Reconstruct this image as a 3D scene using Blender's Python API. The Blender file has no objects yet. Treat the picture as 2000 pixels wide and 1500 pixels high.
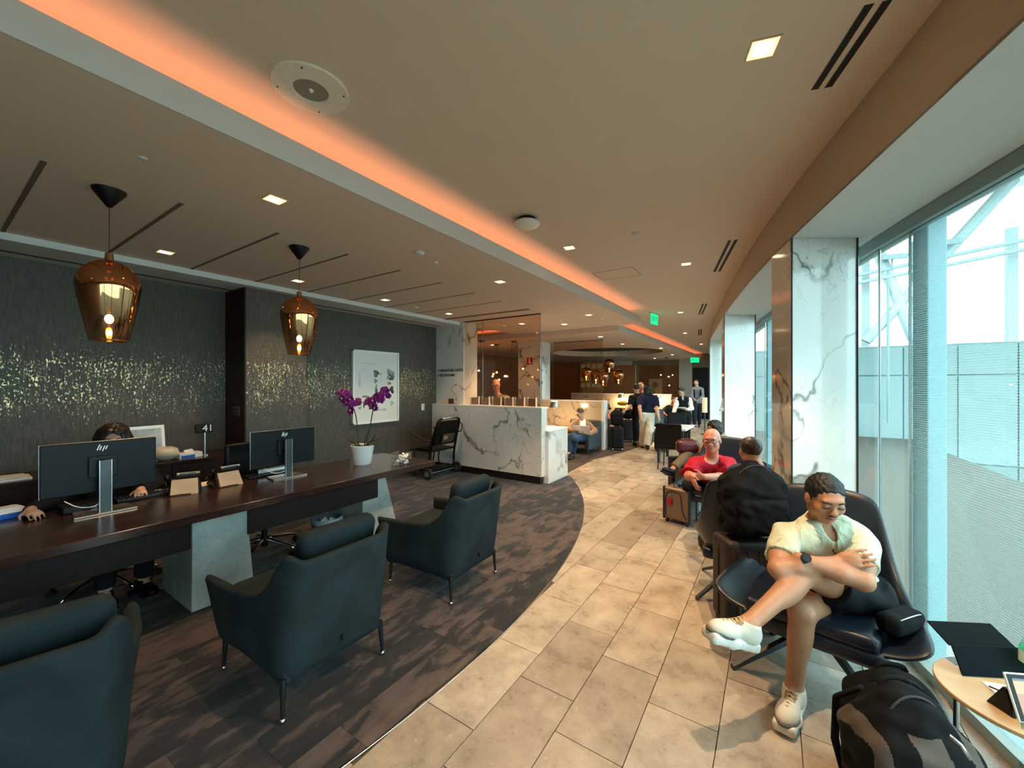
import bpy, bmesh, math, random
import numpy as np
from mathutils import Vector, Matrix, Euler

random.seed(7)
SC = bpy.context.scene
COL = SC.collection
PI = math.pi

# ---------------------------------------------------------------- camera, sky, light, exposure
cam_data = bpy.data.cameras.new('camera')
cam_data.sensor_fit = 'HORIZONTAL'
cam_data.sensor_width = 36.0
cam_data.lens = 36.0 * 772.0 / 2000.0
cam_data.clip_start = 0.02
cam = bpy.data.objects.new('camera', cam_data)
COL.objects.link(cam)
cam.location = (0, 0, 1.6)
cam.rotation_euler = (PI / 2, 0, math.atan2(510, 772))
SC.camera = cam

world = bpy.data.worlds.new('sky')
SC.world = world
world.use_nodes = True
_bg = world.node_tree.nodes['Background']
_bg.inputs[0].default_value = (0.68, 0.93, 0.99, 1)
_bg.inputs[1].default_value = 4.2

SC.view_settings.view_transform = 'Standard'
SC.view_settings.look = 'None'
SC.view_settings.gamma = 1.0
SC.view_settings.use_curve_mapping = False
SC.view_settings.exposure = 0.72
SC.cycles.max_bounces = 8
SC.cycles.diffuse_bounces = 4
SC.cycles.glossy_bounces = 4
SC.cycles.transparent_max_bounces = 16
SC.cycles.sample_clamp_indirect = 6.0
SC.cycles.caustics_reflective = False
SC.cycles.caustics_refractive = False


def lamp(kind, name, loc, energy, color, rot=(0, 0, 0), **kw):
    ld = bpy.data.lights.new(name, kind)
    ld.energy = energy
    ld.color = color
    for k, v in kw.items():
        setattr(ld, k, v)
    o = bpy.data.objects.new(name, ld)
    o.location = loc
    o.rotation_euler = rot
    COL.objects.link(o)
    return o


# ---------------------------------------------------------------- object helpers
def tag(o, label=None, cat=None, group=None, kind=None):
    if label:
        o['label'] = label
    if cat:
        o['category'] = cat
    if group:
        o['group'] = group
    if kind:
        o['kind'] = kind
    return o


def thing(name, label, cat, loc=(0, 0, 0), rz=0.0, group=None):
    o = bpy.data.objects.new(name, None)
    o.empty_display_size = 0.1
    COL.objects.link(o)
    o.location = loc
    o.rotation_euler = (0, 0, rz)
    return tag(o, label, cat, group)


def link_mesh(name, verts, faces, mat=None, parent=None, smooth=False, loc=None, rot=None, midx=None):
    me = bpy.data.meshes.new(name)
    me.from_pydata([tuple(v) for v in verts], [], [tuple(f) for f in faces])
    mats = mat if isinstance(mat, (list, tuple)) else ([mat] if mat else [])
    for m in mats:
        me.materials.append(m)
    if midx is not None:
        me.polygons.foreach_set('material_index', midx)
    if smooth is True:
        me.polygons.foreach_set('use_smooth', [True] * len(me.polygons))
    me.update()
    o = bpy.data.objects.new(name, me)
    COL.objects.link(o)
    if parent:
        o.parent = parent
    if loc is not None:
        o.location = loc
    if rot is not None:
        o.rotation_euler = rot
    if smooth == 'auto':
        smooth_by_angle(me)
    return o


def smooth_by_angle(me, ang=0.6):
    bm = bmesh.new()
    bm.from_mesh(me)
    for f in bm.faces:
        f.smooth = True
    for e in bm.edges:
        if len(e.link_faces) == 2:
            if e.calc_face_angle(0) > ang:
                e.smooth = False
    bm.to_mesh(me)
    bm.free()


def copy_tree(o, parent=None):
    c = o.copy()
    COL.objects.link(c)
    c.parent = parent
    for ch in list(o.children):
        copy_tree(ch, c)
    return c


def dup(o, loc, rz=0.0, label=None, group=None):
    c = copy_tree(o)
    c.location = loc
    c.rotation_euler = (0, 0, rz)
    if label:
        c['label'] = label
    if group:
        c['group'] = group
    return c


class MB:
    """collects shapes, links them as one mesh object"""

    def __init__(s):
        s.v = []
        s.f = []
        s.mi = []
        s.cur = 0
        s.M = Matrix.Identity(4)

    def _add(s, vs, fs):
        n = len(s.v)
        s.v += [tuple(s.M @ Vector(p)) for p in vs]
        s.f += [tuple(i + n for i in f) for f in fs]
        s.mi += [s.cur] * len(fs)
        return s

    def box(s, c, size, rot=None):
        hx, hy, hz = size[0] / 2, size[1] / 2, size[2] / 2
        R = Euler(rot).to_matrix() if rot else Matrix.Identity(3)
        vs = [Vector(c) + R @ Vector((x * hx, y * hy, z * hz)) for x in (-1, 1) for y in (-1, 1) for z in (-1, 1)]
        fs = [(0, 1, 3, 2), (4, 6, 7, 5), (0, 4, 5, 1), (2, 3, 7, 6), (0, 2, 6, 4), (1, 5, 7, 3)]
        return s._add(vs, fs)

    def bx(s, x0, x1, y0, y1, z0, z1):
        return s.box(((x0 + x1) / 2, (y0 + y1) / 2, (z0 + z1) / 2), (abs(x1 - x0), abs(y1 - y0), abs(z1 - z0)))

    def hexa(s, lo, hi):
        """lo, hi: four points each, counter-clockwise from above"""
        vs = list(lo) + list(hi)
        fs = [(3, 2, 1, 0), (4, 5, 6, 7)] + [(i, (i + 1) % 4, 4 + (i + 1) % 4, 4 + i) for i in range(4)]
        return s._add(vs, fs)

    def prism(s, pts, z0, z1):
        n = len(pts)
        vs = [(p[0], p[1], z0) for p in pts] + [(p[0], p[1], z1) for p in pts]
        fs = [tuple(range(n - 1, -1, -1)), tuple(range(n, 2 * n))] + [(i, (i + 1) % n, n + (i + 1) % n, n + i) for i in range(n)]
        return s._add(vs, fs)

    def cyl(s, a, b, r1, r2=None, n=16, caps=True):
        r2 = r1 if r2 is None else r2
        a, b = Vector(a), Vector(b)
        d = (b - a)
        q = d.to_track_quat('Z', 'Y').to_matrix()
        vs = []
        for p, r in ((a, r1), (b, r2)):
            for i in range(n):
                t = 2 * PI * i / n
                vs.append(p + q @ Vector((r * math.cos(t), r * math.sin(t), 0)))
        fs = [(i, (i + 1) % n, n + (i + 1) % n, n + i) for i in range(n)]
        if caps:
            fs += [tuple(range(n - 1, -1, -1)), tuple(range(n, 2 * n))]
        return s._add(vs, fs)

    def lathe(s, prof, c=(0, 0, 0), n=24, axis='Z'):
        """prof: (radius, height) list, open surface of revolution"""
        vs, fs = [], []
        for (r, h) in prof:
            for i in range(n):
                t = 2 * PI * i / n
                p = (r * math.cos(t), r * math.sin(t), h)
                if axis == 'X':
                    p = (p[2], p[0], p[1])
                elif axis == 'Y':
                    p = (p[0], p[2], p[1])
                vs.append((c[0] + p[0], c[1] + p[1], c[2] + p[2]))
        for k in range(len(prof) - 1):
            for i in range(n):
                j = (i + 1) % n
                fs.append((k * n + i, k * n + j, (k + 1) * n + j, (k + 1) * n + i))
        return s._add(vs, fs)

    def ball(s, c, r, n=12, m=8):
        r = r if isinstance(r, (tuple, list)) else (r, r, r)
        vs, fs = [], []
        for k in range(m + 1):
            ph = PI * k / m
            for i in range(n):
                t = 2 * PI * i / n
                vs.append((c[0] + r[0] * math.sin(ph) * math.cos(t), c[1] + r[1] * math.sin(ph) * math.sin(t), c[2] - r[2] * math.cos(ph)))
        for k in range(m):
            for i in range(n):
                j = (i + 1) % n
                fs.append((k * n + i, k * n + j, (k + 1) * n + j, (k + 1) * n + i))
        return s._add(vs, fs)

    def tube(s, pts, r, n=8, closed=False, flat=1.0):
        P = [Vector(p) for p in pts]
        if not closed and len(P) >= 4 and not isinstance(r, (list, tuple)):
            for _ in range(2):          # round the corners of the path
                Q = [P[0]]
                for a_, b_ in zip(P, P[1:]):
                    Q += [a_ * 0.75 + b_ * 0.25, a_ * 0.25 + b_ * 0.75]
                P = Q + [P[-1]]
        vs, fs = [], []
        m = len(P)
        up = None
        for k in range(m):
            if closed:
                t = (P[(k + 1) % m] - P[k - 1])
            else:
                t = (P[min(k + 1, m - 1)] - P[max(k - 1, 0)])
            t.normalize()
            if up is None:
                up = Vector((0, 0, 1)) if abs(t.z) < 0.9 else Vector((0, 1, 0))
            sd = t.cross(up)
            if sd.length < 1e-5:
                sd = t.cross(Vector((1, 0, 0)))
            sd.normalize()
            up = sd.cross(t).normalized()
            rr = r[k] if isinstance(r, (list, tuple)) else r
            for i in range(n):
                a = 2 * PI * i / n
                vs.append(P[k] + sd * (rr * math.cos(a)) + up * (rr * flat * math.sin(a)))
        for k in range(m if closed else m - 1):
            k2 = (k + 1) % m
            for i in range(n):
                j = (i + 1) % n
                fs.append((k * n + i, k * n + j, k2 * n + j, k2 * n + i))
        if not closed:
            fs += [tuple(range(n - 1, -1, -1)), tuple((m - 1) * n + i for i in range(n))]
        return s._add(vs, fs)

    def build(s, name, mat, parent=None, smooth=False, loc=None, rot=None, bev=0.0, seg=2, sub=0):
        o = link_mesh(name, s.v, s.f, mat, parent, smooth, loc, rot, s.mi if isinstance(mat, (list, tuple)) else None)
        if bev > 0:
            b = o.modifiers.new('edge', 'BEVEL')
            b.width = bev
            b.segments = seg
            b.limit_method = 'ANGLE'
            b.angle_limit = 0.6
        if sub:
            b = o.modifiers.new('round', 'SUBSURF')
            b.levels = b.render_levels = sub
        return o


def arc(c, r, a0, a1, n, z=0.0, plane='XY'):
    out = []
    for i in range(n + 1):
        t = a0 + (a1 - a0) * i / n
        x, y = r * math.cos(t), r * math.sin(t)
        out.append({'XY': (c[0] + x, c[1] + y, z), 'XZ': (c[0] + x, z, c[1] + y), 'YZ': (z, c[0] + x, c[1] + y)}[plane])
    return out


# ---------------------------------------------------------------- smooth solid shapes (distance field -> one continuous mesh)
class Solid:
    def __init__(s, lo, hi, vox):
        s.vox = vox
        s.lo = np.array(lo, dtype=np.float32) - 3 * vox
        s.n = np.ceil((np.array(hi) + 3 * vox - s.lo) / vox).astype(int) + 1
        s.g = np.full(s.n, 1.0, dtype=np.float32)

    def _win(s, lo, hi, pad):
        a = np.floor((np.array(lo) - pad - s.lo) / s.vox).astype(int)
        b = np.ceil((np.array(hi) + pad - s.lo) / s.vox).astype(int) + 1
        a = np.clip(a, 0, s.n)
        b = np.clip(b, 0, s.n)
        if np.any(b <= a):
            return None, None, None, None
        ax = [(s.lo[i] + s.vox * np.arange(a[i], b[i], dtype=np.float32)) for i in range(3)]
        return (slice(a[0], b[0]), slice(a[1], b[1]), slice(a[2], b[2])), ax[0][:, None, None], ax[1][None, :, None], ax[2][None, None, :]

    def _mix(s, sl, d, k, op):
        g = s.g[sl]
        if op == 'add':
            if k > 0:
                h = np.maximum(k - np.abs(g - d), 0) / k
                s.g[sl] = np.minimum(g, d) - h * h * (k * 0.25)
            else:
                s.g[sl] = np.minimum(g, d)
        else:
            d = -d
            if k > 0:
                h = np.maximum(k - np.abs(g - d), 0) / k
                s.g[sl] = np.maximum(g, d) + h * h * (k * 0.25)
            else:
                s.g[sl] = np.maximum(g, d)

    def cone(s, a, b, ra, rb=None, k=0.02, op='add', flat=False, sq=None):
        """limb from a to b; flat=True gives a hem at b; sq=(axis, factor) squashes across an axis"""
        rb = ra if rb is None else rb
        a = np.array(a, dtype=np.float32)
        b = np.array(b, dtype=np.float32)
        rm = max(ra, rb) * (1.0 if sq is None else max(1.0, sq[1]))
        sl, X, Y, Z = s._win(np.minimum(a, b) - rm, np.maximum(a, b) + rm, k + 3 * s.vox)
        if sl is None:
            return s
        ab = b - a
        L2 = float(ab @ ab) + 1e-12
        px, py, pz = X - a[0], Y - a[1], Z - a[2]
        tr = (px * ab[0] + py * ab[1] + pz * ab[2]) / L2
        t = np.clip(tr, 0, 1)
        dx, dy, dz = px - t * ab[0], py - t * ab[1], pz - t * ab[2]
        d2 = dx * dx + dy * dy + dz * dz
        if sq is not None:
            ax = np.array(sq[0], dtype=np.float32)
            ax = ax / np.linalg.norm(ax)
            q = dx * ax[0] + dy * ax[1] + dz * ax[2]
            d2 = d2 + q * q * (1.0 / (sq[1] * sq[1]) - 1.0)
        d = np.sqrt(d2) - (ra + (rb - ra) * t)
        if flat:
            d = np.maximum(d, (tr - 1) * math.sqrt(L2))
        s._mix(sl, d, k, op)
        return s

    def ell(s, c, r, R=None, k=0.02, op='add'):
        rm = max(r)
        c = np.array(c, dtype=np.float32)
        sl, X, Y, Z = s._win(c - rm, c + rm, k + 3 * s.vox)
        if sl is None:
            return s
        px, py, pz = X - c[0], Y - c[1], Z - c[2]
        if R is not None:
            R = np.array(R, dtype=np.float32)
            px, py, pz = (px * R[0, 0] + py * R[1, 0] + pz * R[2, 0], px * R[0, 1] + py * R[1, 1] + pz * R[2, 1], px * R[0, 2] + py * R[1, 2] + pz * R[2, 2])
        k0 = np.sqrt((px / r[0]) ** 2 + (py / r[1]) ** 2 + (pz / r[2]) ** 2)
        k1 = np.sqrt((px / r[0] ** 2) ** 2 + (py / r[1] ** 2) ** 2 + (pz / r[2] ** 2) ** 2)
        d = k0 * (k0 - 1) / np.maximum(k1, 1e-6)
        d = np.where(k0 < 1e-3, -min(r), d)
        s._mix(sl, d.astype(np.float32), k, op)
        return s

    def box(s, c, h, R=None, rad=0.02, k=0.0, op='add'):
        c = np.array(c, dtype=np.float32)
        rm = float(np.linalg.norm(h)) if R is not None else None
        lo, hi = (c - rm, c + rm) if rm else (c - np.array(h), c + np.array(h))
        sl, X, Y, Z = s._win(lo, hi, k + 3 * s.vox)
        if sl is None:
            return s
        px, py, pz = X - c[0], Y - c[1], Z - c[2]
        if R is not None:
            R = np.array(R, dtype=np.float32)
            px, py, pz = (px * R[0, 0] + py * R[1, 0] + pz * R[2, 0], px * R[0, 1] + py * R[1, 1] + pz * R[2, 1], px * R[0, 2] + py * R[1, 2] + pz * R[2, 2])
        qx, qy, qz = np.abs(px) - (h[0] - rad), np.abs(py) - (h[1] - rad), np.abs(pz) - (h[2] - rad)
        d = np.sqrt(np.maximum(qx, 0) ** 2 + np.maximum(qy, 0) ** 2 + np.maximum(qz, 0) ** 2) + np.minimum(np.maximum(qx, np.maximum(qy, qz)), 0) - rad
        s._mix(sl, d.astype(np.float32), k, op)
        return s

    def cut(s, p, n):
        """keep the side the normal n points away from"""
        n = np.array(n, dtype=np.float32)
        n = n / np.linalg.norm(n)
        X = (s.lo[0] + s.vox * np.arange(s.n[0], dtype=np.float32))[:, None, None]
        Y = (s.lo[1] + s.vox * np.arange(s.n[1], dtype=np.float32))[None, :, None]
        Z = (s.lo[2] + s.vox * np.arange(s.n[2], dtype=np.float32))[None, None, :]
        d = (X - p[0]) * n[0] + (Y - p[1]) * n[1] + (Z - p[2]) * n[2]
        s.g = np.maximum(s.g, d.astype(np.float32))
        return s

    def wrinkle(s, amp, scale, seed=0, dirv=(0.3, 0.2, 1.0)):
        rs = np.random.RandomState(seed)
        X = (s.lo[0] + s.vox * np.arange(s.n[0], dtype=np.float32))[:, None, None]
        Y = (s.lo[1] + s.vox * np.arange(s.n[1], dtype=np.float32))[None, :, None]
        Z = (s.lo[2] + s.vox * np.arange(s.n[2], dtype=np.float32))[None, None, :]
        w = np.zeros(s.n, dtype=np.float32)
        for i in range(5):
            f = rs.normal(size=3) * 0.7 + np.array(dirv)
            f = f / np.linalg.norm(f) * (2 * PI / scale) * (0.7 + 0.6 * rs.rand())
            g = rs.normal(size=3) * 1.2 / scale
            w += np.sin(X * f[0] + Y * f[1] + Z * f[2] + 1.5 * np.sin(X * g[0] + Y * g[1] + Z * g[2] + rs.rand() * 6)).astype(np.float32)
        near = np.abs(s.g) < 0.06
        s.g = np.where(near, s.g + amp * w / 2.5, s.g).astype(np.float32)
        return s

    def mesh(s, name, mat, parent=None, off=(0, 0, 0), smooth=2, colorize=None):
        g = s.g
        ins = g < 0
        c = [ins[i:s.n[0] - 1 + i, j:s.n[1] - 1 + j, k:s.n[2] - 1 + k] for i in (0, 1) for j in (0, 1) for k in (0, 1)]
        allin = c[0].copy()
        anyin = c[0].copy()
        for q in c[1:]:
            allin &= q
            anyin |= q
        act = anyin & ~allin
        idx = np.argwhere(act)
        if len(idx) == 0:
            return link_mesh(name, [], [], mat, parent)
        vid = np.full(act.shape, -1, dtype=np.int32)
        vid[act] = np.arange(len(idx))
        acc = np.zeros((len(idx), 3), dtype=np.float64)
        cnt = np.zeros(len(idx))
        I, J, K = idx[:, 0], idx[:, 1], idx[:, 2]
        cor = [(i, j, k) for i in (0, 1) for j in (0, 1) for k in (0, 1)]
        vals = {q: g[I + q[0], J + q[1], K + q[2]] for q in cor}
        for a in cor:
            for ax in range(3):
                if a[ax] == 0:
                    b = list(a)
                    b[ax] = 1
                    b = tuple(b)
                    va, vb = vals[a], vals[b]
                    m = (va < 0) != (vb < 0)
                    t = np.where(m, va / np.where(m, va - vb, 1), 0)
                    t = np.clip(t, 0, 1)
                    p = np.tile(np.array(a, dtype=np.float64), (len(idx), 1))
                    p[:, ax] += t
                    acc[m] += p[m]
                    cnt[m] += 1
        V = (idx + acc / cnt[:, None]) * s.vox + s.lo
        quads = []
        for ax in range(3):
            sh = [slice(0, -1)] * 3
            a = [slice(None)] * 3
            b = [slice(None)] * 3
            a[ax] = slice(0, -1)
            b[ax] = slice(1, None)
            ia, ib = ins[tuple(a)], ins[tuple(b)]
            u, v = (ax + 1) % 3, (ax + 2) % 3
            for up in (True, False):
                m = (ia & ~ib) if up else (~ia & ib)
                e = np.argwhere(m)
                ok = (e[:, u] > 0) & (e[:, v] > 0) & (e[:, u] < s.n[u] - 1) & (e[:, v] < s.n[v] - 1)
                e = e[ok]
                du = np.zeros(3, int)
                du[u] = 1
                dv = np.zeros(3, int)
                dv[v] = 1
                q = [e - du - dv, e - dv, e, e - du]
                ids = np.stack([vid[w[:, 0], w[:, 1], w[:, 2]] for w in q], 1)
                if not up:
                    ids = ids[:, ::-1]
                quads.append(ids)
        Q = np.concatenate(quads)
        Q = Q[(Q >= 0).all(1)]
        for _ in range(smooth):
            sm = np.zeros_like(V)
            ct = np.zeros(len(V))
            for i in range(4):
                a, b = Q[:, i], Q[:, (i + 1) % 4]
                for d in range(3):
                    sm[:, d] += np.bincount(a, V[b, d], len(V)) + np.bincount(b, V[a, d], len(V))
                ct += np.bincount(a, minlength=len(V)) + np.bincount(b, minlength=len(V))
            V = 0.5 * V + 0.5 * sm / np.maximum(ct, 1)[:, None]
        V = V - np.array(off)
        me = bpy.data.meshes.new(name)
        me.vertices.add(len(V))
        me.vertices.foreach_set('co', V.astype(np.float32).ravel())
        me.loops.add(len(Q) * 4)
        me.loops.foreach_set('vertex_index', Q.astype(np.int32).ravel())
        me.polygons.add(len(Q))
        me.polygons.foreach_set('loop_start', np.arange(0, len(Q) * 4, 4, dtype=np.int32))
        me.polygons.foreach_set('loop_total', np.full(len(Q), 4, dtype=np.int32))
        me.polygons.foreach_set('use_smooth', np.ones(len(Q), dtype=bool))
        me.update(calc_edges=True)
        for m_ in (mat if isinstance(mat, (list, tuple)) else [mat]):
            me.materials.append(m_)
        if colorize is not None:
            cen = V[Q].mean(1) + np.array(off)
            me.polygons.foreach_set('material_index', colorize(cen).astype(np.int32))
        o = bpy.data.objects.new(name, me)
        COL.objects.link(o)
        if parent:
            o.parent = parent
        return o

# ---------------------------------------------------------------- materials
def lin(c):
    if isinstance(c, str):
        c = c.lstrip('#')
        c = [int(c[i:i + 2], 16) / 255 for i in (0, 2, 4)]
    return tuple((x / 12.92 if x <= 0.04045 else ((x + 0.055) / 1.055) ** 2.4) for x in c) + (1,)


MATS = {}


class NT:
    """small node-tree helper"""

    def __init__(s, name):
        s.m = bpy.data.materials.new(name)
        s.m.use_nodes = True
        s.t = s.m.node_tree
        s.bsdf = s.t.nodes['Principled BSDF']
        s.out = s.t.nodes['Material Output']

    def n(s, typ, **kw):
        nd = s.t.nodes.new('ShaderNode' + typ)
        for k, v in kw.items():
            if k.startswith('i_'):
                key = k[2:]
                key = int(key) if key.isdigit() else key.replace('_', ' ')
                nd.inputs[key].default_value = v
            else:
                setattr(nd, k, v)
        return nd

    def l(s, a, b):
        s.t.links.new(a, b)
        return s

    def coord(s, scale=(1, 1, 1), kind='Object', rot=(0, 0, 0)):
        tc = s.n('TexCoord')
        mp = s.n('Mapping')
        mp.inputs['Scale'].default_value = scale
        mp.inputs['Rotation'].default_value = rot
        s.l(tc.outputs[kind], mp.inputs[0])
        return mp.outputs[0]

    def world(s, scale=(1, 1, 1), rot=(0, 0, 0)):
        g = s.n('NewGeometry')
        mp = s.n('Mapping')
        mp.inputs['Scale'].default_value = scale
        mp.inputs['Rotation'].default_value = rot
        s.l(g.outputs['Position'], mp.inputs[0])
        return mp.outputs[0]

    def noise(s, vec, scale, detail=3, rough=0.5, dist=0.0):
        nd = s.n('TexNoise')
        nd.inputs['Scale'].default_value = scale
        nd.inputs['Detail'].default_value = detail
        nd.inputs['Roughness'].default_value = rough
        nd.inputs['Distortion'].default_value = dist
        s.l(vec, nd.inputs['Vector'])
        return nd.outputs['Fac']

    def ramp(s, fac, stops, interp='LINEAR'):
        r = s.n('ValToRGB')
        r.color_ramp.interpolation = interp
        els = r.color_ramp.elements
        while len(els) < len(stops):
            els.new(0.5)
        for e, (p, c) in zip(els, stops):
            e.position = p
            e.color = c if len(c) == 4 else tuple(c) + (1,)
        s.l(fac, r.inputs[0])
        return r.outputs[0]

    def math(s, op, a, b=None, c=None):
        nd = s.n('Math', operation=op)
        for i, q in enumerate((a, b, c)):
            if q is None:
                continue
            if isinstance(q, (int, float)):
                nd.inputs[i].default_value = q
            else:
                s.l(q, nd.inputs[i])
        return nd.outputs[0]

    def mix(s, fac, a, b, mode='MIX'):
        nd = s.n('Mix', data_type='RGBA', blend_type=mode)
        for i, q in ((0, fac), (6, a), (7, b)):
            if isinstance(q, (int, float)):
                nd.inputs[i].default_value = q
            elif isinstance(q, (tuple, list)):
                nd.inputs[i].default_value = q if len(q) == 4 else tuple(q) + (1,)
            else:
                s.l(q, nd.inputs[i])
        return nd.outputs[2]

    def bump(s, h, strength=0.3, dist=0.01):
        b = s.n('Bump')
        b.inputs['Strength'].default_value = strength
        b.inputs['Distance'].default_value = dist
        s.l(h, b.inputs['Height'])
        s.l(b.outputs[0], s.bsdf.inputs['Normal'])
        return s

    def set(s, **kw):
        for k, v in kw.items():
            key = {'color': 'Base Color', 'rough': 'Roughness', 'metal': 'Metallic', 'spec': 'Specular IOR Level', 'coat': 'Coat Weight', 'coat_rough': 'Coat Roughness', 'trans': 'Transmission Weight', 'sheen': 'Sheen Weight', 'alpha': 'Alpha', 'ior': 'IOR', 'emit': 'Emission Color', 'emit_s': 'Emission Strength', 'sss': 'Subsurface Weight'}[k]
            if hasattr(v, 'is_linked') or hasattr(v, 'links'):
                s.l(v, s.bsdf.inputs[key])
            else:
                s.bsdf.inputs[key].default_value = v
        return s


def flat(name, col, rough=0.5, metal=0.0, var=0.06, scale=30.0, bump=0.0, **kw):
    """one colour with a fine irregularity in tone and relief"""
    if name in MATS:
        return MATS[name]
    t = NT(name)
    c = lin(col)
    v = t.coord()
    f = t.noise(v, scale, 4, 0.6)
    a = tuple(x * (1 - var) for x in c[:3]) + (1,)
    b = tuple(min(1, x * (1 + var)) for x in c[:3]) + (1,)
    t.set(color=t.ramp(f, [(0.3, a), (0.7, b)]), rough=rough, metal=metal, **kw)
    if bump:
        t.bump(f, bump, 0.003)
    MATS[name] = t.m
    return t.m


def emit(name, col, strength):
    if name in MATS:
        return MATS[name]
    t = NT(name)
    t.set(color=lin(col), emit=lin(col), emit_s=strength, rough=0.6)
    MATS[name] = t.m
    return t.m


def marble(name, base='#e9e6e0', vein='#8d8880', scale=1.0, rough=0.1, off=0.0, warm=None):
    t = NT(name)
    tc = t.n('TexCoord')
    oi = t.n('ObjectInfo')
    mp = t.n('Mapping')
    mp.inputs['Scale'].default_value = (scale, scale, scale)
    mp.inputs['Location'].default_value = (off, off * 0.7, off * 0.3)
    mp.inputs['Rotation'].default_value = (0.5, 0.35, 0.4)
    g = t.n('NewGeometry')
    t.l(g.outputs['Position'], mp.inputs[0])
    v = mp.outputs[0]
    # warp
    n0 = t.n('TexNoise', i_Scale=1.3, i_Detail=4.0, i_Roughness=0.6)
    t.l(v, n0.inputs['Vector'])
    wv = t.n('VectorMath', operation='MULTIPLY_ADD')
    t.l(n0.outputs['Color'], wv.inputs[0])
    wv.inputs[1].default_value = (0.9, 0.9, 0.9)
    t.l(v, wv.inputs[2])
    sc = t.n('Mapping')
    sc.inputs['Scale'].default_value = (1.0, 1.0, 0.55)
    t.l(wv.outputs[0], sc.inputs[0])
    w = sc.outputs[0]
    f1 = t.noise(w, 0.7, 3, 0.5)
    r1 = t.math('ABSOLUTE', t.math('SUBTRACT', f1, 0.5))
    m1 = t.ramp(r1, [(0.0, (1, 1, 1, 1)), (0.004, (0.75, 0.75, 0.75, 1)), (0.009, (0.16, 0.16, 0.16, 1)), (0.025, (0, 0, 0, 1))])
    wid = t.noise(v, 2.2, 2)
    m1 = t.math('MULTIPLY', m1, t.ramp(wid, [(0.36, (0.08, 0.08, 0.08, 1)), (0.55, (1, 1, 1, 1))]))
    f2 = t.noise(w, 1.7, 6, 0.6)
    r2 = t.math('ABSOLUTE', t.math('SUBTRACT', f2, 0.5))
    m2 = t.ramp(r2, [(0.0, (0.6, 0.6, 0.6, 1)), (0.006, (0, 0, 0, 1))])
    wid2 = t.noise(v, 1.1, 2)
    m2 = t.math('MULTIPLY', m2, t.ramp(wid2, [(0.44, (0, 0, 0, 1)), (0.6, (1, 1, 1, 1))]))
    cl = t.ramp(t.noise(v, 1.5, 5, 0.6), [(0.35, (0.0, 0, 0, 1)), (0.8, (0.22, 0.22, 0.22, 1))])
    m = t.math('MAXIMUM', t.math('MAXIMUM', m1, m2), cl)
    t.set(color=t.mix(m, lin(base), lin(vein)), rough=rough, spec=0.5)
    MATS[name] = t.m
    return t.m


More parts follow.
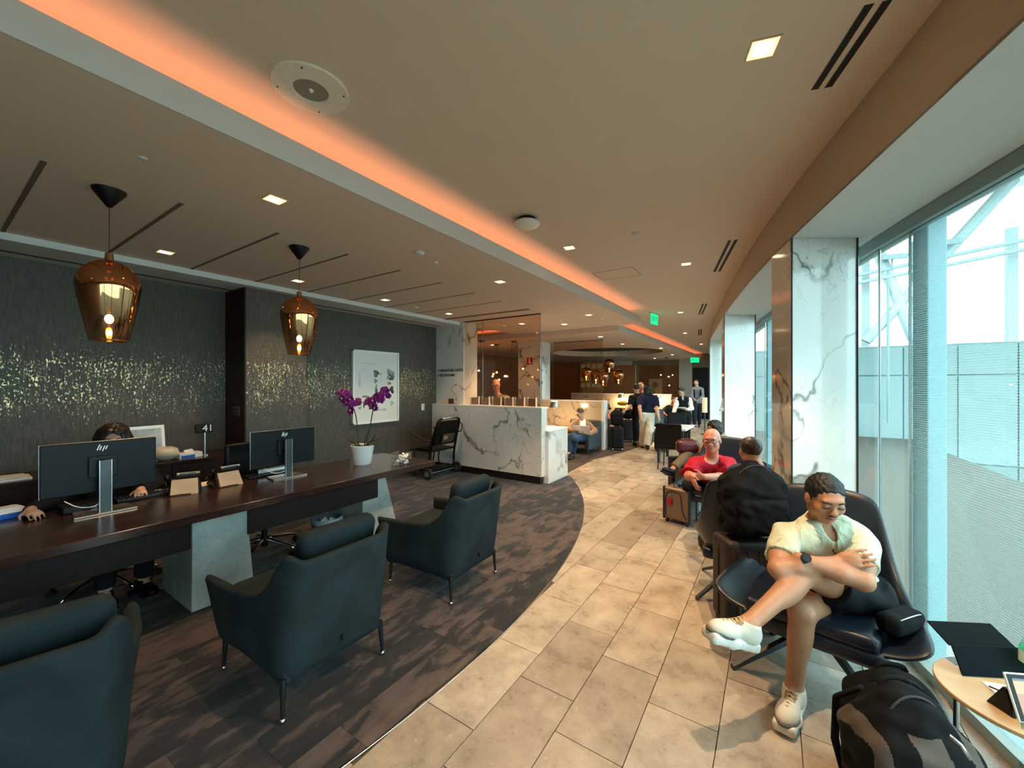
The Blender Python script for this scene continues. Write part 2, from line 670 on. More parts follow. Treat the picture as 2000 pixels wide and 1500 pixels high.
def mk_materials():
    M = MATS
    M['marble'] = marble('marble', '#e4e2dc', '#77736c', 1.15, 0.09)
    M['marble_plain'] = marble('marble_plain', '#e8e7e3', '#8d8a84', 0.55, 0.1, 7.3)
    M['marble_warm'] = marble('marble_warm', '#dccdb8', '#8e7c68', 1.3, 0.12, 3.0)
    # plaster
    M['ceiling'] = flat('ceiling_plaster', '#e3d2bf', 0.85, var=0.012, scale=3)
    M['fascia'] = flat('fascia_plaster', '#cfcac2', 0.8, var=0.012, scale=3)
    M['soffit'] = flat('soffit_plaster', '#c9b49d', 0.85, var=0.012, scale=3)
    M['soffit_white'] = flat('soffit_white', '#d6d8d4', 0.8, var=0.012, scale=3)
    M['black'] = flat('black_void', '#0a0908', 0.7)
    M['dark_trim'] = flat('dark_trim', '#1d1512', 0.35)
    M['groove'] = flat('groove_paint', '#6f655b', 0.9)
    # wallpaper with metallic flecks
    t = NT('flecked_wallcovering')
    p = t.world((1, 1, 1))
    fine = t.noise(t.world((60, 60, 9)), 1.0, 4, 0.7)
    cloud = t.noise(t.world((1.2, 1.2, 1.0)), 1.0, 3, 0.5)
    base = t.mix(t.ramp(fine, [(0.3, (0, 0, 0, 1)), (0.75, (1, 1, 1, 1))]), lin('#3b3730'), lin('#635b50'))
    base = t.mix(t.ramp(cloud, [(0.35, (0, 0, 0, 1)), (0.7, (0.5, 0.5, 0.5, 1))]), base, lin('#4b4a43'))
    sx = t.n('SeparateXYZ')
    t.l(p, sx.inputs[0])
    zz = sx.outputs[2]
    band = t.ramp(t.math('MULTIPLY', zz, 1 / 3.0), [(0.30, (0, 0, 0, 1)), (0.47, (0.95, 0.95, 0.95, 1)), (0.60, (1, 1, 1, 1)), (0.76, (0, 0, 0, 1))])
    fl = t.noise(t.world((70, 70, 38)), 1.0, 4, 0.65, 0.6)
    st = t.noise(t.world((34, 34, 4.5)), 1.0, 5, 0.75)
    patch = t.noise(t.world((2.4, 2.4, 1.6)), 1.0, 2, 0.5)
    a = t.math('ADD', t.math('MULTIPLY', fl, 0.72), t.math('MULTIPLY', st, 0.36))
    a = t.math('ADD', a, t.math('MULTIPLY', t.math('SUBTRACT', patch, 0.5), 0.16))
    a = t.math('ADD', a, t.math('MULTIPLY', t.math('SUBTRACT', band, 1.0), 0.2))
    fm = t.ramp(a, [(0.592, (0, 0, 0, 1)), (0.612, (1, 1, 1, 1))])
    t.set(color=t.mix(fm, base, lin('#e2cd98')), rough=t.ramp(fm, [(0, (0.62, 0.62, 0.62, 1)), (1, (0.35, 0.35, 0.35, 1))]), metal=t.math('MULTIPLY', fm, 0.6))
    t.bump(t.math('ADD', fine, fm), 0.35, 0.004)
    M['wallpaper'] = t.m
    M['brown_panel'] = flat('brown_lacquer_panel', '#8a5636', 0.3, var=0.1, scale=2)
    M['taupe_wall'] = flat('taupe_wall', '#8f7a68', 0.6)
    # wood
    t = NT('espresso_wood')
    v = t.coord((26, 2.2, 26))
    g = t.noise(v, 1.0, 5, 0.6, 0.5)
    t.set(color=t.ramp(g, [(0.3, lin('#1f110d')), (0.7, lin('#3a221a'))]), rough=0.22, spec=0.5)
    M['espresso'] = t.m
    t = NT('espresso_wood_vertical')
    v = t.coord((3, 30, 30))
    g = t.noise(v, 1.0, 5, 0.6, 0.5)
    t.set(color=t.ramp(g, [(0.3, lin('#180d0a')), (0.7, lin('#291813'))]), rough=0.5, spec=0.25)
    M['espresso_dull'] = t.m
    t = NT('ash_wood')
    v = t.coord((3, 18, 18))
    g = t.noise(v, 1.0, 5, 0.6, 0.5)
    t.set(color=t.ramp(g, [(0.3, lin('#b99a72')), (0.7, lin('#cdb48c'))]), rough=0.4)
    M['ash'] = t.m
    # concrete
    t = NT('cast_concrete')
    v = t.coord()
    a = t.noise(v, 3.0, 6, 0.62)
    b = t.noise(v, 45, 4, 0.7)
    t.set(color=t.mix(t.ramp(b, [(0.3, (0, 0, 0, 1)), (0.75, (0.35, 0.35, 0.35, 1))]), t.ramp(a, [(0.3, lin('#8f9590')), (0.55, lin('#b4b9b3')), (0.75, lin('#cbcfc9'))]), lin('#6a6f6b')), rough=0.8)
    t.bump(b, 0.25, 0.003)
    M['concrete'] = t.m
    # limestone
    t = NT('limestone_tile')
    p = t.world((1, 1, 1))
    oi = t.n('ObjectInfo')
    cmb = t.n('CombineXYZ')
    t.l(t.math('MULTIPLY', oi.outputs['Random'], 37.0), cmb.inputs[2])
    va = t.n('VectorMath', operation='ADD')
    t.l(p, va.inputs[0])
    t.l(cmb.outputs[0], va.inputs[1])
    q = va.outputs[0]
    cloud = t.noise(q, 5.5, 7, 0.7, 0.2)
    fine = t.noise(q, 34, 5, 0.7, 0.4)
    tone = t.ramp(cloud, [(0.25, lin('#7f756a')), (0.45, lin('#a0968a')), (0.62, lin('#b3aa9c')), (0.8, lin('#c0b7a8'))])
    tint = t.ramp(oi.outputs['Random'], [(0.0, (0.66, 0.62, 0.58, 1)), (0.22, (0.80, 0.77, 0.73, 1)), (0.45, (0.95, 0.93, 0.90, 1)), (0.7, (1.0, 0.98, 0.95, 1)), (1.0, (1.06, 1.06, 1.0, 1))])
    c = t.mix(1.0, tone, tint, 'MULTIPLY')
    c = t.mix(t.ramp(fine, [(0.56, (0, 0, 0, 1)), (0.72, (0.45, 0.45, 0.45, 1))]), c, lin('#8b7d6b'))
    c = t.mix(t.ramp(fine, [(0.28, (0.5, 0.5, 0.5, 1)), (0.36, (0, 0, 0, 1))]), c, lin('#e0d8c6'))
    pits = t.noise(q, 11, 5, 0.75, 1.2)
    c = t.mix(t.ramp(pits, [(0.66, (0, 0, 0, 1)), (0.8, (0.25, 0.25, 0.25, 1))]), c, lin('#6c6154'))
    t.set(color=c, rough=t.ramp(cloud, [(0.3, (0.24, 0.24, 0.24, 1)), (0.7, (0.36, 0.36, 0.36, 1))]), spec=0.5)
    t.bump(fine, 0.08, 0.002)
    M['stone'] = t.m
    M['grout'] = flat('grout', '#5d5348', 0.9)
    # carpet
    t = NT('carpet_plank')
    oi = t.n('ObjectInfo')
    g = t.n('NewGeometry')
    cmb = t.n('CombineXYZ')
    t.l(t.math('MULTIPLY', oi.outputs['Random'], 23.0), cmb.inputs[0])
    va = t.n('VectorMath', operation='ADD')
    t.l(g.outputs['Position'], va.inputs[0])
    t.l(cmb.outputs[0], va.inputs[1])
    mp = t.n('Mapping')
    mp.inputs['Scale'].default_value = (9.0, 3.6, 1)
    mp.inputs['Rotation'].default_value = (0, 0, 0.12)
    t.l(va.outputs[0], mp.inputs[0])
    s1 = t.noise(mp.outputs[0], 1.0, 5, 0.62, 0.3)
    s2 = t.math('ADD', s1, t.math('MULTIPLY', t.math('SUBTRACT', oi.outputs['Random'], 0.5), 0.16))
    pile = t.noise(g.outputs['Position'], 240, 2, 0.6)
    c = t.ramp(s2, [(0.40, lin('#232122')), (0.48, lin('#302b2b')), (0.52, lin('#4a403d')), (0.66, lin('#5f524c'))])
    c = t.mix(t.ramp(pile, [(0.3, (0.35, 0.35, 0.35, 1)), (0.7, (0, 0, 0, 1))]), c, lin('#1c1a1a'))
    t.set(color=c, rough=0.95, spec=0.15, sheen=0.15)
    t.bump(pile, 0.6, 0.004)
    M['carpet'] = t.m
    M['carpet_dark'] = flat('dark_carpet', '#38302d', 0.95, var=0.25, scale=18, bump=0.3)
    # upholstery
    t = NT('teal_velvet')
    v = t.coord()
    a = t.noise(v, 5, 3, 0.5, 0.5)
    b = t.noise(v, 320, 2, 0.5)
    t.set(color=t.ramp(a, [(0.3, lin('#172124')), (0.7, lin('#222f33'))]), rough=0.8, sheen=0.0, spec=0.2)
    t.bump(b, 0.25, 0.001)
    M['velvet'] = t.m
    t = NT('navy_leather')
    v = t.coord()
    b = t.n('TexVoronoi', i_Scale=260.0)
    t.l(v, b.inputs['Vector'])
    t.set(color=lin('#131c28'), rough=0.38, spec=0.45)
    t.bump(b.outputs[0], 0.12, 0.001)
    M['navy'] = t.m
    M['steel'] = flat('satin_steel', '#b9bcbd', 0.28, 1.0, var=0.03)
    M['chrome'] = flat('chrome', '#dcdcdc', 0.06, 1.0, var=0.01)
    M['gunmetal'] = flat('gunmetal', '#4a4c4d', 0.35, 0.9, var=0.03)
    M['plastic_black'] = flat('black_plastic', '#08090b', 0.4, spec=0.25)
    M['monitor_back'] = flat('monitor_back', '#0a0d11', 0.4, spec=0.2)
    M['rubber'] = flat('rubber', '#26262a', 0.7)
    M['white'] = flat('white_gloss', '#eeeeec', 0.3, var=0.01)
    M['white_matte'] = flat('white_matte', '#e8e6e2', 0.7, var=0.01)
    M['white_ink'] = flat('white_ink', '#e8ecee', 0.5, var=0.0)
    M['black_ink'] = flat('black_ink', '#1b1a19', 0.6, var=0.0)
    M['paper'] = flat('paper', '#e9d9bf', 0.8, var=0.02)
    # coated glass shade: mirror gold above, clear below
    t = NT('gold_mirror_glass')
    tc = t.n('TexCoord')
    sx = t.n('SeparateXYZ')
    t.l(tc.outputs['Object'], sx.inputs[0])
    hz = t.math('DIVIDE', sx.outputs[2], 0.40)
    tr = t.n('BsdfTransparent')
    tr.inputs[0].default_value = (0.84, 0.68, 0.55, 1)
    gl = t.n('BsdfGlossy')
    gl.inputs['Color'].default_value = lin('#d09468')
    gl.inputs['Roughness'].default_value = 0.03
    fac = t.ramp(hz, [(0.05, (0.12, 0.12, 0.12, 1)), (0.35, (0.42, 0.42, 0.42, 1)), (0.62, (0.82, 0.82, 0.82, 1)), (0.72, (0.93, 0.93, 0.93, 1))])
    mx = t.n('MixShader')
    t.l(fac, mx.inputs[0])
    t.l(tr.outputs[0], mx.inputs[1])
    t.l(gl.outputs[0], mx.inputs[2])
    t.l(mx.outputs[0], t.out.inputs[0])
    M['gold_glass'] = t.m
    M['gold_cap'] = flat('gold_satin', '#9a6f45', 0.3, 0.75, var=0.03)

    def pane(name, tint, refl=1.0, stripes=False, rough=0.0):
        t = NT(name)
        tr = t.n('BsdfTransparent')
        tr.inputs[0].default_value = tint
        gl = t.n('BsdfGlossy')
        gl.inputs['Roughness'].default_value = rough
        gl.inputs['Color'].default_value = (0.95, 0.97, 0.97, 1)
        fr = t.n('LayerWeight')
        fr.inputs['Blend'].default_value = 0.5
        mx = t.n('MixShader')
        f = t.math('MULTIPLY', t.math('MULTIPLY_ADD', t.math('POWER', fr.outputs['Facing'], 4.5), 0.85, 0.04), refl)
        t.l(f, mx.inputs[0])
        t.l(tr.outputs[0], mx.inputs[1])
        t.l(gl.outputs[0], mx.inputs[2])
        res = mx.outputs[0]
        if stripes:
            g = t.n('NewGeometry')
            s = t.n('SeparateXYZ')
            t.l(g.outputs['Position'], s.inputs[0])
            fz = t.math('FRACT', t.math('MULTIPLY', s.outputs[2], 1 / 0.0125))
            on = t.math('LESS_THAN', fz, 0.36)
            df = t.n('BsdfTranslucent')
            df.inputs[0].default_value = (0.30, 0.37, 0.36, 1)
            d2 = t.n('BsdfDiffuse')
            d2.inputs[0].default_value = (0.40, 0.48, 0.47, 1)
            ad = t.n('MixShader')
            ad.inputs[0].default_value = 0.3
            t.l(df.outputs[0], ad.inputs[1])
            t.l(d2.outputs[0], ad.inputs[2])
            m2 = t.n('MixShader')
            t.l(t.math('MULTIPLY', on, 0.38), m2.inputs[0])
            t.l(res, m2.inputs[1])
            t.l(ad.outputs[0], m2.inputs[2])
            res = m2.outputs[0]
        t.l(res, t.out.inputs[0])
        M[name] = t.m
    pane('window_glass', (0.86, 0.93, 0.935, 1), 0.4)
    pane('frit_glass', (0.86, 0.93, 0.935, 1), 0.4, True)
    pane('bronze_glass', (0.90, 0.80, 0.72, 1), 0.7)
    pane('clear_glass', (0.93, 0.95, 0.95, 1), 1.0)
    pane('green_glass', (0.62, 0.9, 0.78, 1), 1.0, False, 0.02)
    M['downlight'] = emit('downlight_glow', '#ffe2a8', 14.0)
    M['downlight_box'] = flat('downlight_box', '#e8c89a', 0.5)
    M['bulb'] = emit('bulb_glow', '#ffb45c', 40.0)
    M['cove_led'] = emit('cove_led', '#ffb088', 4.8)
    M['exit_green'] = emit('exit_green', '#0fd07a', 1.2)
    M['orchid'] = flat('orchid_petal', '#8c1a78', 0.6, var=0.25, scale=60)
    M['orchid_white'] = flat('orchid_lip', '#e8c8dc', 0.6)
    M['leaf'] = flat('leaf', '#33401c', 0.4, var=0.2)
    M['stem'] = flat('stem', '#3d3b22', 0.6)
    # people
    for nm, c, r in (('skin', '#b07c5c', 0.5), ('skin_pale', '#c99a80', 0.5), ('skin_pink', '#c77f66', 0.45), ('skin_warm', '#a8714f', 0.5), ('hair_black', '#090706', 0.6), ('hair_brown', '#2c1c14', 0.5), ('hair_grey', '#6d625a', 0.6), ('eye_white', '#d8d2ca', 0.3), ('lip', '#93584a', 0.5)):
        M[nm] = flat(nm, c, r, var=0.08, scale=40)


mk_materials()


def cloth(name, col, rough=0.85, var=0.08):
    return flat(name, col, rough, var=var, scale=120, bump=0.15, spec=0.2)

# ---------------------------------------------------------------- the room
FX = [(-6.0, 2.6), (-3.0, 1.80), (0.0, 1.03), (1.654, 0.567), (2.27, 0.386), (3.25, 0.103), (3.66, -0.01), (4.62, -0.235), (6.35, -0.58), (9.87, -1.19), (14.0, -1.72), (22.0, -2.45)]


def fx(y):
    for (a, b), (c, d) in zip(FX, FX[1:]):
        if y <= c:
            return b + (d - b) * (y - a) / (c - a)
    return FX[-1][1]


def fxs(y):                      # the same curve, rounded
    return sum(fx(y + q) for q in (-0.5, -0.25, 0, 0.25, 0.5)) / 5


def fdir(y):
    d = Vector((fxs(y + 0.2) - fxs(y - 0.2), 0.4, 0))
    return d.normalized()


WOFF = 0.57
YS = [-6 + 0.4 * i for i in range(71)]
ZU, ZL, ZS = 3.0, 2.75, 2.58      # main ceiling, low ceiling, window soffit


def structure(o):
    o['kind'] = 'structure'
    return o


def carpet_edge(y):
    return -8.64 + math.sqrt(max(0.0, 7.2 ** 2 - (y - 1.9) ** 2))


def clip_poly(poly, keep):
    """clip a convex polygon to keep(p) >= 0 (a smooth curve, taken as straight inside one edge)"""
    out = []
    n = len(poly)
    for i in range(n):
        a, b = poly[i], poly[(i + 1) % n]
        ka, kb = keep(a), keep(b)
        if ka >= 0:
            out.append(a)
        if (ka >= 0) != (kb >= 0):
            lo, hi = 0.0, 1.0
            for _ in range(18):
                m = (lo + hi) / 2
                p = (a[0] + (b[0] - a[0]) * m, a[1] + (b[1] - a[1]) * m)
                if (keep(p) >= 0) == (ka >= 0):
                    lo = m
                else:
                    hi = m
            out.append((a[0] + (b[0] - a[0]) * lo, a[1] + (b[1] - a[1]) * lo))
    return out


def subdiv(poly, n=4):
    out = []
    for i in range(len(poly)):
        a, b = poly[i], poly[(i + 1) % len(poly)]
        for k in range(n):
            out.append((a[0] + (b[0] - a[0]) * k / n, a[1] + (b[1] - a[1]) * k / n))
    return out


def make_floor():
    m = MB()
    m.bx(-9.6, 3.4, -6, 22, -0.3, -0.012)
    base = structure(m.build('floor', MATS['grout']))

    def stone_keep(p):
        k = 9.0
        if p[1] < 6.33:
            k = min(k, p[0] - carpet_edge(p[1]))
        return k
    rows = []
    x0, w, L = -0.84, 0.315, 0.61
    stuff = MB()
    tiles = []
    for i in range(-14, 16):
        xa = x0 + i * w
        y0 = 1.53 - (i + 0) * 0.203
        y0 = y0 % L - 6
        k = 0
        while y0 < 21.5:
            ya, yb = y0, y0 + L
            y0 += L
            xb = xa + w
            if xa > fx(ya) + WOFF + 0.1:
                continue
            if ya < -1 and xa < 0.2:
                pass
            if yb < -3:
                continue
            g = 0.0022
            poly = subdiv([(xa + g, ya + g), (xb - g, ya + g), (xb - g, yb - g), (xa + g, yb - g)])
            if ya < 6.4:
                poly = clip_poly(poly, lambda p: (p[0] - carpet_edge(p[1]) - 0.006) if p[1] < 6.33 else 1.0)
            if xa < -3.0 and yb > 6.33 and ya < 7.9:
                pass
            # far carpet
            poly2 = clip_poly(poly, lambda p: min(p[0] - far_carpet_edge(p[1]), 9)) if ya > 5.5 else poly
            if len(poly2) < 3:
                continue
            area = abs(sum(poly2[j][0] * poly2[(j + 1) % len(poly2)][1] - poly2[(j + 1) % len(poly2)][0] * poly2[j][1] for j in range(len(poly2)))) / 2
            if area < 0.003:
                continue
            cx = sum(p[0] for p in poly2) / len(poly2)
            cy = sum(p[1] for p in poly2) / len(poly2)
            dist = math.hypot(cx, cy)
            tiles.append((dist, cx, cy, poly2, len(poly2) == 16, xa, ya))
    tiles.sort(key=lambda q: q[0] + (3.0 if q[2] < 0.4 else 0))
    full = None
    rnd = random.Random(3)
    for n_, (dist, cx, cy, poly, isfull, xa, ya) in enumerate(tiles):
        dz = rnd.uniform(-0.0006, 0.0006)
        if n_ < 295:
            loc = (xa + w / 2, ya + L / 2, dz)
            if isfull:
                if full is None:
                    h, v = w / 2 - 0.0022, L / 2 - 0.0022
                    b = MB()
                    b.hexa([(-h, -v, -0.012), (h, -v, -0.012), (h, v, -0.012), (-h, v, -0.012)], [(-h, -v, 0), (h, -v, 0), (h, v, 0), (-h, v, 0)])
                    full = b.build('tile', MATS['stone'], base, loc=loc)
                else:
                    o = full.copy()
                    COL.objects.link(o)
                    o.parent = base
                    o.location = loc
            else:
                b = MB()
                b.prism([(p[0] - loc[0], p[1] - loc[1]) for p in poly], -0.012, 0)
                b.build('tile', MATS['stone'], base, loc=loc)
        else:
            stuff.prism(poly if not isfull else [poly[0], poly[4], poly[8], poly[12]], -0.012, dz)
    o = stuff.build('far_tile', MATS['stone'], base)
    o['kind'] = 'stuff'
    # carpet planks inside the arc
    n_c = 0
    for i in range(40):
        xb = -1.44 - i * 0.25
        xa = xb - 0.25
        if xa < -5.6:
            xa = -5.6
        y0 = -1.9 - (i % 4) * 0.25
        while y0 < 6.3:
            ya, yb = y0, min(y0 + 1.0, 6.31)
            y0 += 1.0
            poly = subdiv([(xa + .0008, ya + .0008), (xb - .0008, ya + .0008), (xb - .0008, yb - .0008), (xa + .0008, yb - .0008)], 6)
            poly = clip_poly(poly, lambda p: carpet_edge(p[1]) - 0.006 - p[0])
            if len(poly) < 3 or xb < -5.55:
                continue
            b = MB()
            cx, cy = (xa + xb) / 2, (ya + yb) / 2
            b.prism([(p[0] - cx, p[1] - cy) for p in poly], -0.012, 0.001)
            b.build('carpet_plank', MATS['carpet'], base, loc=(cx, cy, 0))
            n_c += 1
    # metal strip along the arc
    pts = [(carpet_edge(-2.6 + 0.1 * i), -2.6 + 0.1 * i, 0.0) for i in range(90)]
    b = MB()
    b.tube(pts, 0.004, 6)
    b.build('edge_strip', MATS['steel'], base, smooth=True)
    # dark carpet of the lounge further on
    pts = [(-9.1, 6.35), (-3.07, 6.35), (-3.17, 7.95)] + [(far_carpet_edge(y) - 0.004, y) for y in (8.5, 9.2, 10, 11, 12, 13, 14, 16, 19, 21.9)] + [(-9.1, 21.9)]
    b = MB()
    b.prism(pts, -0.012, 0.002)
    b.build('lounge_carpet', MATS['carpet_dark'], base)


def far_carpet_edge(y):
    k = [(5.0, -9.0), (6.33, -9.0), (6.331, -4.3), (7.95, -3.17), (9.0, -2.95), (10.0, -2.85), (11.0, -2.75), (22, -2.7)]
    if y < 6.33:
        return -99
    if y < 7.95:
        return -5.0 + (y - 6.33) * (1.83 / 1.62) if y < 7.95 else -3.17
    for (a, b), (c, d) in zip(k[3:], k[4:]):
        if y <= c:
            return b + (d - b) * (y - a) / (c - a)
    return -2.7


def strip_mesh(name, mat, f0, f1, ys=YS, parent=None, smooth=False):
    vs, fs = [], []
    for y in ys:
        vs += [f0(y), f1(y)]
    for i in range(len(ys) - 1):
        fs.append((2 * i, 2 * i + 1, 2 * i + 3, 2 * i + 2))
    return link_mesh(name, vs, fs, mat, parent, smooth)


def make_shell():
    # main ceiling: slab with curved right edge
    vs, fs = [], []
    for y in YS:
        vs += [(-9.5, y, ZU), (fxs(y) + 0.07, y, ZU)]
    n = len(YS)
    for i in range(n - 1):
        fs.append((2 * i, 2 * i + 2, 2 * i + 3, 2 * i + 1))
    ce = structure(link_mesh('ceiling', vs, fs, MATS['ceiling']))
    mo = ce.modifiers.new('thick', 'SOLIDIFY')
    mo.thickness = 0.1
    mo.offset = -1.0
    # fascia between the main ceiling and the window soffit, the soffit itself, as one bent band
    vs, fs = [], []
    prof = lambda y: [(fxs(y) + 0.075, ZU + 0.02), (fxs(y) + 0.055, ZU - 0.05), (fxs(y) + 0.03, ZU - 0.16), (fxs(y) + 0.006, ZS + 0.02), (fxs(y), ZS)]
    for y in YS:
        vs += [(p[0], y, p[1]) for p in prof(y)]
    for i in range(len(YS) - 1):
        for k in range(4):
            fs.append((5 * i + k, 5 * i + k + 1, 5 * i + k + 6, 5 * i + k + 5))
    structure(link_mesh('trim_1', vs, fs, MATS['soffit'], smooth=True))
    vs, fs = [], []
    for y in YS:
        a_, b_ = fxs(y), fxs(y) + WOFF + 0.2
        vs += [(a_, y, ZS), (b_, y, ZS), (b_, y, ZS + 0.1), (a_ + 0.03, y, ZS + 0.1)]
    for i in range(len(YS) - 1):
        for k in range(4):
            fs.append((4 * i + k, 4 * i + (k + 1) % 4, 4 * i + 4 + (k + 1) % 4, 4 * i + 4 + k))
    structure(link_mesh('ceiling_window', vs, fs, MATS['soffit_white']))
    # low ceilings: a raised lip along the edge (the cove)
    lip = 2.88

    def low(name, x0, x1, y0, y1, edges, right_lip=True):
        o = MB()
        o.bx(x0, x1 - 0.012, y0, y1, ZL, ZL + 0.04)
        r = structure(o.build(name, MATS['ceiling']))
        return r
    c1 = low('ceiling_low', -5.02, -2.1, -6, 7.63, None)
    b = MB()
    b.bx(-2.112, -2.10, -6, 7.63, ZL, lip)
    b.bx(-5.02, -2.112, 7.618, 7.63, ZL, lip)
    b.build('fascia', MATS['fascia'], c1)
    b = MB()
    b.bx(-2.25, -2.215, -6, 7.45, ZL + 0.042, ZL + 0.06)
    b.build('light_strip', MATS['cove_led'], c1)
    b = MB()
    b.bx(-5.0, -2.4, 7.45, 7.485, ZL + 0.042, ZL + 0.06)
    b.build('light_strip', MATS['cove_led'], c1)
    # grooves in the low ceiling: recessed dark channels
    for i, y in enumerate((0.37, 0.94, 1.53, 2.12, 2.71, 3.30, 3.9, 4.5)):
        g = MB()
        g.bx(-4.99, -3.14, y - 0.012, y + 0.012, ZL - 0.0015, ZL + 0.01)
        g.build('groove', MATS['groove'], c1)
    g = MB()
    g.bx(-4.99, -3.12, 5.16, 5.26, ZL - 0.0015, ZL + 0.01)
    g.build('groove', MATS['groove'], c1)
    # bulkhead along the wall
    b = MB()
    b.bx(-5.6, -4.86, -6, 5.62, ZL - 0.055, ZL + 0.02)
    bh = structure(b.build('trim_2', MATS['soffit_white']))
    b = MB()
    b.bx(-5.3, -5.26, -6, 5.5, ZL - 0.057, ZL - 0.04)
    b.build('slot', MATS['black'], bh)
    # second low ceiling with the round recess
    x1, y0 = -2.77, 8.32
    cx, cy, R = -5.1, 14.0, 1.95
    m = MB()
    Q = R + 0.05
    m.bx(-9.5, cx - Q, y0, 22, ZL, ZL + 0.04)
    m.bx(cx + Q, x1 - 0.012, y0, 22, ZL, ZL + 0.04)
    m.bx(cx - Q, cx + Q, y0, cy - Q, ZL, ZL + 0.04)
    m.bx(cx - Q, cx + Q, cy + Q, 22, ZL, ZL + 0.04)
    N = 48
    vs, fs = [], []
    for i in range(N):
        t = 2 * PI * (i + 0.5) / N
        dx, dy = math.cos(t), math.sin(t)
        k = Q / max(abs(dx), abs(dy))
        vs += [(cx + dx * k, cy + dy * k, ZL), (cx + R * dx, cy + R * dy, ZL), (cx + R * dx, cy + R * dy, ZL + 0.2)]
    for i in range(N):
        j = (i + 1) % N
        fs += [(3 * i, 3 * i + 1, 3 * j + 1, 3 * j), (3 * i + 1, 3 * i + 2, 3 * j + 2, 3 * j + 1)]
    m._add(vs, fs)
    c2 = structure(m.build('ceiling_lounge', MATS['ceiling']))
    dome = MB()
    dome.cyl((cx, cy, ZL + 0.2), (cx, cy, ZL + 0.22), R + 0.02, n=48)
    dome.build('round_recess', flat('recess_grey', '#5a524c', 0.8), c2)
    b = MB()
    b.bx(x1 - 0.012, x1, y0, 22, ZL, lip)
    b.bx(-9.5, x1 - 0.012, y0, y0 + 0.012, ZL, lip)
    b.build('fascia', MATS['fascia'], c2)
    b = MB()
    b.bx(x1 - 0.15, x1 - 0.115, y0 + .15, 21.5, ZL + 0.02, ZL + 0.04)
    b.bx(-9, x1 - 0.2, y0 + 0.115, y0 + 0.15, ZL + 0.02, ZL + 0.04)
    b.build('light_strip', MATS['cove_led'], c2)
    # walls
    XW = -5.47
    b = MB()
    b.bx(XW - 0.2, XW, -6, 5.62, 0, 2.98)
    structure(b.build('wall_left', MATS['wallpaper']))
    b = MB()
    b.bx(XW, -4.97, 2.07, 2.76, 0, ZL + 0.002)
    structure(b.build('wall_pilaster', MATS['wallpaper']))
    b = MB()
    b.bx(XW, -4.972, 2.055, 2.07, 0, ZL)
    structure(b.build('wall_pilaster_side', MATS['espresso_dull']))
    b = MB()
    b.bx(-9.4, XW - 0.01, 5.45, 5.60, 0, 3.0)
    b.bx(-9.6, -9.4, 5.62, 22, 0, 3.0)
    structure(b.build('wall_lounge', MATS['brown_panel']))
    b = MB()
    b.bx(-9.6, 4.0, -6.2, -6.0, -0.3, 3.1)
    structure(b.build('wall_rear', MATS['taupe_wall']))
    b = MB()
    b.bx(-9.6, 0.5, 20.0, 20.2, 0, 3.0)
    wb = structure(b.build('wall_back', MATS['taupe_wall']))


make_floor()
make_shell()


# ---------------------------------------------------------------- windows
def facade_pt(y, off, z=0.0):
    d = fdir(y)
    return (fxs(y) + off, y, z)


def make_windows():
    joints = [-5.6, -4.0, -2.4, -0.9, 0.6, 1.95, 3.25, 3.56, 4.4, 5.6, 6.85, 8.2, 9.6, 11, 12.5, 14, 16, 18, 20]
    n = 0
    for k, (a, b) in enumerate(zip(joints, joints[1:])):
        xa, xb = fxs(a) + WOFF, fxs(b) + WOFF
        m = MB()
        d = Vector((xb - xa, b - a, 0)).normalized()
        nn = Vector((d.y, -d.x, 0)) * 0.006
        g = d * 0.006
        P = [Vector((xa, a, 0)) + g, Vector((xb, b, 0)) - g]
        z0, z1 = 0.06, 2.5
        m.hexa([tuple(P[0] + nn) [:2] + (z0,), tuple(P[1] + nn)[:2] + (z0,), tuple(P[1] - nn)[:2] + (z0,), tuple(P[0] - nn)[:2] + (z0,)],
               [tuple(P[0] + nn)[:2] + (z1,), tuple(P[1] + nn)[:2] + (z1,), tuple(P[1] - nn)[:2] + (z1,), tuple(P[0] - nn)[:2] + (z1,)])
        w = m.build('window_%d' % (k + 1), MATS['frit_glass'] if b < 3.3 else MATS['window_glass'])
        w['kind'] = 'structure'
        # head and sill frame
        f = MB()
        for (za, zb, o) in ((2.5, 2.575, 0.035), (0.0, 0.06, 0.05)):
            q = Vector((d.y, -d.x, 0)) * o
            A, B = Vector((xa, a, 0)), Vector((xb, b, 0))
            f.hexa([tuple(A + q)[:2] + (za,), tuple(B + q)[:2] + (za,), tuple(B - q)[:2] + (za,), tuple(A - q)[:2] + (za,)],
                   [tuple(A + q)[:2] + (zb,), tuple(B + q)[:2] + (zb,), tuple(B - q)[:2] + (zb,), tuple(A - q)[:2] + (zb,)])
        f.build('frame', MATS['steel_paint'], w)
        jn = MB()
        jn.cyl((xb, b, 0.06), (xb, b, 2.5), 0.007, n=6)
        jn.build('joint', MATS['steel'], w)


MATS['steel_paint'] = flat('grey_green_paint', '#8b9a98', 0.5, var=0.02)
make_windows()

# outside mullion posts
for y in (-2.3, 0.4, 3.25, 7.0, 9.6):
    m = MB()
    d = fdir(y)
    c = Vector((fxs(y) + WOFF, y, 0)) + Vector((d.y, -d.x, 0)) * 0.09
    m.box((c.x, c.y, 1.3), (0.09, 0.13, 2.6), (0, 0, math.atan2(d.y, d.x) - PI / 2))
    structure(m.build('trim_3', flat('mullion_blue', '#8fb4bb', 0.5, var=0.02), bev=0.006))


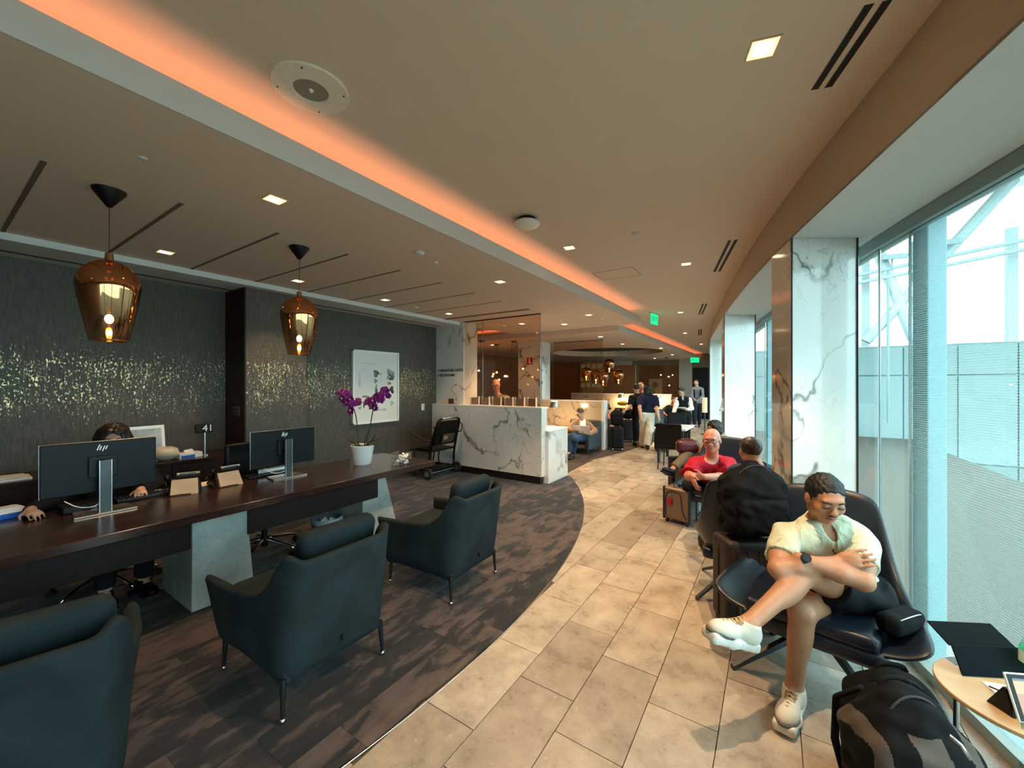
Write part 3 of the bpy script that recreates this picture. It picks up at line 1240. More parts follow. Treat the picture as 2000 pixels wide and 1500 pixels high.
# ---------------------------------------------------------------- marble columns
def make_column(y, y2, w=0.44):
    a = Vector((fx(y), y, 0))
    b = Vector((fx(y2), y2, 0))
    r = Vector((0.8348, 0.5505, 0)) * w
    m = MB()
    z0, z1 = 0.0, ZS
    P = [a, a + r, b + r, b]
    m.hexa([(p.x, p.y, z0) for p in P], [(p.x, p.y, z1) for p in P])
    o = structure(m.build('column', MATS['marble'], bev=0.004))
    m = MB()
    e = Vector((-0.5505, 0.8348, 0)) * -0.004
    m.cyl(tuple(a + e), (a.x + e.x, a.y + e.y, ZS), 0.005, n=6)
    m.cyl((a.x + r.x + e.x, a.y + r.y + e.y, 0), (a.x + r.x + e.x, a.y + r.y + e.y, ZS), 0.006, n=6)
    m.build('corner_strip', MATS['gunmetal'], o)
    return o


make_column(3.25, 3.66)
make_column(6.35, 6.77)
make_column(9.87, 10.3)

# ---------------------------------------------------------------- ceiling fixtures
def make_downlight(label, loc, size, z, power, rz=0.0, group='square downlights'):
    t = thing('downlight', label, 'light', (loc[0], loc[1], z), rz, group)
    h = size / 2
    b = MB()
    for (x0, x1, y0, y1) in ((-h - .006, -h, -h - .006, h + .006), (h, h + .006, -h - .006, h + .006), (-h, h, -h - .006, -h), (-h, h, h, h + .006)):
        b.bx(x0, x1, y0, y1, -0.004, 0.004)
    b.build('frame', MATS['downlight_box'], t)
    # recessed cone walls lie against the ceiling face, the lamp in the middle
    b = MB()
    q = h * 0.98
    b.hexa([(-q, -q, -0.003), (q, -q, -0.003), (q, q, -0.003), (-q, q, -0.003)], [(-q, -q, -0.001), (q, -q, -0.001), (q, q, -0.001), (-q, q, -0.001)])
    b.build('reflector', MATS['reflector_glow'], t)
    b = MB()
    q = h * 0.55
    b.hexa([(-q, -q, -0.006), (q, -q, -0.006), (q, q, -0.006), (-q, q, -0.006)], [(-q, -q, -0.003), (q, -q, -0.003), (q, q, -0.003), (-q, q, -0.003)])
    b.build('lens', MATS['downlight'], t)
    if power:
        l = lamp('SPOT', 'lens_light', (0, 0, -0.02), power, (1.0, 0.65, 0.36), spot_size=math.radians(100), spot_blend=0.6, shadow_soft_size=0.02)
        l.parent = t
        l.name = 'spot_beam'
    return t


MATS['reflector_glow'] = emit('reflector_glow', '#ffdca0', 1.1)
PWR = 62
make_downlight('square downlight in the main ceiling above the man with crossed legs', (-0.036, 1.952), 0.10, ZU, 165, 0.29)
make_downlight('square downlight between the round access point and the orange cove', (-1.746, 3.712), 0.10, ZU, 110, 0.2)
make_downlight('square downlight in the main ceiling beside the second slot vent', (-0.846, 4.961), 0.10, ZU, 165, 0.2)
make_downlight('square downlight in the main ceiling to the right of the near exit sign', (-1.51, 8.255), 0.10, ZU, 90, 0.1)
make_downlight('square downlight in the main ceiling next to the third slot vent', (-2.018, 11.676), 0.10, ZU, 90, 0.1)
make_downlight('square downlight in the low ceiling between the cove and the gold pendants', (-2.59, 1.24), 0.10, ZL, 60)
make_downlight('square downlight in the low ceiling above the marble counter', (-2.56, 3.63), 0.10, ZL, 60)
make_downlight('square downlight in the low ceiling past the glass partition', (-2.56, 6.19), 0.10, ZL, 60)
for y, lb in ((1.21, 'square downlight between the first gold pendant and the wall'), (2.36, 'square downlight just behind the second gold pendant'), (3.55, 'square downlight near the wall above the framed picture'), (4.82, 'square downlight nearest the glass partition along the wall')):
    make_downlight(lb, (-4.42, y), 0.10, ZL, 30)
for x, y, lb in ((-4.0, 6.4, 'square downlight seen through the large glass pane'), (-3.35, 6.9, 'square downlight behind the right edge of the large glass pane'),
                 (-3.5, 9.2, 'square downlight in the lounge ceiling above the booth'), (-3.6, 11.2, 'square downlight in the lounge ceiling over the narrow glass pane'),
                 (-3.0, 13.2, 'square downlight in the lounge ceiling in front of the round recess'), (-3.3, 16.4, 'square downlight in the lounge ceiling right of the round recess'), (-4.4, 18.2, 'square downlight near the brown back wall'),
                 (-6.9, 9.4, 'square downlight deep in the lounge above the hanging bulbs'), (-6.3, 11.0, 'square downlight in the lounge behind the fire alarm column')):
    make_downlight(lb, (x, y), 0.11, ZL, 120, 0, 'square downlights')
make_downlight('square downlight in the main ceiling near the far exit sign', (-2.1, 15.2), 0.10, ZU, 80)
# lamps of the same ceiling behind the camera
make_downlight('square downlight in the main ceiling behind the viewer', (0.2, -0.6), 0.10, ZU, 70, 0.29)
make_downlight('square downlight in the low ceiling behind the viewer', (-2.59, -1.2), 0.10, ZL, 60)

# speaker
t = thing('ceiling_speaker', 'large round white ceiling speaker with a perforated grille', 'speaker', (-1.83, 1.04, ZU), 0.3)
b = MB()
b.lathe([(0.075, -0.004), (0.078, -0.012), (0.165, -0.010), (0.168, -0.004), (0.168, 0)], n=64)
b.build('rim', flat('speaker_rim', '#f4ead9', 0.5), t, smooth='auto')
b = MB()
b.cyl((0, 0, -0.006), (0, 0, -0.002), 0.077, n=48)
gr = NT('speaker_grille')
v = gr.coord((1, 1, 1))
vo = gr.n('TexVoronoi', i_Scale=170.0)
vo.inputs['Randomness'].default_value = 0.1
gr.l(v, vo.inputs['Vector'])
gr.set(color=gr.ramp(vo.outputs[0], [(0.28, lin('#4c4740')), (0.42, lin('#b5ab9b'))]), rough=0.6)
b.build('grille', gr.m, t)
b = MB()
b.lathe([(0.0, -0.016), (0.008, -0.014), (0.012, -0.006)], n=16)
b.build('badge', MATS['white'], t, smooth=True)
for k in range(4):
    a = k * PI / 2 + 0.5
    b = MB()
    b.cyl((0.145 * math.cos(a), 0.145 * math.sin(a), -0.014), (0.145 * math.cos(a), 0.145 * math.sin(a), -0.008), 0.004, n=10)
    b.build('screw', MATS['gunmetal'], t)

# wireless access point
t = thing('access_point', 'round white wireless access point hanging below the main ceiling', 'access point', (-1.74, 2.86, ZU), 0.0)
b = MB()
b.cyl((0, 0, -0.035), (0, 0, 0), 0.085, 0.075, n=32)
b.build('bracket', MATS['black'], t, smooth='auto')
b = MB()
b.lathe([(0.0, -0.075), (0.05, -0.074), (0.09, -0.068), (0.108, -0.055), (0.112, -0.045), (0.105, -0.034), (0.0, -0.033)], n=40)
b.build('housing', flat('ap_white', '#f0ece4', 0.25), t, smooth=True)
b = MB()
for k in range(4):
    b.cyl((-0.02 + 0.013 * k, -0.06, -0.0745), (-0.02 + 0.013 * k, -0.06, -0.0725), 0.003, n=8)
b.build('indicator_lights', MATS['white_ink'], t)


def disk_device(name, label, cat, loc, r, h, mat=None, group=None):
    t = thing(name, label, cat, loc, 0, group)
    b = MB()
    b.cyl((0, 0, -h * 0.5), (0, 0, 0), r, n=24)
    b.build('base', mat or MATS['soffit_white'], t, smooth='auto')
    b = MB()
    b.lathe([(0, -h), (r * 0.5, -h), (r * 0.8, -h * 0.8), (r * 0.86, -h * 0.5)], n=24)
    b.build('cover', mat or MATS['soffit_white'], t, smooth=True)
    return t


disk_device('smoke_detector', 'small white smoke detector on the main ceiling beside the access point', 'smoke detector', (-1.065, 3.687, 3.000), 0.035, 0.02)
disk_device('smoke_detector', 'small white round detector on the low ceiling near the cove edge', 'smoke detector', (-2.580, 2.436, 2.750), 0.045, 0.02)
disk_device('sprinkler', 'tiny sprinkler head cover near the second detector on low ceiling', 'sprinkler', (-2.642, 2.707, 2.750), 0.015, 0.02)
disk_device('sprinkler', 'flat sprinkler cover on the low ceiling above the first pendant', 'sprinkler', (-2.678, 0.643, 2.750), 0.02, 0.006)
disk_device('smoke_detector', 'small detector on low ceiling between wall downlights', 'smoke detector', (-4.452, 4.152, 2.750), 0.04, 0.02)
disk_device('smoke_detector', 'small round detector beyond the glass partition near the first cove corner', 'smoke detector', (-2.519, 6.649, 2.750), 0.045, 0.02)
# access hatch in the main ceiling
t = thing('access_hatch', 'flush rectangular access hatch in the main ceiling past the cove', 'hatch', (-1.657, 4.930, 3.000), 0.0)
b = MB()
for (x0, x1, y0, y1) in ((-.25, .25, -.2, -.195), (-.25, .25, .195, .2), (-.25, -.245, -.2, .2), (.245, .25, -.2, .2)):
    b.bx(x0, x1, y0, y1, -0.002, 0.002)
b.build('frame', MATS['groove'], t)
b = MB()
b.bx(-.245, .245, -.195, .195, -0.001, 0.002)
b.build('panel', MATS['ceiling'], t)


# slot vents along the fascia
def slot_vent(label, p0, p1, gap=0.055):
    d = Vector((p1[0] - p0[0], p1[1] - p0[1], 0))
    L = d.length
    t = thing('slot_vent', label, 'vent', (p0[0], p0[1], ZU), math.atan2(d.y, d.x), 'twin slot vents in the main ceiling')
    for k in (0, 1):
        b = MB()
        y = -k * gap
        b.bx(0, L, y - 0.014, y + 0.014, -0.0015, 0.004)
        b.build('slot', MATS['black'], t)
        b = MB()
        b.bx(0, L, y - 0.0165, y - 0.014, -0.004, 0.003)
        b.build('slot_lip', MATS['gunmetal'], t)


slot_vent('twin slot vent nearest the viewer beside the first square downlight', (0.218, 2.377, 3.000), (0.350, 1.959, 3.000))
slot_vent('twin slot vent above the marble columns, second one along the fascia', (-0.558, 5.520, 3.000), (-0.298, 4.396, 3.000))
slot_vent('short twin slot vent third along the fascia', (-1.194, 8.736, 3.000), (-0.967, 7.612, 3.000))
slot_vent('short twin slot vent farthest along the fascia', (-1.734, 12.490, 3.000), (-1.528, 11.096, 3.000))


# exit signs
def text_mesh(name, txt, size, mat, parent, loc, rot, align='CENTER', ext=0.0008, bold=0.0):
    cu = bpy.data.curves.new(name, 'FONT')
    cu.body = txt
    cu.size = size
    cu.align_x = align
    cu.align_y = 'CENTER'
    cu.extrude = ext
    cu.resolution_u = 2
    cu.offset = size * bold
    cu.materials.append(mat)
    o = bpy.data.objects.new(name, cu)
    COL.objects.link(o)
    o.parent = parent
    o.location = loc
    o.rotation_euler = rot
    dg = bpy.context.evaluated_depsgraph_get()
    me = bpy.data.meshes.new_from_object(o.evaluated_get(dg))
    q = bpy.data.objects.new(name, me)
    COL.objects.link(q)
    q.parent = parent
    q.location = loc
    q.rotation_euler = rot
    bpy.data.objects.remove(o)
    return q


def exit_sign(label, loc, rz, w=0.3, h=0.2):
    t = thing('exit_sign', label, 'exit sign', loc, rz)
    b = MB()
    b.bx(-w / 2 - .02, w / 2 + .02, -.03, .03, -0.02, 0.0)
    b.build('mount', MATS['soffit_white'], t)
    b = MB()
    b.bx(-w / 2, w / 2, -.004, .004, -0.02 - h, -0.02)
    b.build('panel', MATS['exit_green'], t)
    for s in (-1, 1):
        text_mesh('lettering', 'EXIT', h * 0.62, MATS['exit_dark'], t, (0, s * 0.0055, -0.02 - h / 2), (PI / 2, 0, 0 if s < 0 else PI))
    return t


MATS['exit_dark'] = flat('exit_dark', '#06351f', 0.6)
exit_sign('green glowing exit sign hanging at the corner of the first cove', (-1.964, 8.089, 3.000), 1.38, 0.30, 0.20)
exit_sign('smaller green exit sign hanging at the far end by the window side', (-2.823, 18.597, 2.750), 0.2, 0.34, 0.2)


# gold pendants
def make_pendant(label, x, y, z_top, z_bot, R=0.165, mat='gold_glass', group='gold pendants', ztop_ceiling=ZL, bulbs=3):
    H = z_top - z_bot
    t = thing('pendant_lamp', label, 'pendant lamp', (x, y, z_bot), 0, group)
    prof = [(0.58, 0.0), (0.62, 0.02), (0.80, 0.30), (0.95, 0.55), (1.0, 0.66), (0.99, 0.72), (0.93, 0.79), (0.80, 0.86), (0.60, 0.92), (0.35, 0.965), (0.12, 0.985), (0.10, 1.0)]
    b = MB()
    b.lathe([(r * R, h * H) for r, h in prof], n=48)
    o = b.build('glass_shade', MATS[mat], t, smooth=True)
    b = MB()
    b.cyl((0, 0, H * 0.97), (0, 0, H + 0.035), 0.022, 0.018, n=16)
    b.build('socket', MATS['gold_cap'], t, smooth='auto')
    b = MB()
    b.cyl((0, 0, H + 0.03), (0, 0, ztop_ceiling - z_bot - 0.08), 0.0022, n=6)
    b.build('cord', MATS['gunmetal'], t)
    b = MB()
    zc = ztop_ceiling - z_bot
    b.lathe([(0.0, zc - 0.105), (0.012, zc - 0.10), (0.075, zc - 0.012), (0.078, zc), (0, zc)], n=24)
    b.build('canopy', MATS['plastic_black'], t, smooth='auto')
    b = MB()
    b.lathe([(R * 0.57, 0.002), (R * 0.59, -0.002), (R * 0.60, 0.004), (R * 0.58, 0.006)], n=40)
    b.build('bottom_ring', MATS['gold_cap'], t, smooth=True)
    if bulbs:
        b = MB()
        b.cyl((0, 0, H * 0.35), (0, 0, H * 0.97), 0.010, n=10)
        b.build('stem', MATS['gold_cap'], t)
        b = MB()
        b.ball((0, 0, H * 0.27), (0.020, 0.020, 0.028))
        b.ball((0, 0, H * 0.10), (0.013, 0.013, 0.018))  # lower glowing ball stands in for the bulb's reflection in the shade
        o = b.build('bulb', MATS['bulb'], t, smooth=True)
    return t


MATS['bulb'] = emit('bulb_glow', '#ffb45c', 30.0)
make_pendant('gold mirrored glass pendant above the near monitor, largest in view', -3.29, 0.64, 2.34, 1.855, 0.142)
make_pendant('gold mirrored glass pendant hanging in front of the wall pilaster', -3.33, 1.79, 2.34, 1.85, 0.142)

# ---------------------------------------------------------------- outside the windows
def make_exterior():
    pale = flat('pale_cladding', '#93a29f', 0.7, var=0.03, scale=2)
    mid = flat('grey_cladding', '#82928f', 0.7, var=0.03, scale=2)
    white = flat('white_steel', '#a9b6b5', 0.5, var=0.02)
    dark = flat('dark_opening', '#35464a', 0.6)
    t = thing('terminal_building', 'pale grey terminal building seen through the window glass', 'building', (0, 16, -5), 0)
    # wall built of cladding panels
    x = -3.0
    wall = MB()
    wall.bx(-1.2, 30, 0.12, 0.5, 0, 7.74)
    wall.build('wall', mid, t)
    rows = [(2.9, 4.4), (4.4, 6.85), (6.85, 7.7)]
    for r, (z0, z1) in enumerate(rows):
        x = -1.2
        while x < 20:
            if not (r == 0 and 0.5 < x < 2.2):
                b = MB()
                b.bx(x + 0.015, x + 1.085, 0.06, 0.12, z0 + 0.02, z1 - 0.02)
                b.build('panel', pale if r else mid, t)
            x += 1.1
    for x in (-1.0, 0.8, 3.2):
        b = MB()
        b.bx(x, x + 1.2, 0.02, 0.1, 0.3, 2.7)
        f = b.build('window', dark, t)
        b = MB()
        b.bx(x - .05, x + 1.25, 0.0, 0.06, 2.7, 2.8)
        b.build('lintel', white, t)
    # roof truss: posts, diagonals, rail with floodlights
    t2 = thing('roof_truss', 'white steel roof truss with diagonal braces beyond the window', 'truss', (0, 14, 0), 0)
    for x in (-0.6, 1.0, 2.05, 3.0, 4.6, 6.2):
        b = MB()
        b.box((x, 0, 3.9), (0.16, 0.16, 2.6))
        b.build('post', white, t2)
    for (xa, xb) in ((0.1, 1.5), (2.9, 1.9), (2.0, 4.5), (7.2, 4.8)):
        b = MB()
        b.cyl((xa, -0.4, 2.7), (xb, -0.4, 6.2), 0.12, n=10)
        b.build('brace', white, t2, smooth='auto')
    for z in (4.1, 4.3):
        b = MB()
        b.cyl((-1.5, -0.5, z - 0.3), (8, -0.5, z + 0.9), 0.045, n=8)
        b.build('rail', white, t2, smooth='auto')
    b = MB()
    for i in range(24):
        a = i / 23
        x = -1.5 + 12 * a
    vs, fs = [], []
    for i in range(25):
        x = -2 + 12 * i / 24
        z = 5.6 + 0.9 * math.sin((x + 1.2) * 1.1) * 0.35 + x * 0.12
        vs += [(x, -2.0, z), (x, 4.0, z + 0.8)]
    for i in range(24):
        fs.append((2 * i, 2 * i + 1, 2 * i + 3, 2 * i + 2))
    o = link_mesh('canopy', vs, fs, white, t2, smooth=True)
    mo = o.modifiers.new('thick', 'SOLIDIFY')
    mo.thickness = 0.25
    for i, (x, z) in enumerate(((0.1, 4.25), (1.35, 4.35), (2.45, 4.62), (3.35, 4.8))):
        f = thing('floodlight', ['floodlight nearest the marble column on the outside rail', 'second floodlight on the outside rail, left of the mullion', 'floodlight on the outside rail, first right of the mullion', 'floodlight on the outside rail, farthest right'][i], 'floodlight', (x, 13.3, z), 0.2, 'floodlights on the outside rail')
        b = MB()
        b.box((0, 0, 0.12), (0.5, 0.3, 0.12), (0.3, 0, 0.1))
        b.build('head', pale, f, bev=0.02)
        b = MB()
        b.cyl((0, 0, -0.2), (0, 0, 0.08), 0.02, n=8)
        b.build('bracket', mid, f)
        b = MB()
        b.cyl((0, 0.2, -4.0), (0, 0.2, -0.1), 0.03, n=8)
        b.build('mast', mid, f)
    g = MB()
    g.bx(-6, 40, -30, 45, -5.2, -5.0)
    o = g.build('ground', flat('pale_apron', '#4c5654', 0.9, var=0.06, scale=0.5))
    o['kind'] = 'structure'


make_exterior()

# ---------------------------------------------------------------- reception desk
ZD = 0.745


def make_desk():
    t = thing('reception_desk', 'long dark espresso reception desk on concrete legs', 'desk', (-3.6, 1.2, 0))
    o = (-3.6, 1.2, 0)

    def P(m):
        m.M = Matrix.Translation((-o[0], -o[1], 0))
        return m
    m = P(MB())
    m.bx(-4.05, -3.15, -1.9, 3.21, ZD - 0.055, ZD)
    m.build('desktop', MATS['espresso'], t, bev=0.004)
    for (a0, a1, b0, b1) in ((1.07, 1.47, 1.075, 1.415), (2.45, 2.90, 2.45, 2.71), (-1.3, -0.9, -1.3, -0.95)):
        m = P(MB())
        m.hexa([(-3.98, a0, 0), (-3.39, a0, 0), (-3.39, a1, 0), (-3.98, a1, 0)], [(-3.98, b0, ZD - .055), (-3.39, b0, ZD - .055), (-3.39, b1, ZD - .055), (-3.98, b1, ZD - .055)])
        m.build('leg', MATS['concrete'], t, bev=0.004)
    for (y0, y1, x) in ((-1.9, 1.07, -3.41), (1.42, 2.62, -3.375)):
        m = P(MB())
        m.bx(x - 0.02, x, y0, y1, 0.44, ZD - 0.055)
        m.build('modesty_panel', MATS['espresso_dull'], t, bev=0.002)
    return t


make_desk()

# credenza along the wall
t = thing('credenza', 'low dark wood credenza along the flecked wall behind the desk', 'credenza', (-5.2, 0.3, 0))
m = MB()
m.bx(-0.265, 0.24, -3.3, 1.735, 0.05, 0.80)
m.build('body', MATS['espresso_dull'], t)
m = MB()
m.bx(-0.268, 0.255, -3.31, 1.74, 0.80, 0.83)
m.build('countertop', MATS['espresso'], t, bev=0.003)
for k in range(6):
    y1 = 1.72 - k * 0.62
    m = MB()
    m.bx(0.24, 0.256, y1 - 0.61, y1, 0.08, 0.785)
    d = m.build('door', MATS['espresso_dull'], t, bev=0.002)
    h = MB()
    h.cyl((0.256, y1 - 0.56, 0.70), (0.272, y1 - 0.56, 0.70), 0.007, n=10)
    h.build('knob', MATS['chrome'], d)


def P4(name, w, l, h, mat, parent, loc=(0, 0, 0), rot=None, bev=0.0):
    m = MB()
    m.box((0, 0, 0), (w, l, h))
    return m.build(name, mat, parent, loc=loc, rot=rot, bev=bev)


# monitors (screens look towards the wall)
def make_monitor(label, x, y, rz, w, h, zt, logo):
    t = thing('computer_monitor', label, 'monitor', (x, y, ZD), rz)
    zt -= ZD
    P4('screen_back', 0.022, w, h, MATS['monitor_back'], t, (0, 0, zt - h / 2), bev=0.006)
    P4('bezel', 0.008, w + 0.004, h + 0.004, MATS['steel'], t, (-0.013, 0, zt - h / 2), bev=0.002)
    P4('display', 0.002, w - 0.02, h - 0.02, MATS['plastic_black'], t, (-0.018, 0, zt - h / 2))
    P4('mount_plate', 0.02, 0.14, 0.14, MATS['plastic_black'], t, (0.02, 0.0, zt - h / 2), bev=0.004)
    k = P4('neck', 0.018, 0.055, 0.34, MATS['gunmetal'], t, (0.075, 0, 0.18), bev=0.003)
    for s in (-1, 1):
        P4('neck_edge', 0.020, 0.004, 0.34, MATS['steel'], k, (0.0, s * 0.0285, 0.0))
    P4('neck_arm', 0.06, 0.04, 0.04, MATS['gunmetal'], t, (0.045, 0, 0.30), bev=0.003)
    m = MB()
    m.prism([(-0.06, -0.13), (0.12, -0.15), (0.12, 0.15), (-0.06, 0.13)], 0.0, 0.012)
    m.build('foot_plate', MATS['steel_warm'], t, bev=0.003)
    m = MB()
    m.tube([(0.07, -0.02, 0.07), (0.05, -0.06, 0.045), (0.02, -0.12, 0.055), (-0.02, -0.17, 0.10)], 0.003, 6)
    m.build('cable', MATS['white_matte'], t, smooth=True)
    if logo:
        m = MB()
        zl = zt - 0.042
        sl = 0.35
        def bar(y, z0, z1, wd=0.006):
            # bars lean like italic letters; y grows to the right in the picture
            m.hexa([(0.0115, y + sl * z0 - wd / 2, z0 + zl), (0.0125, y + sl * z0 - wd / 2, z0 + zl), (0.0125, y + sl * z0 + wd / 2, z0 + zl), (0.0115, y + sl * z0 + wd / 2, z0 + zl)],
                   [(0.0115, y + sl * z1 - wd / 2, z1 + zl), (0.0125, y + sl * z1 - wd / 2, z1 + zl), (0.0125, y + sl * z1 + wd / 2, z1 + zl), (0.0115, y + sl * z1 + wd / 2, z1 + zl)])
        bar(-0.022, -0.016, 0.022)
        bar(-0.010, -0.016, 0.010)
        bar(0.006, -0.024, 0.010)
        bar(0.018, -0.014, 0.010)
        m.build('logo', MATS['white_ink'], t)
    return t


MATS['steel_warm'] = flat('brushed_foot', '#b9a494', 0.25, 0.85, var=0.03)
make_monitor('large monitor seen from behind, hiding the woman at the desk', -3.78, 0.703, 0.0, 0.552, 0.335, 1.215, True)
make_monitor('second monitor seen from behind beside the potted orchid', -3.78, 1.894, 0.0, 0.563, 0.325, 1.178, True)
# keyboard and dock
t = thing('docking_station', 'black docking box lying on the desk behind the near monitor', 'dock', (-3.93, 0.64, ZD), 0.05)
P4('case', 0.16, 0.22, 0.045, MATS['plastic_black'], t, (0, 0, 0.0235), bev=0.006)
P4('port', 0.004, 0.03, 0.012, MATS['steel'], t, (0.081, 0.03, 0.022))
t = thing('keyboard', 'slim dark keyboard under the right hand of the desk clerk', 'keyboard', (-3.965, 1.0, ZD), 0.0)
P4('case', 0.13, 0.40, 0.018, MATS['plastic_black'], t, (0, 0, 0.0095), bev=0.004)
m = MB()
for i in range(5):
    for j in range(15):
        m.box((-0.055 + i * 0.027, -0.19 + j * 0.027, 0.021), (0.021, 0.021, 0.006))
m.build('keys', MATS['gunmetal'], t)['kind'] = 'stuff'
t = thing('keyboard', 'keyboard and docking bar lying behind the second monitor', 'keyboard', (-3.975, 1.85, ZD), 0.0)
P4('case', 0.14, 0.40, 0.02, MATS['plastic_black'], t, (0, 0, 0.0105), bev=0.004)
P4('dock_bar', 0.04, 0.30, 0.04, MATS['steel'], t, (0.0, 0.05, 0.0405), bev=0.006)


# phones
def make_phone(label, loc, rz):
    t = thing('desk_phone', label, 'telephone', loc, rz)
    m = MB()
    m.hexa([(-0.10, -0.10, 0.0), (0.09, -0.10, 0.0), (0.09, 0.10, 0.0), (-0.10, 0.10, 0.0)], [(-0.10, -0.10, 0.02), (0.03, -0.09, 0.12), (0.03, 0.09, 0.12), (-0.10, 0.10, 0.02)])
    m.build('base', MATS['plastic_black'], t, bev=0.006)
    P4('display', 0.03, 0.15, 0.045, MATS['gunmetal'], t, (0.035, 0.02, 0.135), (0, 0.6, 0), bev=0.006)
    P4('display_glass', 0.002, 0.10, 0.022, flat('lcd_glass', '#4f7f92', 0.15), t, (0.056, 0.02, 0.15), (0, 0.6, 0))
    m = MB()
    m.hexa([(0.065, -0.085, 0.0), (0.12, -0.085, 0.0), (0.12, 0.085, 0.0), (0.065, 0.085, 0.0)], [(0.045, -0.08, 0.11), (0.05, -0.08, 0.11), (0.05, 0.08, 0.11), (0.045, 0.08, 0.11)])
    m.build('back_stand', flat('tan_plate', '#b59a80', 0.25, var=0.1, scale=8), t, bev=0.002)
    m = MB()
    m.tube([(-0.06, -0.105, 0.07), (-0.02, -0.11, 0.105), (0.02, -0.11, 0.125), (0.05, -0.105, 0.13)], [0.022, 0.014, 0.014, 0.022], 10)
    m.build('handset', MATS['plastic_black'], t, smooth=True)
    m = MB()
    m.tube([(0.03, -0.11, 0.06), (0.09, -0.13, 0.01), (0.13, -0.08, 0.006), (0.12, -0.02, 0.006), (0.135, 0.04, 0.006)], 0.004, 6)
    m.build('cord', MATS['plastic_black'], t, smooth=True)
    return t


make_phone('tilted desk phone nearer the big monitor', (-3.900, 1.191, 0.745), -0.35)
make_phone('second desk phone with a bright plate near the middle of desk', (-3.914, 1.471, 0.745), 0.05)
t = thing('paper_note', 'tan cards lying on the desk left of the phones', 'paper', (-4.089, 1.031, 0.745), 0.1)
P4('card', 0.09, 0.12, 0.003, MATS['paper'], t, (0, 0, 0.002))
P4('card', 0.07, 0.11, 0.003, MATS['paper'], t, (0.02, 0.03, 0.0055), (0, 0, 0.3))
t = thing('paper_note', 'tan paper sheet lying between the two desk phones', 'paper', (-4.054, 1.379, 0.745), 0.1)
P4('card', 0.15, 0.16, 0.003, MATS['paper'], t, (0, 0, 0.002))
t = thing('mouse', 'black computer mouse beside the second monitor', 'mouse', (-3.86, 1.50, ZD), 0.3)
m = MB()
m.ball((0, 0, 0.012), (0.05, 0.03, 0.022))
m.build('body', MATS['plastic_black'], t, smooth=True)

# wipes pack at the left end of the view
t = thing('tissue_pack', 'white and blue pack of wipes at the near end of the desk', 'wipes', (-4.132, 0.313, 0.745), 0.2)
m = MB()
m.prism([(-0.09, -0.12), (0.09, -0.12), (0.1, 0.10), (0.0, 0.14), (-0.09, 0.10)], 0.0, 0.03)
m.build('tray', flat('blue_card', '#1d5fc0', 0.5), t, bev=0.004)
m = MB()
m.hexa([(-0.088, -0.118, 0.03), (0.088, -0.118, 0.03), (0.098, 0.10, 0.03), (-0.088, 0.12, 0.03)], [(-0.05, -0.09, 0.06), (0.05, -0.09, 0.062), (0.06, 0.06, 0.066), (-0.05, 0.07, 0.06)])
m.build('wipes', MATS['white_matte'], t, bev=0.012)

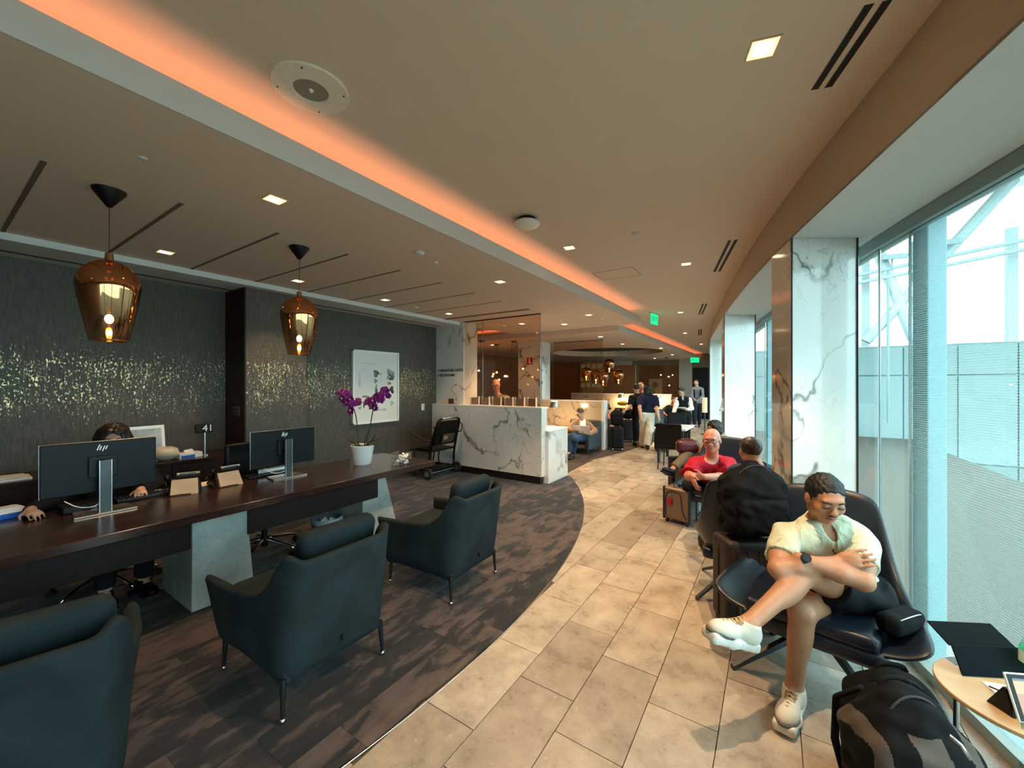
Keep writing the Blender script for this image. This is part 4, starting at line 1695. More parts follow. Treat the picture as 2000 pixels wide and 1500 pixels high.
# orchid
def make_orchid():
    o = (-3.668, 2.648, 0.745)
    t = thing('orchid_plant', 'purple orchid with two arching sprays in a white pot', 'orchid', o, 0.583)
    m = MB()
    m.lathe([(0.0, 0.0), (0.085, 0.0), (0.09, 0.006), (0.118, 0.195), (0.122, 0.20), (0.118, 0.205), (0.110, 0.20), (0.108, 0.18), (0.0, 0.18)], n=40)
    m.build('pot', MATS['white'], t, smooth='auto')
    m = MB()
    m.lathe([(0.0, 0.186), (0.05, 0.19), (0.107, 0.183)], n=20)
    m.build('soil', flat('moss', '#4a4420', 0.9, var=0.3, scale=60), t, smooth=True)

    def leaf(pts, w):
        vs, fs = [], []
        n = len(pts)
        for i, p in enumerate(pts):
            a = i / (n - 1)
            ww = w * math.sin(PI * (0.12 + 0.86 * a)) ** 0.8
            d = Vector(pts[min(i + 1, n - 1)]) - Vector(pts[max(i - 1, 0)])
            sd = d.cross(Vector((0, 0, 1)))
            sd = sd.normalized() if sd.length > 1e-6 else Vector((0, 1, 0))
            c = Vector(p)
            vs += [c - sd * ww, c + Vector((0, 0, -ww * 0.3)), c + sd * ww]
        for i in range(n - 1):
            for k in (0, 1):
                fs.append((3 * i + k, 3 * i + k + 1, 3 * i + k + 4, 3 * i + k + 3))
        q = link_mesh('leaf', vs, fs, MATS['leaf'], t, True)
        s = q.modifiers.new('thick', 'SOLIDIFY')
        s.thickness = 0.004
    leaf([(0, 0, 0.18), (-0.08, 0.02, 0.23), (-0.17, 0.04, 0.30), (-0.24, 0.05, 0.36)], 0.014)
    leaf([(0, 0, 0.18), (-0.08, 0.01, 0.21), (-0.15, 0.0, 0.26), (-0.21, -0.01, 0.31)], 0.014)
    leaf([(-0.02, 0, 0.19), (-0.08, -0.02, 0.205), (-0.14, -0.03, 0.20), (-0.18, -0.04, 0.19)], 0.016)
    leaf([(0.02, 0, 0.18), (0.03, 0, 0.27), (0.06, 0, 0.35), (0.08, 0, 0.41)], 0.022)
    leaf([(0.02, 0.03, 0.19), (0.08, 0.03, 0.24), (0.15, 0.03, 0.26), (0.25, 0.03, 0.31)], 0.03)
    leaf([(0.04, -0.03, 0.19), (0.09, -0.05, 0.23), (0.15, -0.06, 0.22), (0.2, -0.07, 0.24)], 0.035)
    leaf([(0.05, 0.05, 0.19), (0.1, 0.06, 0.28), (0.12, 0.06, 0.32), (0.15, 0.06, 0.31)], 0.03)
    k = 0.00556
    def px(x, y, d=0.0):
        return ((x - 708) * k, d, (906 - y) * k)
    st = [[px(700, 880), px(700, 850), px(696, 815), px(690, 795), px(678, 780), px(662, 772)], [px(714, 880), px(720, 850), px(726, 815), px(730, 792), px(742, 775), px(760, 764)]]
    for s in st:
        m = MB()
        m.tube([tuple(Vector(q)) for q in s], 0.006, 8)
        m.build('stem', MATS['stem'], t, smooth=True)

    def flower(c, r, tilt):
        m = MB()
        rnd = random.Random(int(c[0] * 1000) + int(c[2] * 977))
        R = Euler((PI / 2 + rnd.uniform(-0.5, 0.3), rnd.uniform(-0.4, 0.4), tilt + rnd.uniform(-0.5, 0.5))).to_matrix()
        for q in range(5):
            a = q * 2 * PI / 5 + PI / 2
            w = r * (0.62 if q in (1, 4) else 0.42)
            L = r
            vs = []
            ring = 8
            for j in range(ring):
                u = 2 * PI * j / ring
                lx, ly = L * 0.55 + L * 0.5 * math.cos(u), w * math.sin(u)
                p = Vector((lx * math.cos(a) - ly * math.sin(a), lx * math.sin(a) + ly * math.cos(a), 0.10 * r * math.sin(u * 2) + 0.12 * lx))
                vs.append(R @ p + Vector(c))
            cc = Vector((L * 0.55 * math.cos(a), L * 0.55 * math.sin(a), -0.06 * r))
            vs.append(R @ cc + Vector(c))
            m._add(vs, [(j, (j + 1) % ring, ring) for j in range(ring)])
        o_ = m.build('flower', MATS['orchid'], t, smooth=True)
        s = o_.modifiers.new('thick', 'SOLIDIFY')
        s.thickness = 0.003
        l = MB()
        l.ball(tuple(Vector(c) + R @ Vector((0, 0, 0.012))), (r * 0.2, r * 0.2, r * 0.2), 8, 6)
        l.build('lip', MATS['orchid_white'] if rnd.random() < 0.35 else MATS['orchid'], o_, smooth=True)
    for (x, y, d, r) in ((660, 770, 0, .022), (668, 769, .02, .045), (678, 771, -.01, .05), (672, 780, -.03, .045), (684, 782, .02, .048), (677, 789, 0, .042), (690, 790, -.02, .045), (697, 786, .02, .045), (686, 803, 0, .052), (701, 789, 0, .035),
                         (719, 786, 0, .048), (730, 784, -.02, .05), (727, 795, .02, .05), (733, 798, -.01, .04), (735, 777, .02, .046), (743, 782, 0, .046), (746, 772, -.02, .042), (751, 765, 0, .048), (757, 775, .01, .035)):
        flower(px(x, y, d), r, 0)
    m = MB()
    for (x, y) in ((763, 763), (766, 767), (765, 760)):
        m.ball(px(x, y), (0.016, 0.012, 0.022), 8, 6)
    m.build('buds', flat('bud', '#4d5548', 0.6), t, smooth=True)


make_orchid()

# acrylic box with mints
t = thing('acrylic_box', 'clear acrylic box of wrapped mints at the far desk end', 'box', (-3.299, 2.859, 0.745), 0.35)
for (x, y, w, l) in ((-.075, 0, .004, .15), (.075, 0, .004, .15), (0, -.075, .15, .004), (0, .075, .15, .004)):
    P4('side_panel', w, l, 0.13, MATS['clear_glass'], t, (x, y, 0.066))
P4('base', 0.15, 0.15, 0.004, MATS['clear_glass'], t, (0, 0, 0.003))
for k in range(26):
    rnd = random.Random(k)
    c = tag(P4('wrapped_mint', 0.045, 0.03, 0.014, MATS['white'], None, (t.location.x + rnd.uniform(-.045, .045), t.location.y + rnd.uniform(-.045, .045), ZD + 0.02 + 0.085 * (k / 26)), (rnd.uniform(-.6, .6), rnd.uniform(-.6, .6), rnd.uniform(0, 3)), bev=0.004), 'white wrapped mint in the clear acrylic box', 'mint', 'mints in the acrylic box')

# waste bin
t = thing('waste_bin', 'grey waste bin under the desk beside the second concrete leg', 'bin', (-3.66, 2.24, 0))
m = MB()
m.lathe([(0.0, 0.004), (0.10, 0.004), (0.105, 0.0), (0.135, 0.28), (0.142, 0.285), (0.138, 0.29), (0.13, 0.285), (0.1, 0.02), (0, 0.02)], n=32)
m.build('bucket', flat('grey_plastic', '#5d6468', 0.5), t, smooth='auto')
m = MB()
m.lathe([(0.128, 0.25), (0.141, 0.235), (0.146, 0.27), (0.144, 0.292), (0.13, 0.296)], n=32)
m.build('liner_rim', flat('bin_liner', '#9aa5ab', 0.35), t, smooth=True)
m = MB()
for k in range(5):
    rnd = random.Random(k + 50)
    m.box((rnd.uniform(-.05, .05), rnd.uniform(-.05, .05), 0.24), (.08, .05, .04), (rnd.random(), rnd.random(), rnd.random() * 3))
m.build('crumpled_paper', MATS['paper'], t)


# office chairs behind the desk
def make_office_chair(label, loc, rz):
    t = thing('office_chair', label, 'office chair', loc, rz, None)
    m = MB()
    m.cyl((0, 0, 0.07), (0, 0, 0.40), 0.028, 0.02, n=16)
    m.build('column', MATS['plastic_black'], t, smooth='auto')
    for k in range(5):
        a = k * 2 * PI / 5 + 0.3
        c, s = math.cos(a), math.sin(a)
        m = MB()
        m.tube([(0.0, 0.0, 0.135), (0.06 * c, 0.06 * s, 0.132), (0.26 * c, 0.26 * s, 0.095), (0.30 * c, 0.30 * s, 0.085), (0.315 * c, 0.315 * s, 0.055)], [0.019, 0.019, 0.014, 0.014, 0.013], 10)
        l = m.build('base_arm', MATS['chrome'], t, smooth=True)
        m = MB()
        for q in (-1, 1):
            m.cyl((0.315 * c - s * 0.022 * q, 0.315 * s + c * 0.022 * q, 0.028), (0.315 * c - s * 0.008 * q, 0.315 * s + c * 0.008 * q, 0.028), 0.027, n=14)
        m.build('caster', MATS['gunmetal'], l, smooth='auto')
    s_ = Solid((-.27, -.27, .38), (.27, .27, .50), 0.015)
    s_.box((0, 0, 0.44), (0.25, 0.24, 0.045), rad=0.04)
    s_.mesh('seat', MATS['plastic_black'], t)
    s_ = Solid((-.32, -.26, .5), (-.18, .26, 1.05), 0.015)
    s_.box((-0.25, 0, 0.78), (0.03, 0.22, 0.26), rad=0.03)
    s_.mesh('backrest', MATS['plastic_black'], t)
    m = MB()
    m.tube([(-0.05, 0, 0.38), (-0.24, 0, 0.38), (-0.30, 0, 0.45), (-0.30, 0, 0.7)], 0.018, 8)
    m.build('back_bar', MATS['chrome'], t, smooth=True)


make_office_chair('swivel chair with chrome base that the desk clerk sits on', (-4.33, 0.82, 0), 0.0)
make_office_chair('empty swivel chair with chrome base seen under the desk', (-4.02, 1.83, 0), 0.1)

# things on the credenza
zc = 0.83
t = thing('picture_frame', 'white framed print standing on the credenza behind the clerk', 'picture frame', (-5.28, 1.25, zc), 0.15)
P4('frame', 0.02, 0.40, 0.34, MATS['white'], t, (0, 0, 0.175), (0, -0.12, 0), bev=0.003)
P4('print', 0.003, 0.34, 0.28, flat('grey_print', '#aeb4b4', 0.5, var=0.3, scale=9), t, (0.013, 0, 0.175), (0, -0.12, 0))
t = thing('ceramic_bowl', 'cream rounded ceramic vase on the credenza', 'vase', (-5.12, 1.40, zc))
m = MB()
m.lathe([(0, 0), (0.05, 0), (0.095, 0.03), (0.11, 0.07), (0.095, 0.115), (0.05, 0.135), (0.045, 0.13), (0.05, 0.11), (0, 0.10)], n=28)
m.build('body', flat('cream_ceramic', '#cfc6ae', 0.35), t, smooth=True)
t = thing('tissue_box', 'white and blue tissue box on the credenza below the number sign', 'tissue box', (-5.1, 1.585, zc), 0.1)
P4('carton', 0.12, 0.20, 0.055, MATS['white'], t, (0, 0, 0.0285), bev=0.003)
P4('side_print', 0.002, 0.12, 0.03, flat('blue_card', '#1d5fc0', 0.5), t, (0.0615, -0.03, 0.02))
m = MB()
m.hexa([(-.02, -.04, .056), (.02, -.04, .056), (.02, .04, .056), (-.02, .04, .056)], [(-.03, -.03, .08), (.0, -.04, .085), (.03, .03, .078), (0, .03, .09)])
m.build('tissue', MATS['white_matte'], t)
t = thing('number_sign', 'small black sign reading 41 on a slim pole on the credenza', 'sign', (-5.14, 1.74, zc), 0.0)
m = MB()
m.cyl((0, 0.0, 0.0), (0, 0.0, 0.01), 0.035, n=20)
m.build('base', MATS['steel'], t, smooth='auto')
m = MB()
m.cyl((0, 0.0, 0.01), (0, 0.0, 0.26), 0.008, n=10)
m.build('pole', MATS['steel'], t, smooth='auto')
P4('display', 0.04, 0.15, 0.09, MATS['plastic_black'], t, (0.0, -0.01, 0.29), bev=0.006)
text_mesh('lettering', '41', 0.10, MATS['white_ink'], t, (0.022, 0.02, 0.29), (PI / 2, 0, PI / 2))
t = thing('paper_tray', 'flat white tray of papers at the left end of the credenza', 'tray', (-5.1, 0.36, zc), 0)
P4('tray', 0.22, 0.34, 0.02, MATS['white'], t, (0, 0, 0.011), bev=0.004)
P4('sheet', 0.17, 0.28, 0.006, MATS['paper'], t, (0, 0, 0.025), (0, 0, 0.1))
P4('sheet', 0.15, 0.2, 0.006, MATS['white_matte'], t, (0.01, 0.03, 0.032), (0, 0.02, -0.2))

# outlet plates
t = thing('outlet_plate', 'dark outlet plate on the brown side of the wall pilaster', 'outlet', (-5.157, 2.05, 1.287))
P4('plate', 0.14, 0.008, 0.10, flat('bronze_plate', '#4a403a', 0.4), t, bev=0.002)
for k in range(4):
    for j in (0, 1):
        P4('socket', 0.02, 0.003, 0.025, MATS['black'], t, (-0.048 + 0.032 * k, -0.005, -0.02 + 0.04 * j))
t = thing('wall_switch', 'white wall switch plate beside the marble counter', 'switch', (-5.466, 5.25, 1.17))
P4('plate', 0.008, 0.075, 0.12, MATS['white'], t, bev=0.002)
P4('dial', 0.006, 0.02, 0.02, MATS['gunmetal'], t, (0.006, 0, 0.03), bev=0.002)
P4('button', 0.006, 0.018, 0.03, MATS['steel'], t, (0.006, 0.01, -0.02), bev=0.002)

# framed abstract print
t = thing('wall_art', 'large white framed abstract watercolour print on the flecked wall', 'picture', (-5.465, 4.196, 1.55))
P4('backing', 0.02, 0.89, 1.17, MATS['white'], t, (0.012, 0, 0))
for (y, z, w, h) in ((0, .575, .90, .025), (0, -.575, .90, .025), (-.4375, 0, .025, 1.18), (.4375, 0, .025, 1.18)):
    P4('frame_rail', 0.045, w, h, MATS['white'], t, (0.0235, y, z), bev=0.002)
P4('paper', 0.002, 0.84, 1.11, flat('art_paper', '#dfdfd8', 0.7, var=0.02, scale=4), t, (0.024, 0, 0))
def blot(y, z, ry, rz, col, seed, name='paint_mark'):
    rnd = random.Random(seed)
    n = 16
    ph = rnd.random() * 6
    vs = []
    for i in range(n):
        a = 2 * PI * i / n
        r = 1 + 0.22 * math.sin(3 * a + ph) + 0.12 * math.sin(5 * a + 2 * ph) + rnd.uniform(-.08, .08)
        vs.append((0.0255 + 0.0001 * (seed % 7), y + ry * r * math.cos(a), z + rz * r * math.sin(a)))
    vs.append((0.0255 + 0.0001 * (seed % 7), y, z))
    link_mesh(name, vs, [(i, (i + 1) % n, n) for i in range(n)], flat('ink_' + col, '#' + col, 0.7, var=0.25, scale=25), t)
# y to the right in the picture, z up
for (u, v, ry, rz, c, s) in ((.01, .22, .05, .06, '4f5663', 1), (.0, .20, .03, .04, '6a7d62', 2), (.10, .215, .012, .012, '4a4a55', 3), (.0, .10, .035, .035, '8c8a97', 4), (.01, -.05, .022, .08, '63705f', 5), (.03, -.08, .012, .05, '4b5a4b', 6),
                           (.27, .26, .05, .045, '87907a', 7), (.34, .23, .045, .05, '9aa084', 8), (.29, .20, .04, .03, '5f6f74', 9), (.36, .18, .03, .03, '4e6b78', 10), (.25, .15, .035, .03, 'a39f8c', 11), (.32, .14, .05, .03, '4d544f', 12),
                           (.28, .06, .03, .028, 'b5683f', 13), (.24, .07, .03, .03, 'cfc7b4', 14), (.27, -.03, .06, .05, 'd8d4c2', 15), (-.20, -.15, .07, .012, '6d6f68', 16), (-.18, -.20, .012, .07, '7b7d76', 17), (-.22, -.28, .02, .05, '4f5350', 18), (-.14, -.17, .03, .02, '8a7a62', 19),
                           (-.3, -.33, .03, .02, '979a94', 20), (.33, -.28, .04, .05, 'a9c4b4', 21), (-.08, -.30, .04, .03, '9da39f', 22), (.15, -.38, .07, .02, 'b9c8bf', 23), (.05, -.36, .03, .03, 'b0b8b2', 24), (-.3, .1, .02, .12, 'c9cbc6', 25), (-.12, .38, .15, .01, 'd0d0ca', 26)):
    blot(u - .02, v, ry, rz, c, s)

# ---------------------------------------------------------------- velvet armchairs
def armchair_shell():
    """closed shell that runs from one arm tip round the back to the other; the chair faces -x"""
    path = []
    for i in range(15):                       # left arm, from the tip back
        a = i / 14
        path.append((-0.36 + a * 0.60, -0.30, 'arm', a))
    for i in range(1, 8):                     # rear left corner
        a = i / 7 * PI / 2
        path.append((0.24 + 0.085 * math.sin(a), -0.30 + 0.085 * (1 - math.cos(a)), 'cor', i / 7))
    for i in range(1, 12):
        path.append((0.325, -0.215 + 0.43 * i / 12, 'back', i / 12))
    half = path[:22]
    full = path + [(x, -y, k, a) for (x, y, k, a) in reversed(half)]
    n = len(full)

    def rise(u):
        u = u * u * (3 - 2 * u)
        return 0.56 + 0.24 * u

    def top(i):
        x, y, k, a = full[i]
        if k == 'arm':
            if a < 0.78:
                return 0.525 + 0.035 * a / 0.78
            return rise((a - 0.78) / 0.22 * 0.45)
        if k == 'cor':
            return rise(0.45 + a / 0.5 * 0.55) if a < 0.5 else 0.80 - 0.043 * ((a - 0.5) / 0.5) ** 0.8
        return 0.757
    vs, fs = [], []
    rings = []
    for i in range(n):
        x, y, k, a = full[i]
        p0, p1 = full[max(i - 1, 0)], full[min(i + 1, n - 1)]
        tx, ty = p1[0] - p0[0], p1[1] - p0[1]
        L = math.hypot(tx, ty)
        nx, ny = -(-ty) / L, -tx / L        # outward normal
        # make sure it points away from the middle
        if nx * (x + 0.05) + ny * y < 0:
            nx, ny = -nx, -ny
        zt = top(i)
        zb = 0.15 + (0.03 * math.sin(PI * min(1, max(0, (x + 0.3) / 0.6))) if k == 'arm' else 0.012 * (math.sin(PI * a) if k == 'back' else 0))
        th = 0.055
        ring = []
        tip = max(0.0, 1 - (x + 0.36) / 0.12) if k == 'arm' else 0

        def pt(z, o):
            f = (z - 0.15) / 0.6
            wy = 0.2 if k != 'arm' else (1.0 if a < 0.5 else 1.0 - 0.8 * (a - 0.5) / 0.5)
            flare = 0.085 * f
            fx_ = -0.05 * min(1, (z - 0.15) / 0.38) * (1 - (x + 0.36) / 0.6) if k == 'arm' else 0
            return (x + nx * (flare + o) + fx_, y + ny * (flare * wy + o), z)
        zs = [zb + (zt - 0.03 - zb) * q / 6 for q in range(7)]
        outer = [pt(z, 0.0 if j else -0.012) for j, z in enumerate(zs)]
        cap = [pt(zt - 0.012, 0.004), pt(zt, -0.012), pt(zt + 0.002, -th / 2), pt(zt - 0.004, -th + 0.012), pt(zt - 0.02, -th)]
        inner = [pt(z, -th) for z in reversed(zs)]
        ring = outer + cap + inner
        rings.append(ring)
    m = len(rings[0])
    for r in rings:
        vs += r
    for i in range(n - 1):
        for j in range(m):
            j2 = (j + 1) % m
            fs.append((i * m + j, (i + 1) * m + j, (i + 1) * m + j2, i * m + j2))
    # rounded arm tips
    for (base, sgn) in ((0, -1), (n - 1, 1)):
        r = rings[base]
        c = len(vs)
        k = len(r)
        for q in range(k // 2 + 1):
            a, b = r[q], r[k - 1 - q]
            vs.append(((a[0] + b[0]) / 2 - 0.018, (a[1] + b[1]) / 2, (a[2] + b[2]) / 2))
        for q in range(k // 2):
            i0, i1 = base * m + q, base * m + q + 1
            j0, j1 = base * m + k - 1 - q, base * m + k - 2 - q
            f1, f2 = (i0, i1, c + q + 1, c + q), (c + q, c + q + 1, j1, j0)
            fs += [f1 if sgn > 0 else f1[::-1], f2 if sgn > 0 else f2[::-1]] if q + 1 < k // 2 else []
    return vs, fs


def make_armchair(label, loc, rz):
    t = thing('armchair', label, 'armchair', loc, rz, 'teal velvet armchairs facing the desk')
    vs, fs = armchair_shell()
    o = link_mesh('shell', vs, fs, MATS['velvet'], t, True)
    bm = bmesh.new()
    bm.from_mesh(o.data)
    bmesh.ops.recalc_face_normals(bm, faces=bm.faces)
    bm.to_mesh(o.data)
    bm.free()
    s = o.modifiers.new('round', 'SUBSURF')
    s.levels = s.render_levels = 1
    m = MB()
    m.bx(-0.345, 0.31, -0.28, 0.28, 0.16, 0.31)
    m.build('seat_base', MATS['velvet'], t, bev=0.02, seg=3)
    g = Solid((-.4, -.29, .29), (.26, .29, .47), 0.012)
    g.box((-0.06, 0, 0.385), (0.31, 0.262, 0.075), rad=0.05)
    g.mesh('seat_cushion', MATS['velvet'], t)
    g = Solid((.0, -.27, .42), (.40, .27, .90), 0.012)
    R = Euler((0.0, 0.22, 0)).to_matrix()
    g.box((0.205, 0.05, 0.64), (0.055, 0.225, 0.205), R, rad=0.05)
    g.mesh('back_cushion', MATS['velvet'], t)
    for (x, y) in ((0.31, -0.285), (0.31, 0.285), (-0.33, -0.285), (-0.33, 0.285)):
        m = MB()
        m.cyl((x, y, 0.02), (x * 0.97, y * 0.97, 0.20), 0.009, 0.016, n=12)
        l = m.build('leg', MATS['gunmetal'], t, smooth='auto')
        m = MB()
        m.ball((x, y, 0.013), (0.015, 0.015, 0.013), 12, 8)
        m.build('foot', MATS['steel'], l, smooth=True)
    m = MB()
    m.box((0.352, 0.0, 0.27), (0.012, 0.008, 0.035), (0.25, 0.1, 0))
    m.build('tag', MATS['gunmetal'], t)
    return t


ac = make_armchair('teal velvet armchair in the middle, back to the stone floor', (-2.24, 1.243, 0), 0.0)
dup(ac, (-2.265, 2.42, 0), 0.03, 'teal velvet armchair farthest from the viewer by the desk end')
dup(ac, (-2.30, 0.19, 0), -0.20, 'teal velvet armchair cut off at the bottom left corner')


# ---------------------------------------------------------------- navy winged lounge chairs
def make_lounge_chair(label, loc, rz):
    t = thing('lounge_chair', label, 'lounge chair', loc, rz, 'navy winged lounge chairs by the windows')
    # half outline, left side to the middle of the back: (seat, middle, top) points
    seat = [(-.33, -.36, .375), (-.29, -.16, .36), (-.27, .04, .36), (-.25, .16, .37), (-.17, .21, .38), (-.10, .23, .38), (0, .235, .38)]
    mid = [(-.40, -.36, .405), (-.365, -.14, .42), (-.325, .07, .44), (-.29, .20, .53), (-.225, .28, .63), (-.16, .30, .67), (0, .305, .68)]
    topp = [(-.46, -.33, .45), (-.42, -.08, .48), (-.35, .12, .52), (-.30, .25, .70), (-.262, .335, .90), (-.215, .355, .965), (0, .365, .975)]
    cols = list(zip(seat, mid, topp))
    cols = cols + [tuple((-p[0], p[1], p[2]) for p in c) for c in reversed(cols[:-1])]
    vs, fs = [], []
    for c in cols:
        front = (c[0][0] * 0.5, max(-0.36, min(0.1, c[0][1] - 0.02)) if abs(c[0][0]) > 0.2 else 0.1, 0.35)
        vs += [front] + list(c)
    n = len(cols)
    for i in range(n - 1):
        for k in range(3):
            fs.append((4 * i + k, 4 * (i + 1) + k, 4 * (i + 1) + k + 1, 4 * i + k + 1))
    o = link_mesh('shell', vs, fs, MATS['navy'], t, True)
    s = o.modifiers.new('thick', 'SOLIDIFY')
    s.thickness = 0.042
    s.offset = 0
    s = o.modifiers.new('round', 'SUBSURF')
    s.levels = s.render_levels = 2
    g = Solid((-.35, -.40, .28), (.35, .28, .46), 0.012)
    g.box((0, -0.09, 0.335), (0.30, 0.285, 0.045), rad=0.035)
    g.mesh('seat_pan', MATS['navy'], t)
    g = Solid((-.33, -.40, .34), (.33, .26, .46), 0.012)
    g.box((0, -0.10, 0.405), (0.275, 0.275, 0.04), rad=0.035)
    g.mesh('seat_cushion', MATS['navy'], t)
    m = MB()
    m.cyl((0, 0, 0.20), (0, 0, 0.31), 0.035, n=16)
    m.build('hub', MATS['gunmetal'], t, smooth='auto')
    for (x, y) in ((-.34, -.34), (.34, -.34), (.34, .30), (-.34, .30)):
        m = MB()
        d = Vector((x, y, 0)).normalized()
        s2 = Vector((-d.y, d.x, 0)) * 0.016
        a, b = Vector((0, 0, 0.245)), Vector((x, y, 0.0))
        m.hexa([tuple(a - s2 - Vector((0, 0, .03))), tuple(a + s2 - Vector((0, 0, .03))), tuple(b + s2), tuple(b - s2)][::1],
               [tuple(a - s2 + Vector((0, 0, .01))), tuple(a + s2 + Vector((0, 0, .01))), tuple(b + s2 + Vector((0, 0, .025))), tuple(b - s2 + Vector((0, 0, .025)))])
        m.build('leg', MATS['gunmetal'], t, bev=0.003)
    return t


lc = make_lounge_chair('navy winged lounge chair nearest the viewer by the window', (0.202, 2.805, 0), -0.179)
q = dup(lc, (-0.23, 3.46, 0), PI + 0.05, 'navy winged lounge chair turned away, behind the marble column')
q.scale = (0.76, 0.85, 0.97)
dup(lc, (-0.50, 5.12, 0), -0.1, 'navy winged lounge chair that the man in red sits in')

# ---------------------------------------------------------------- marble counter, glass, lounge behind
t = thing('marble_counter', 'white veined marble service counter with a black plinth', 'counter', (-4.3, 5.6, 0))
o3 = (-4.3, 5.6, 0)


def L3(m):
    m.M = Matrix.Translation((-o3[0], -o3[1], 0))
    return m


m = L3(MB())
m.bx(-5.46, -3.06, 5.48, 5.66, 0.12, 1.20)
m.build('front_panel', MATS['marble'], t, bev=0.003)
m = L3(MB())
m.bx(-5.46, -3.055, 5.475, 5.70, 1.20, 1.225)
m.build('top_slab', MATS['white'], t, bev=0.003)
m = L3(MB())
m.bx(-5.46, -3.09, 5.50, 5.60, 0.0, 0.12)
m.build('plinth', MATS['dark_trim'], t)
m = L3(MB())
m.bx(-3.9, -3.0, 5.60, 6.31, 0.0, 0.83)
m.build('low_block', MATS['marble_plain'], t, bev=0.003)
m = L3(MB())
m.bx(-3.91, -2.995, 5.595, 6.315, 0.83, 0.85)
m.build('low_top', MATS['white'], t, bev=0.003)

# glass screen above the counter: two panes
for k, (x0, x1) in enumerate(((-4.765, -4.335), (-4.33, -3.155))):
    m = MB()
    m.bx(x0, x1, 5.614, 5.626, 1.225, ZL)
    w = structure(m.build('window_%d' % (k + 21), MATS['bronze_glass']))
    m = MB()
    m.bx(x0, x1, 5.605, 5.635, ZL - 0.015, ZL)
    m.build('frame', MATS['dark_trim'], w)
    m = MB()
    m.bx(x1 - 0.006, x1, 5.612, 5.628, 1.225, ZL - 0.015)
    m.build('edge', MATS['steel'], w)
# narrow glass above the booth
m = MB()
m.bx(-4.86, -3.50, 9.36, 9.372, 1.19, 2.68)
w = structure(m.build('window_23', MATS['bronze_glass']))
m = MB()
m.bx(-4.86, -3.50, 9.355, 9.377, 2.68, 2.695)
m.build('frame', MATS['dark_trim'], w)

# marble pillar with the direction lettering
m = MB()
m.bx(-5.47, -4.77, 5.60, 6.0, 1.2255, ZL)
pl = structure(m.build('column_pillar', MATS['marble'], bev=0.003))
for z, s_ in ((1.857, '< DEPARTURE GATES'), (1.765, '> RESTROOMS')):
    text_mesh('lettering', s_, 0.068, MATS['black_ink'], pl, (-5.43, 5.597, z), (PI / 2, 0, 0), 'LEFT', 0.001, 0.02)
# column with the fire alarm plate
m = MB()
m.bx(-6.0, -5.23, 9.40, 9.86, 0, ZL)
structure(m.build('column_pillar', MATS['marble'], bev=0.003))
t = thing('alarm_sign', 'red fire alarm plate on the marble column behind the glass', 'sign', (-5.62, 9.39, 2.24))
P4('plate', 0.19, 0.012, 0.19, flat('alarm_red', '#b32a1a', 0.4), t, bev=0.003)
P4('flame_mark', 0.03, 0.003, 0.10, MATS['white_ink'], t, (0.0, -0.008, 0.02))
P4('hand_mark', 0.09, 0.003, 0.03, MATS['white_ink'], t, (0.01, -0.008, -0.05), (0, 0.3, 0))

# things on the counter
for i, px in enumerate(()):
    pass
XS = [-4.55, -4.30, -4.06, -3.80, -3.58, -3.34]
br = None
LB = ['clear acrylic leaflet holder at the left end of the row on the counter', 'clear acrylic leaflet holder second from the left on the counter', 'clear acrylic leaflet holder third from the left on the counter', 'clear acrylic leaflet holder third from the right on the counter', 'clear acrylic leaflet holder second from the right on the counter', 'clear acrylic leaflet holder at the right end of the counter row']
for i, x in enumerate(XS):
    if br is None:
        br = thing('leaflet_holder', LB[0], 'leaflet holder', (x, 5.66, 1.225), 0.1, 'leaflet holders on the counter')
        for sx in (-1, 1):
            P4('side_panel', 0.006, 0.045, 0.15, MATS['white'], br, (sx * 0.085, 0, 0.076))
        P4('front_pane', 0.165, 0.004, 0.13, MATS['clear_glass'], br, (0, -0.018, 0.066))
        P4('leaflet', 0.155, 0.006, 0.13, flat('leaflet_grey', '#b9b0a6', 0.6, var=0.2, scale=14), br, (0, 0.005, 0.067))
    else:
        dup(br, (x, 5.66, 1.225), 0.1 * (-1) ** i, LB[i])
t = thing('card_box', 'small dark box on the left end of the marble counter', 'box', (-5.05, 5.57, 1.225), 0.1)
P4('carton', 0.085, 0.06, 0.10, flat('dark_brown_card', '#4a3524', 0.5), t, (0, 0, 0.051), bev=0.003)
t = thing('paper_note', 'orange brown papers lying on the counter by the small dark box', 'paper', (-5.18, 5.58, 1.225), 0.1)
P4('sheet', 0.22, 0.10, 0.004, flat('tan_paper', '#c58a4e', 0.7), t, (0, 0, 0.003))
P4('sheet', 0.16, 0.08, 0.004, flat('tan_paper', '#c58a4e', 0.7), t, (0.22, -0.02, 0.003), (0, 0, 0.3))

# table lamp and telephone on the low block
def make_table_lamp(label, loc, h=0.46, group=None, power=6):
    t = thing('table_lamp', label, 'lamp', loc, 0, group)
    m = MB()
    m.lathe([(0, 0.012), (0.06, 0.012), (0.065, 0.0), (0, 0)], n=24)
    m.build('base', MATS['steel'], t, smooth='auto')
    m = MB()
    m.cyl((0, 0, 0.01), (0, 0, h - 0.06), 0.006, n=8)
    m.build('pole', MATS['steel'], t)
    m = MB()
    m.lathe([(0.115, h - 0.14), (0.118, h - 0.13), (0.083, h)], n=32)
    # pleated lower band catches the light, glowing upper part
    m.build('lamp_shade', MATS['shade_metal'], t, smooth=True)
    m = MB()
    m.lathe([(0.0, h - 0.03), (0.085, h - 0.03), (0.082, h + 0.012)], n=32)
    m.build('shade_top', MATS['shade_glow'], t, smooth=True)
    if power:
        l = lamp('POINT', 'bulb_light', (0, 0, h - 0.15), power, (1.0, 0.62, 0.28), shadow_soft_size=0.08)
        l.parent = t
    return t


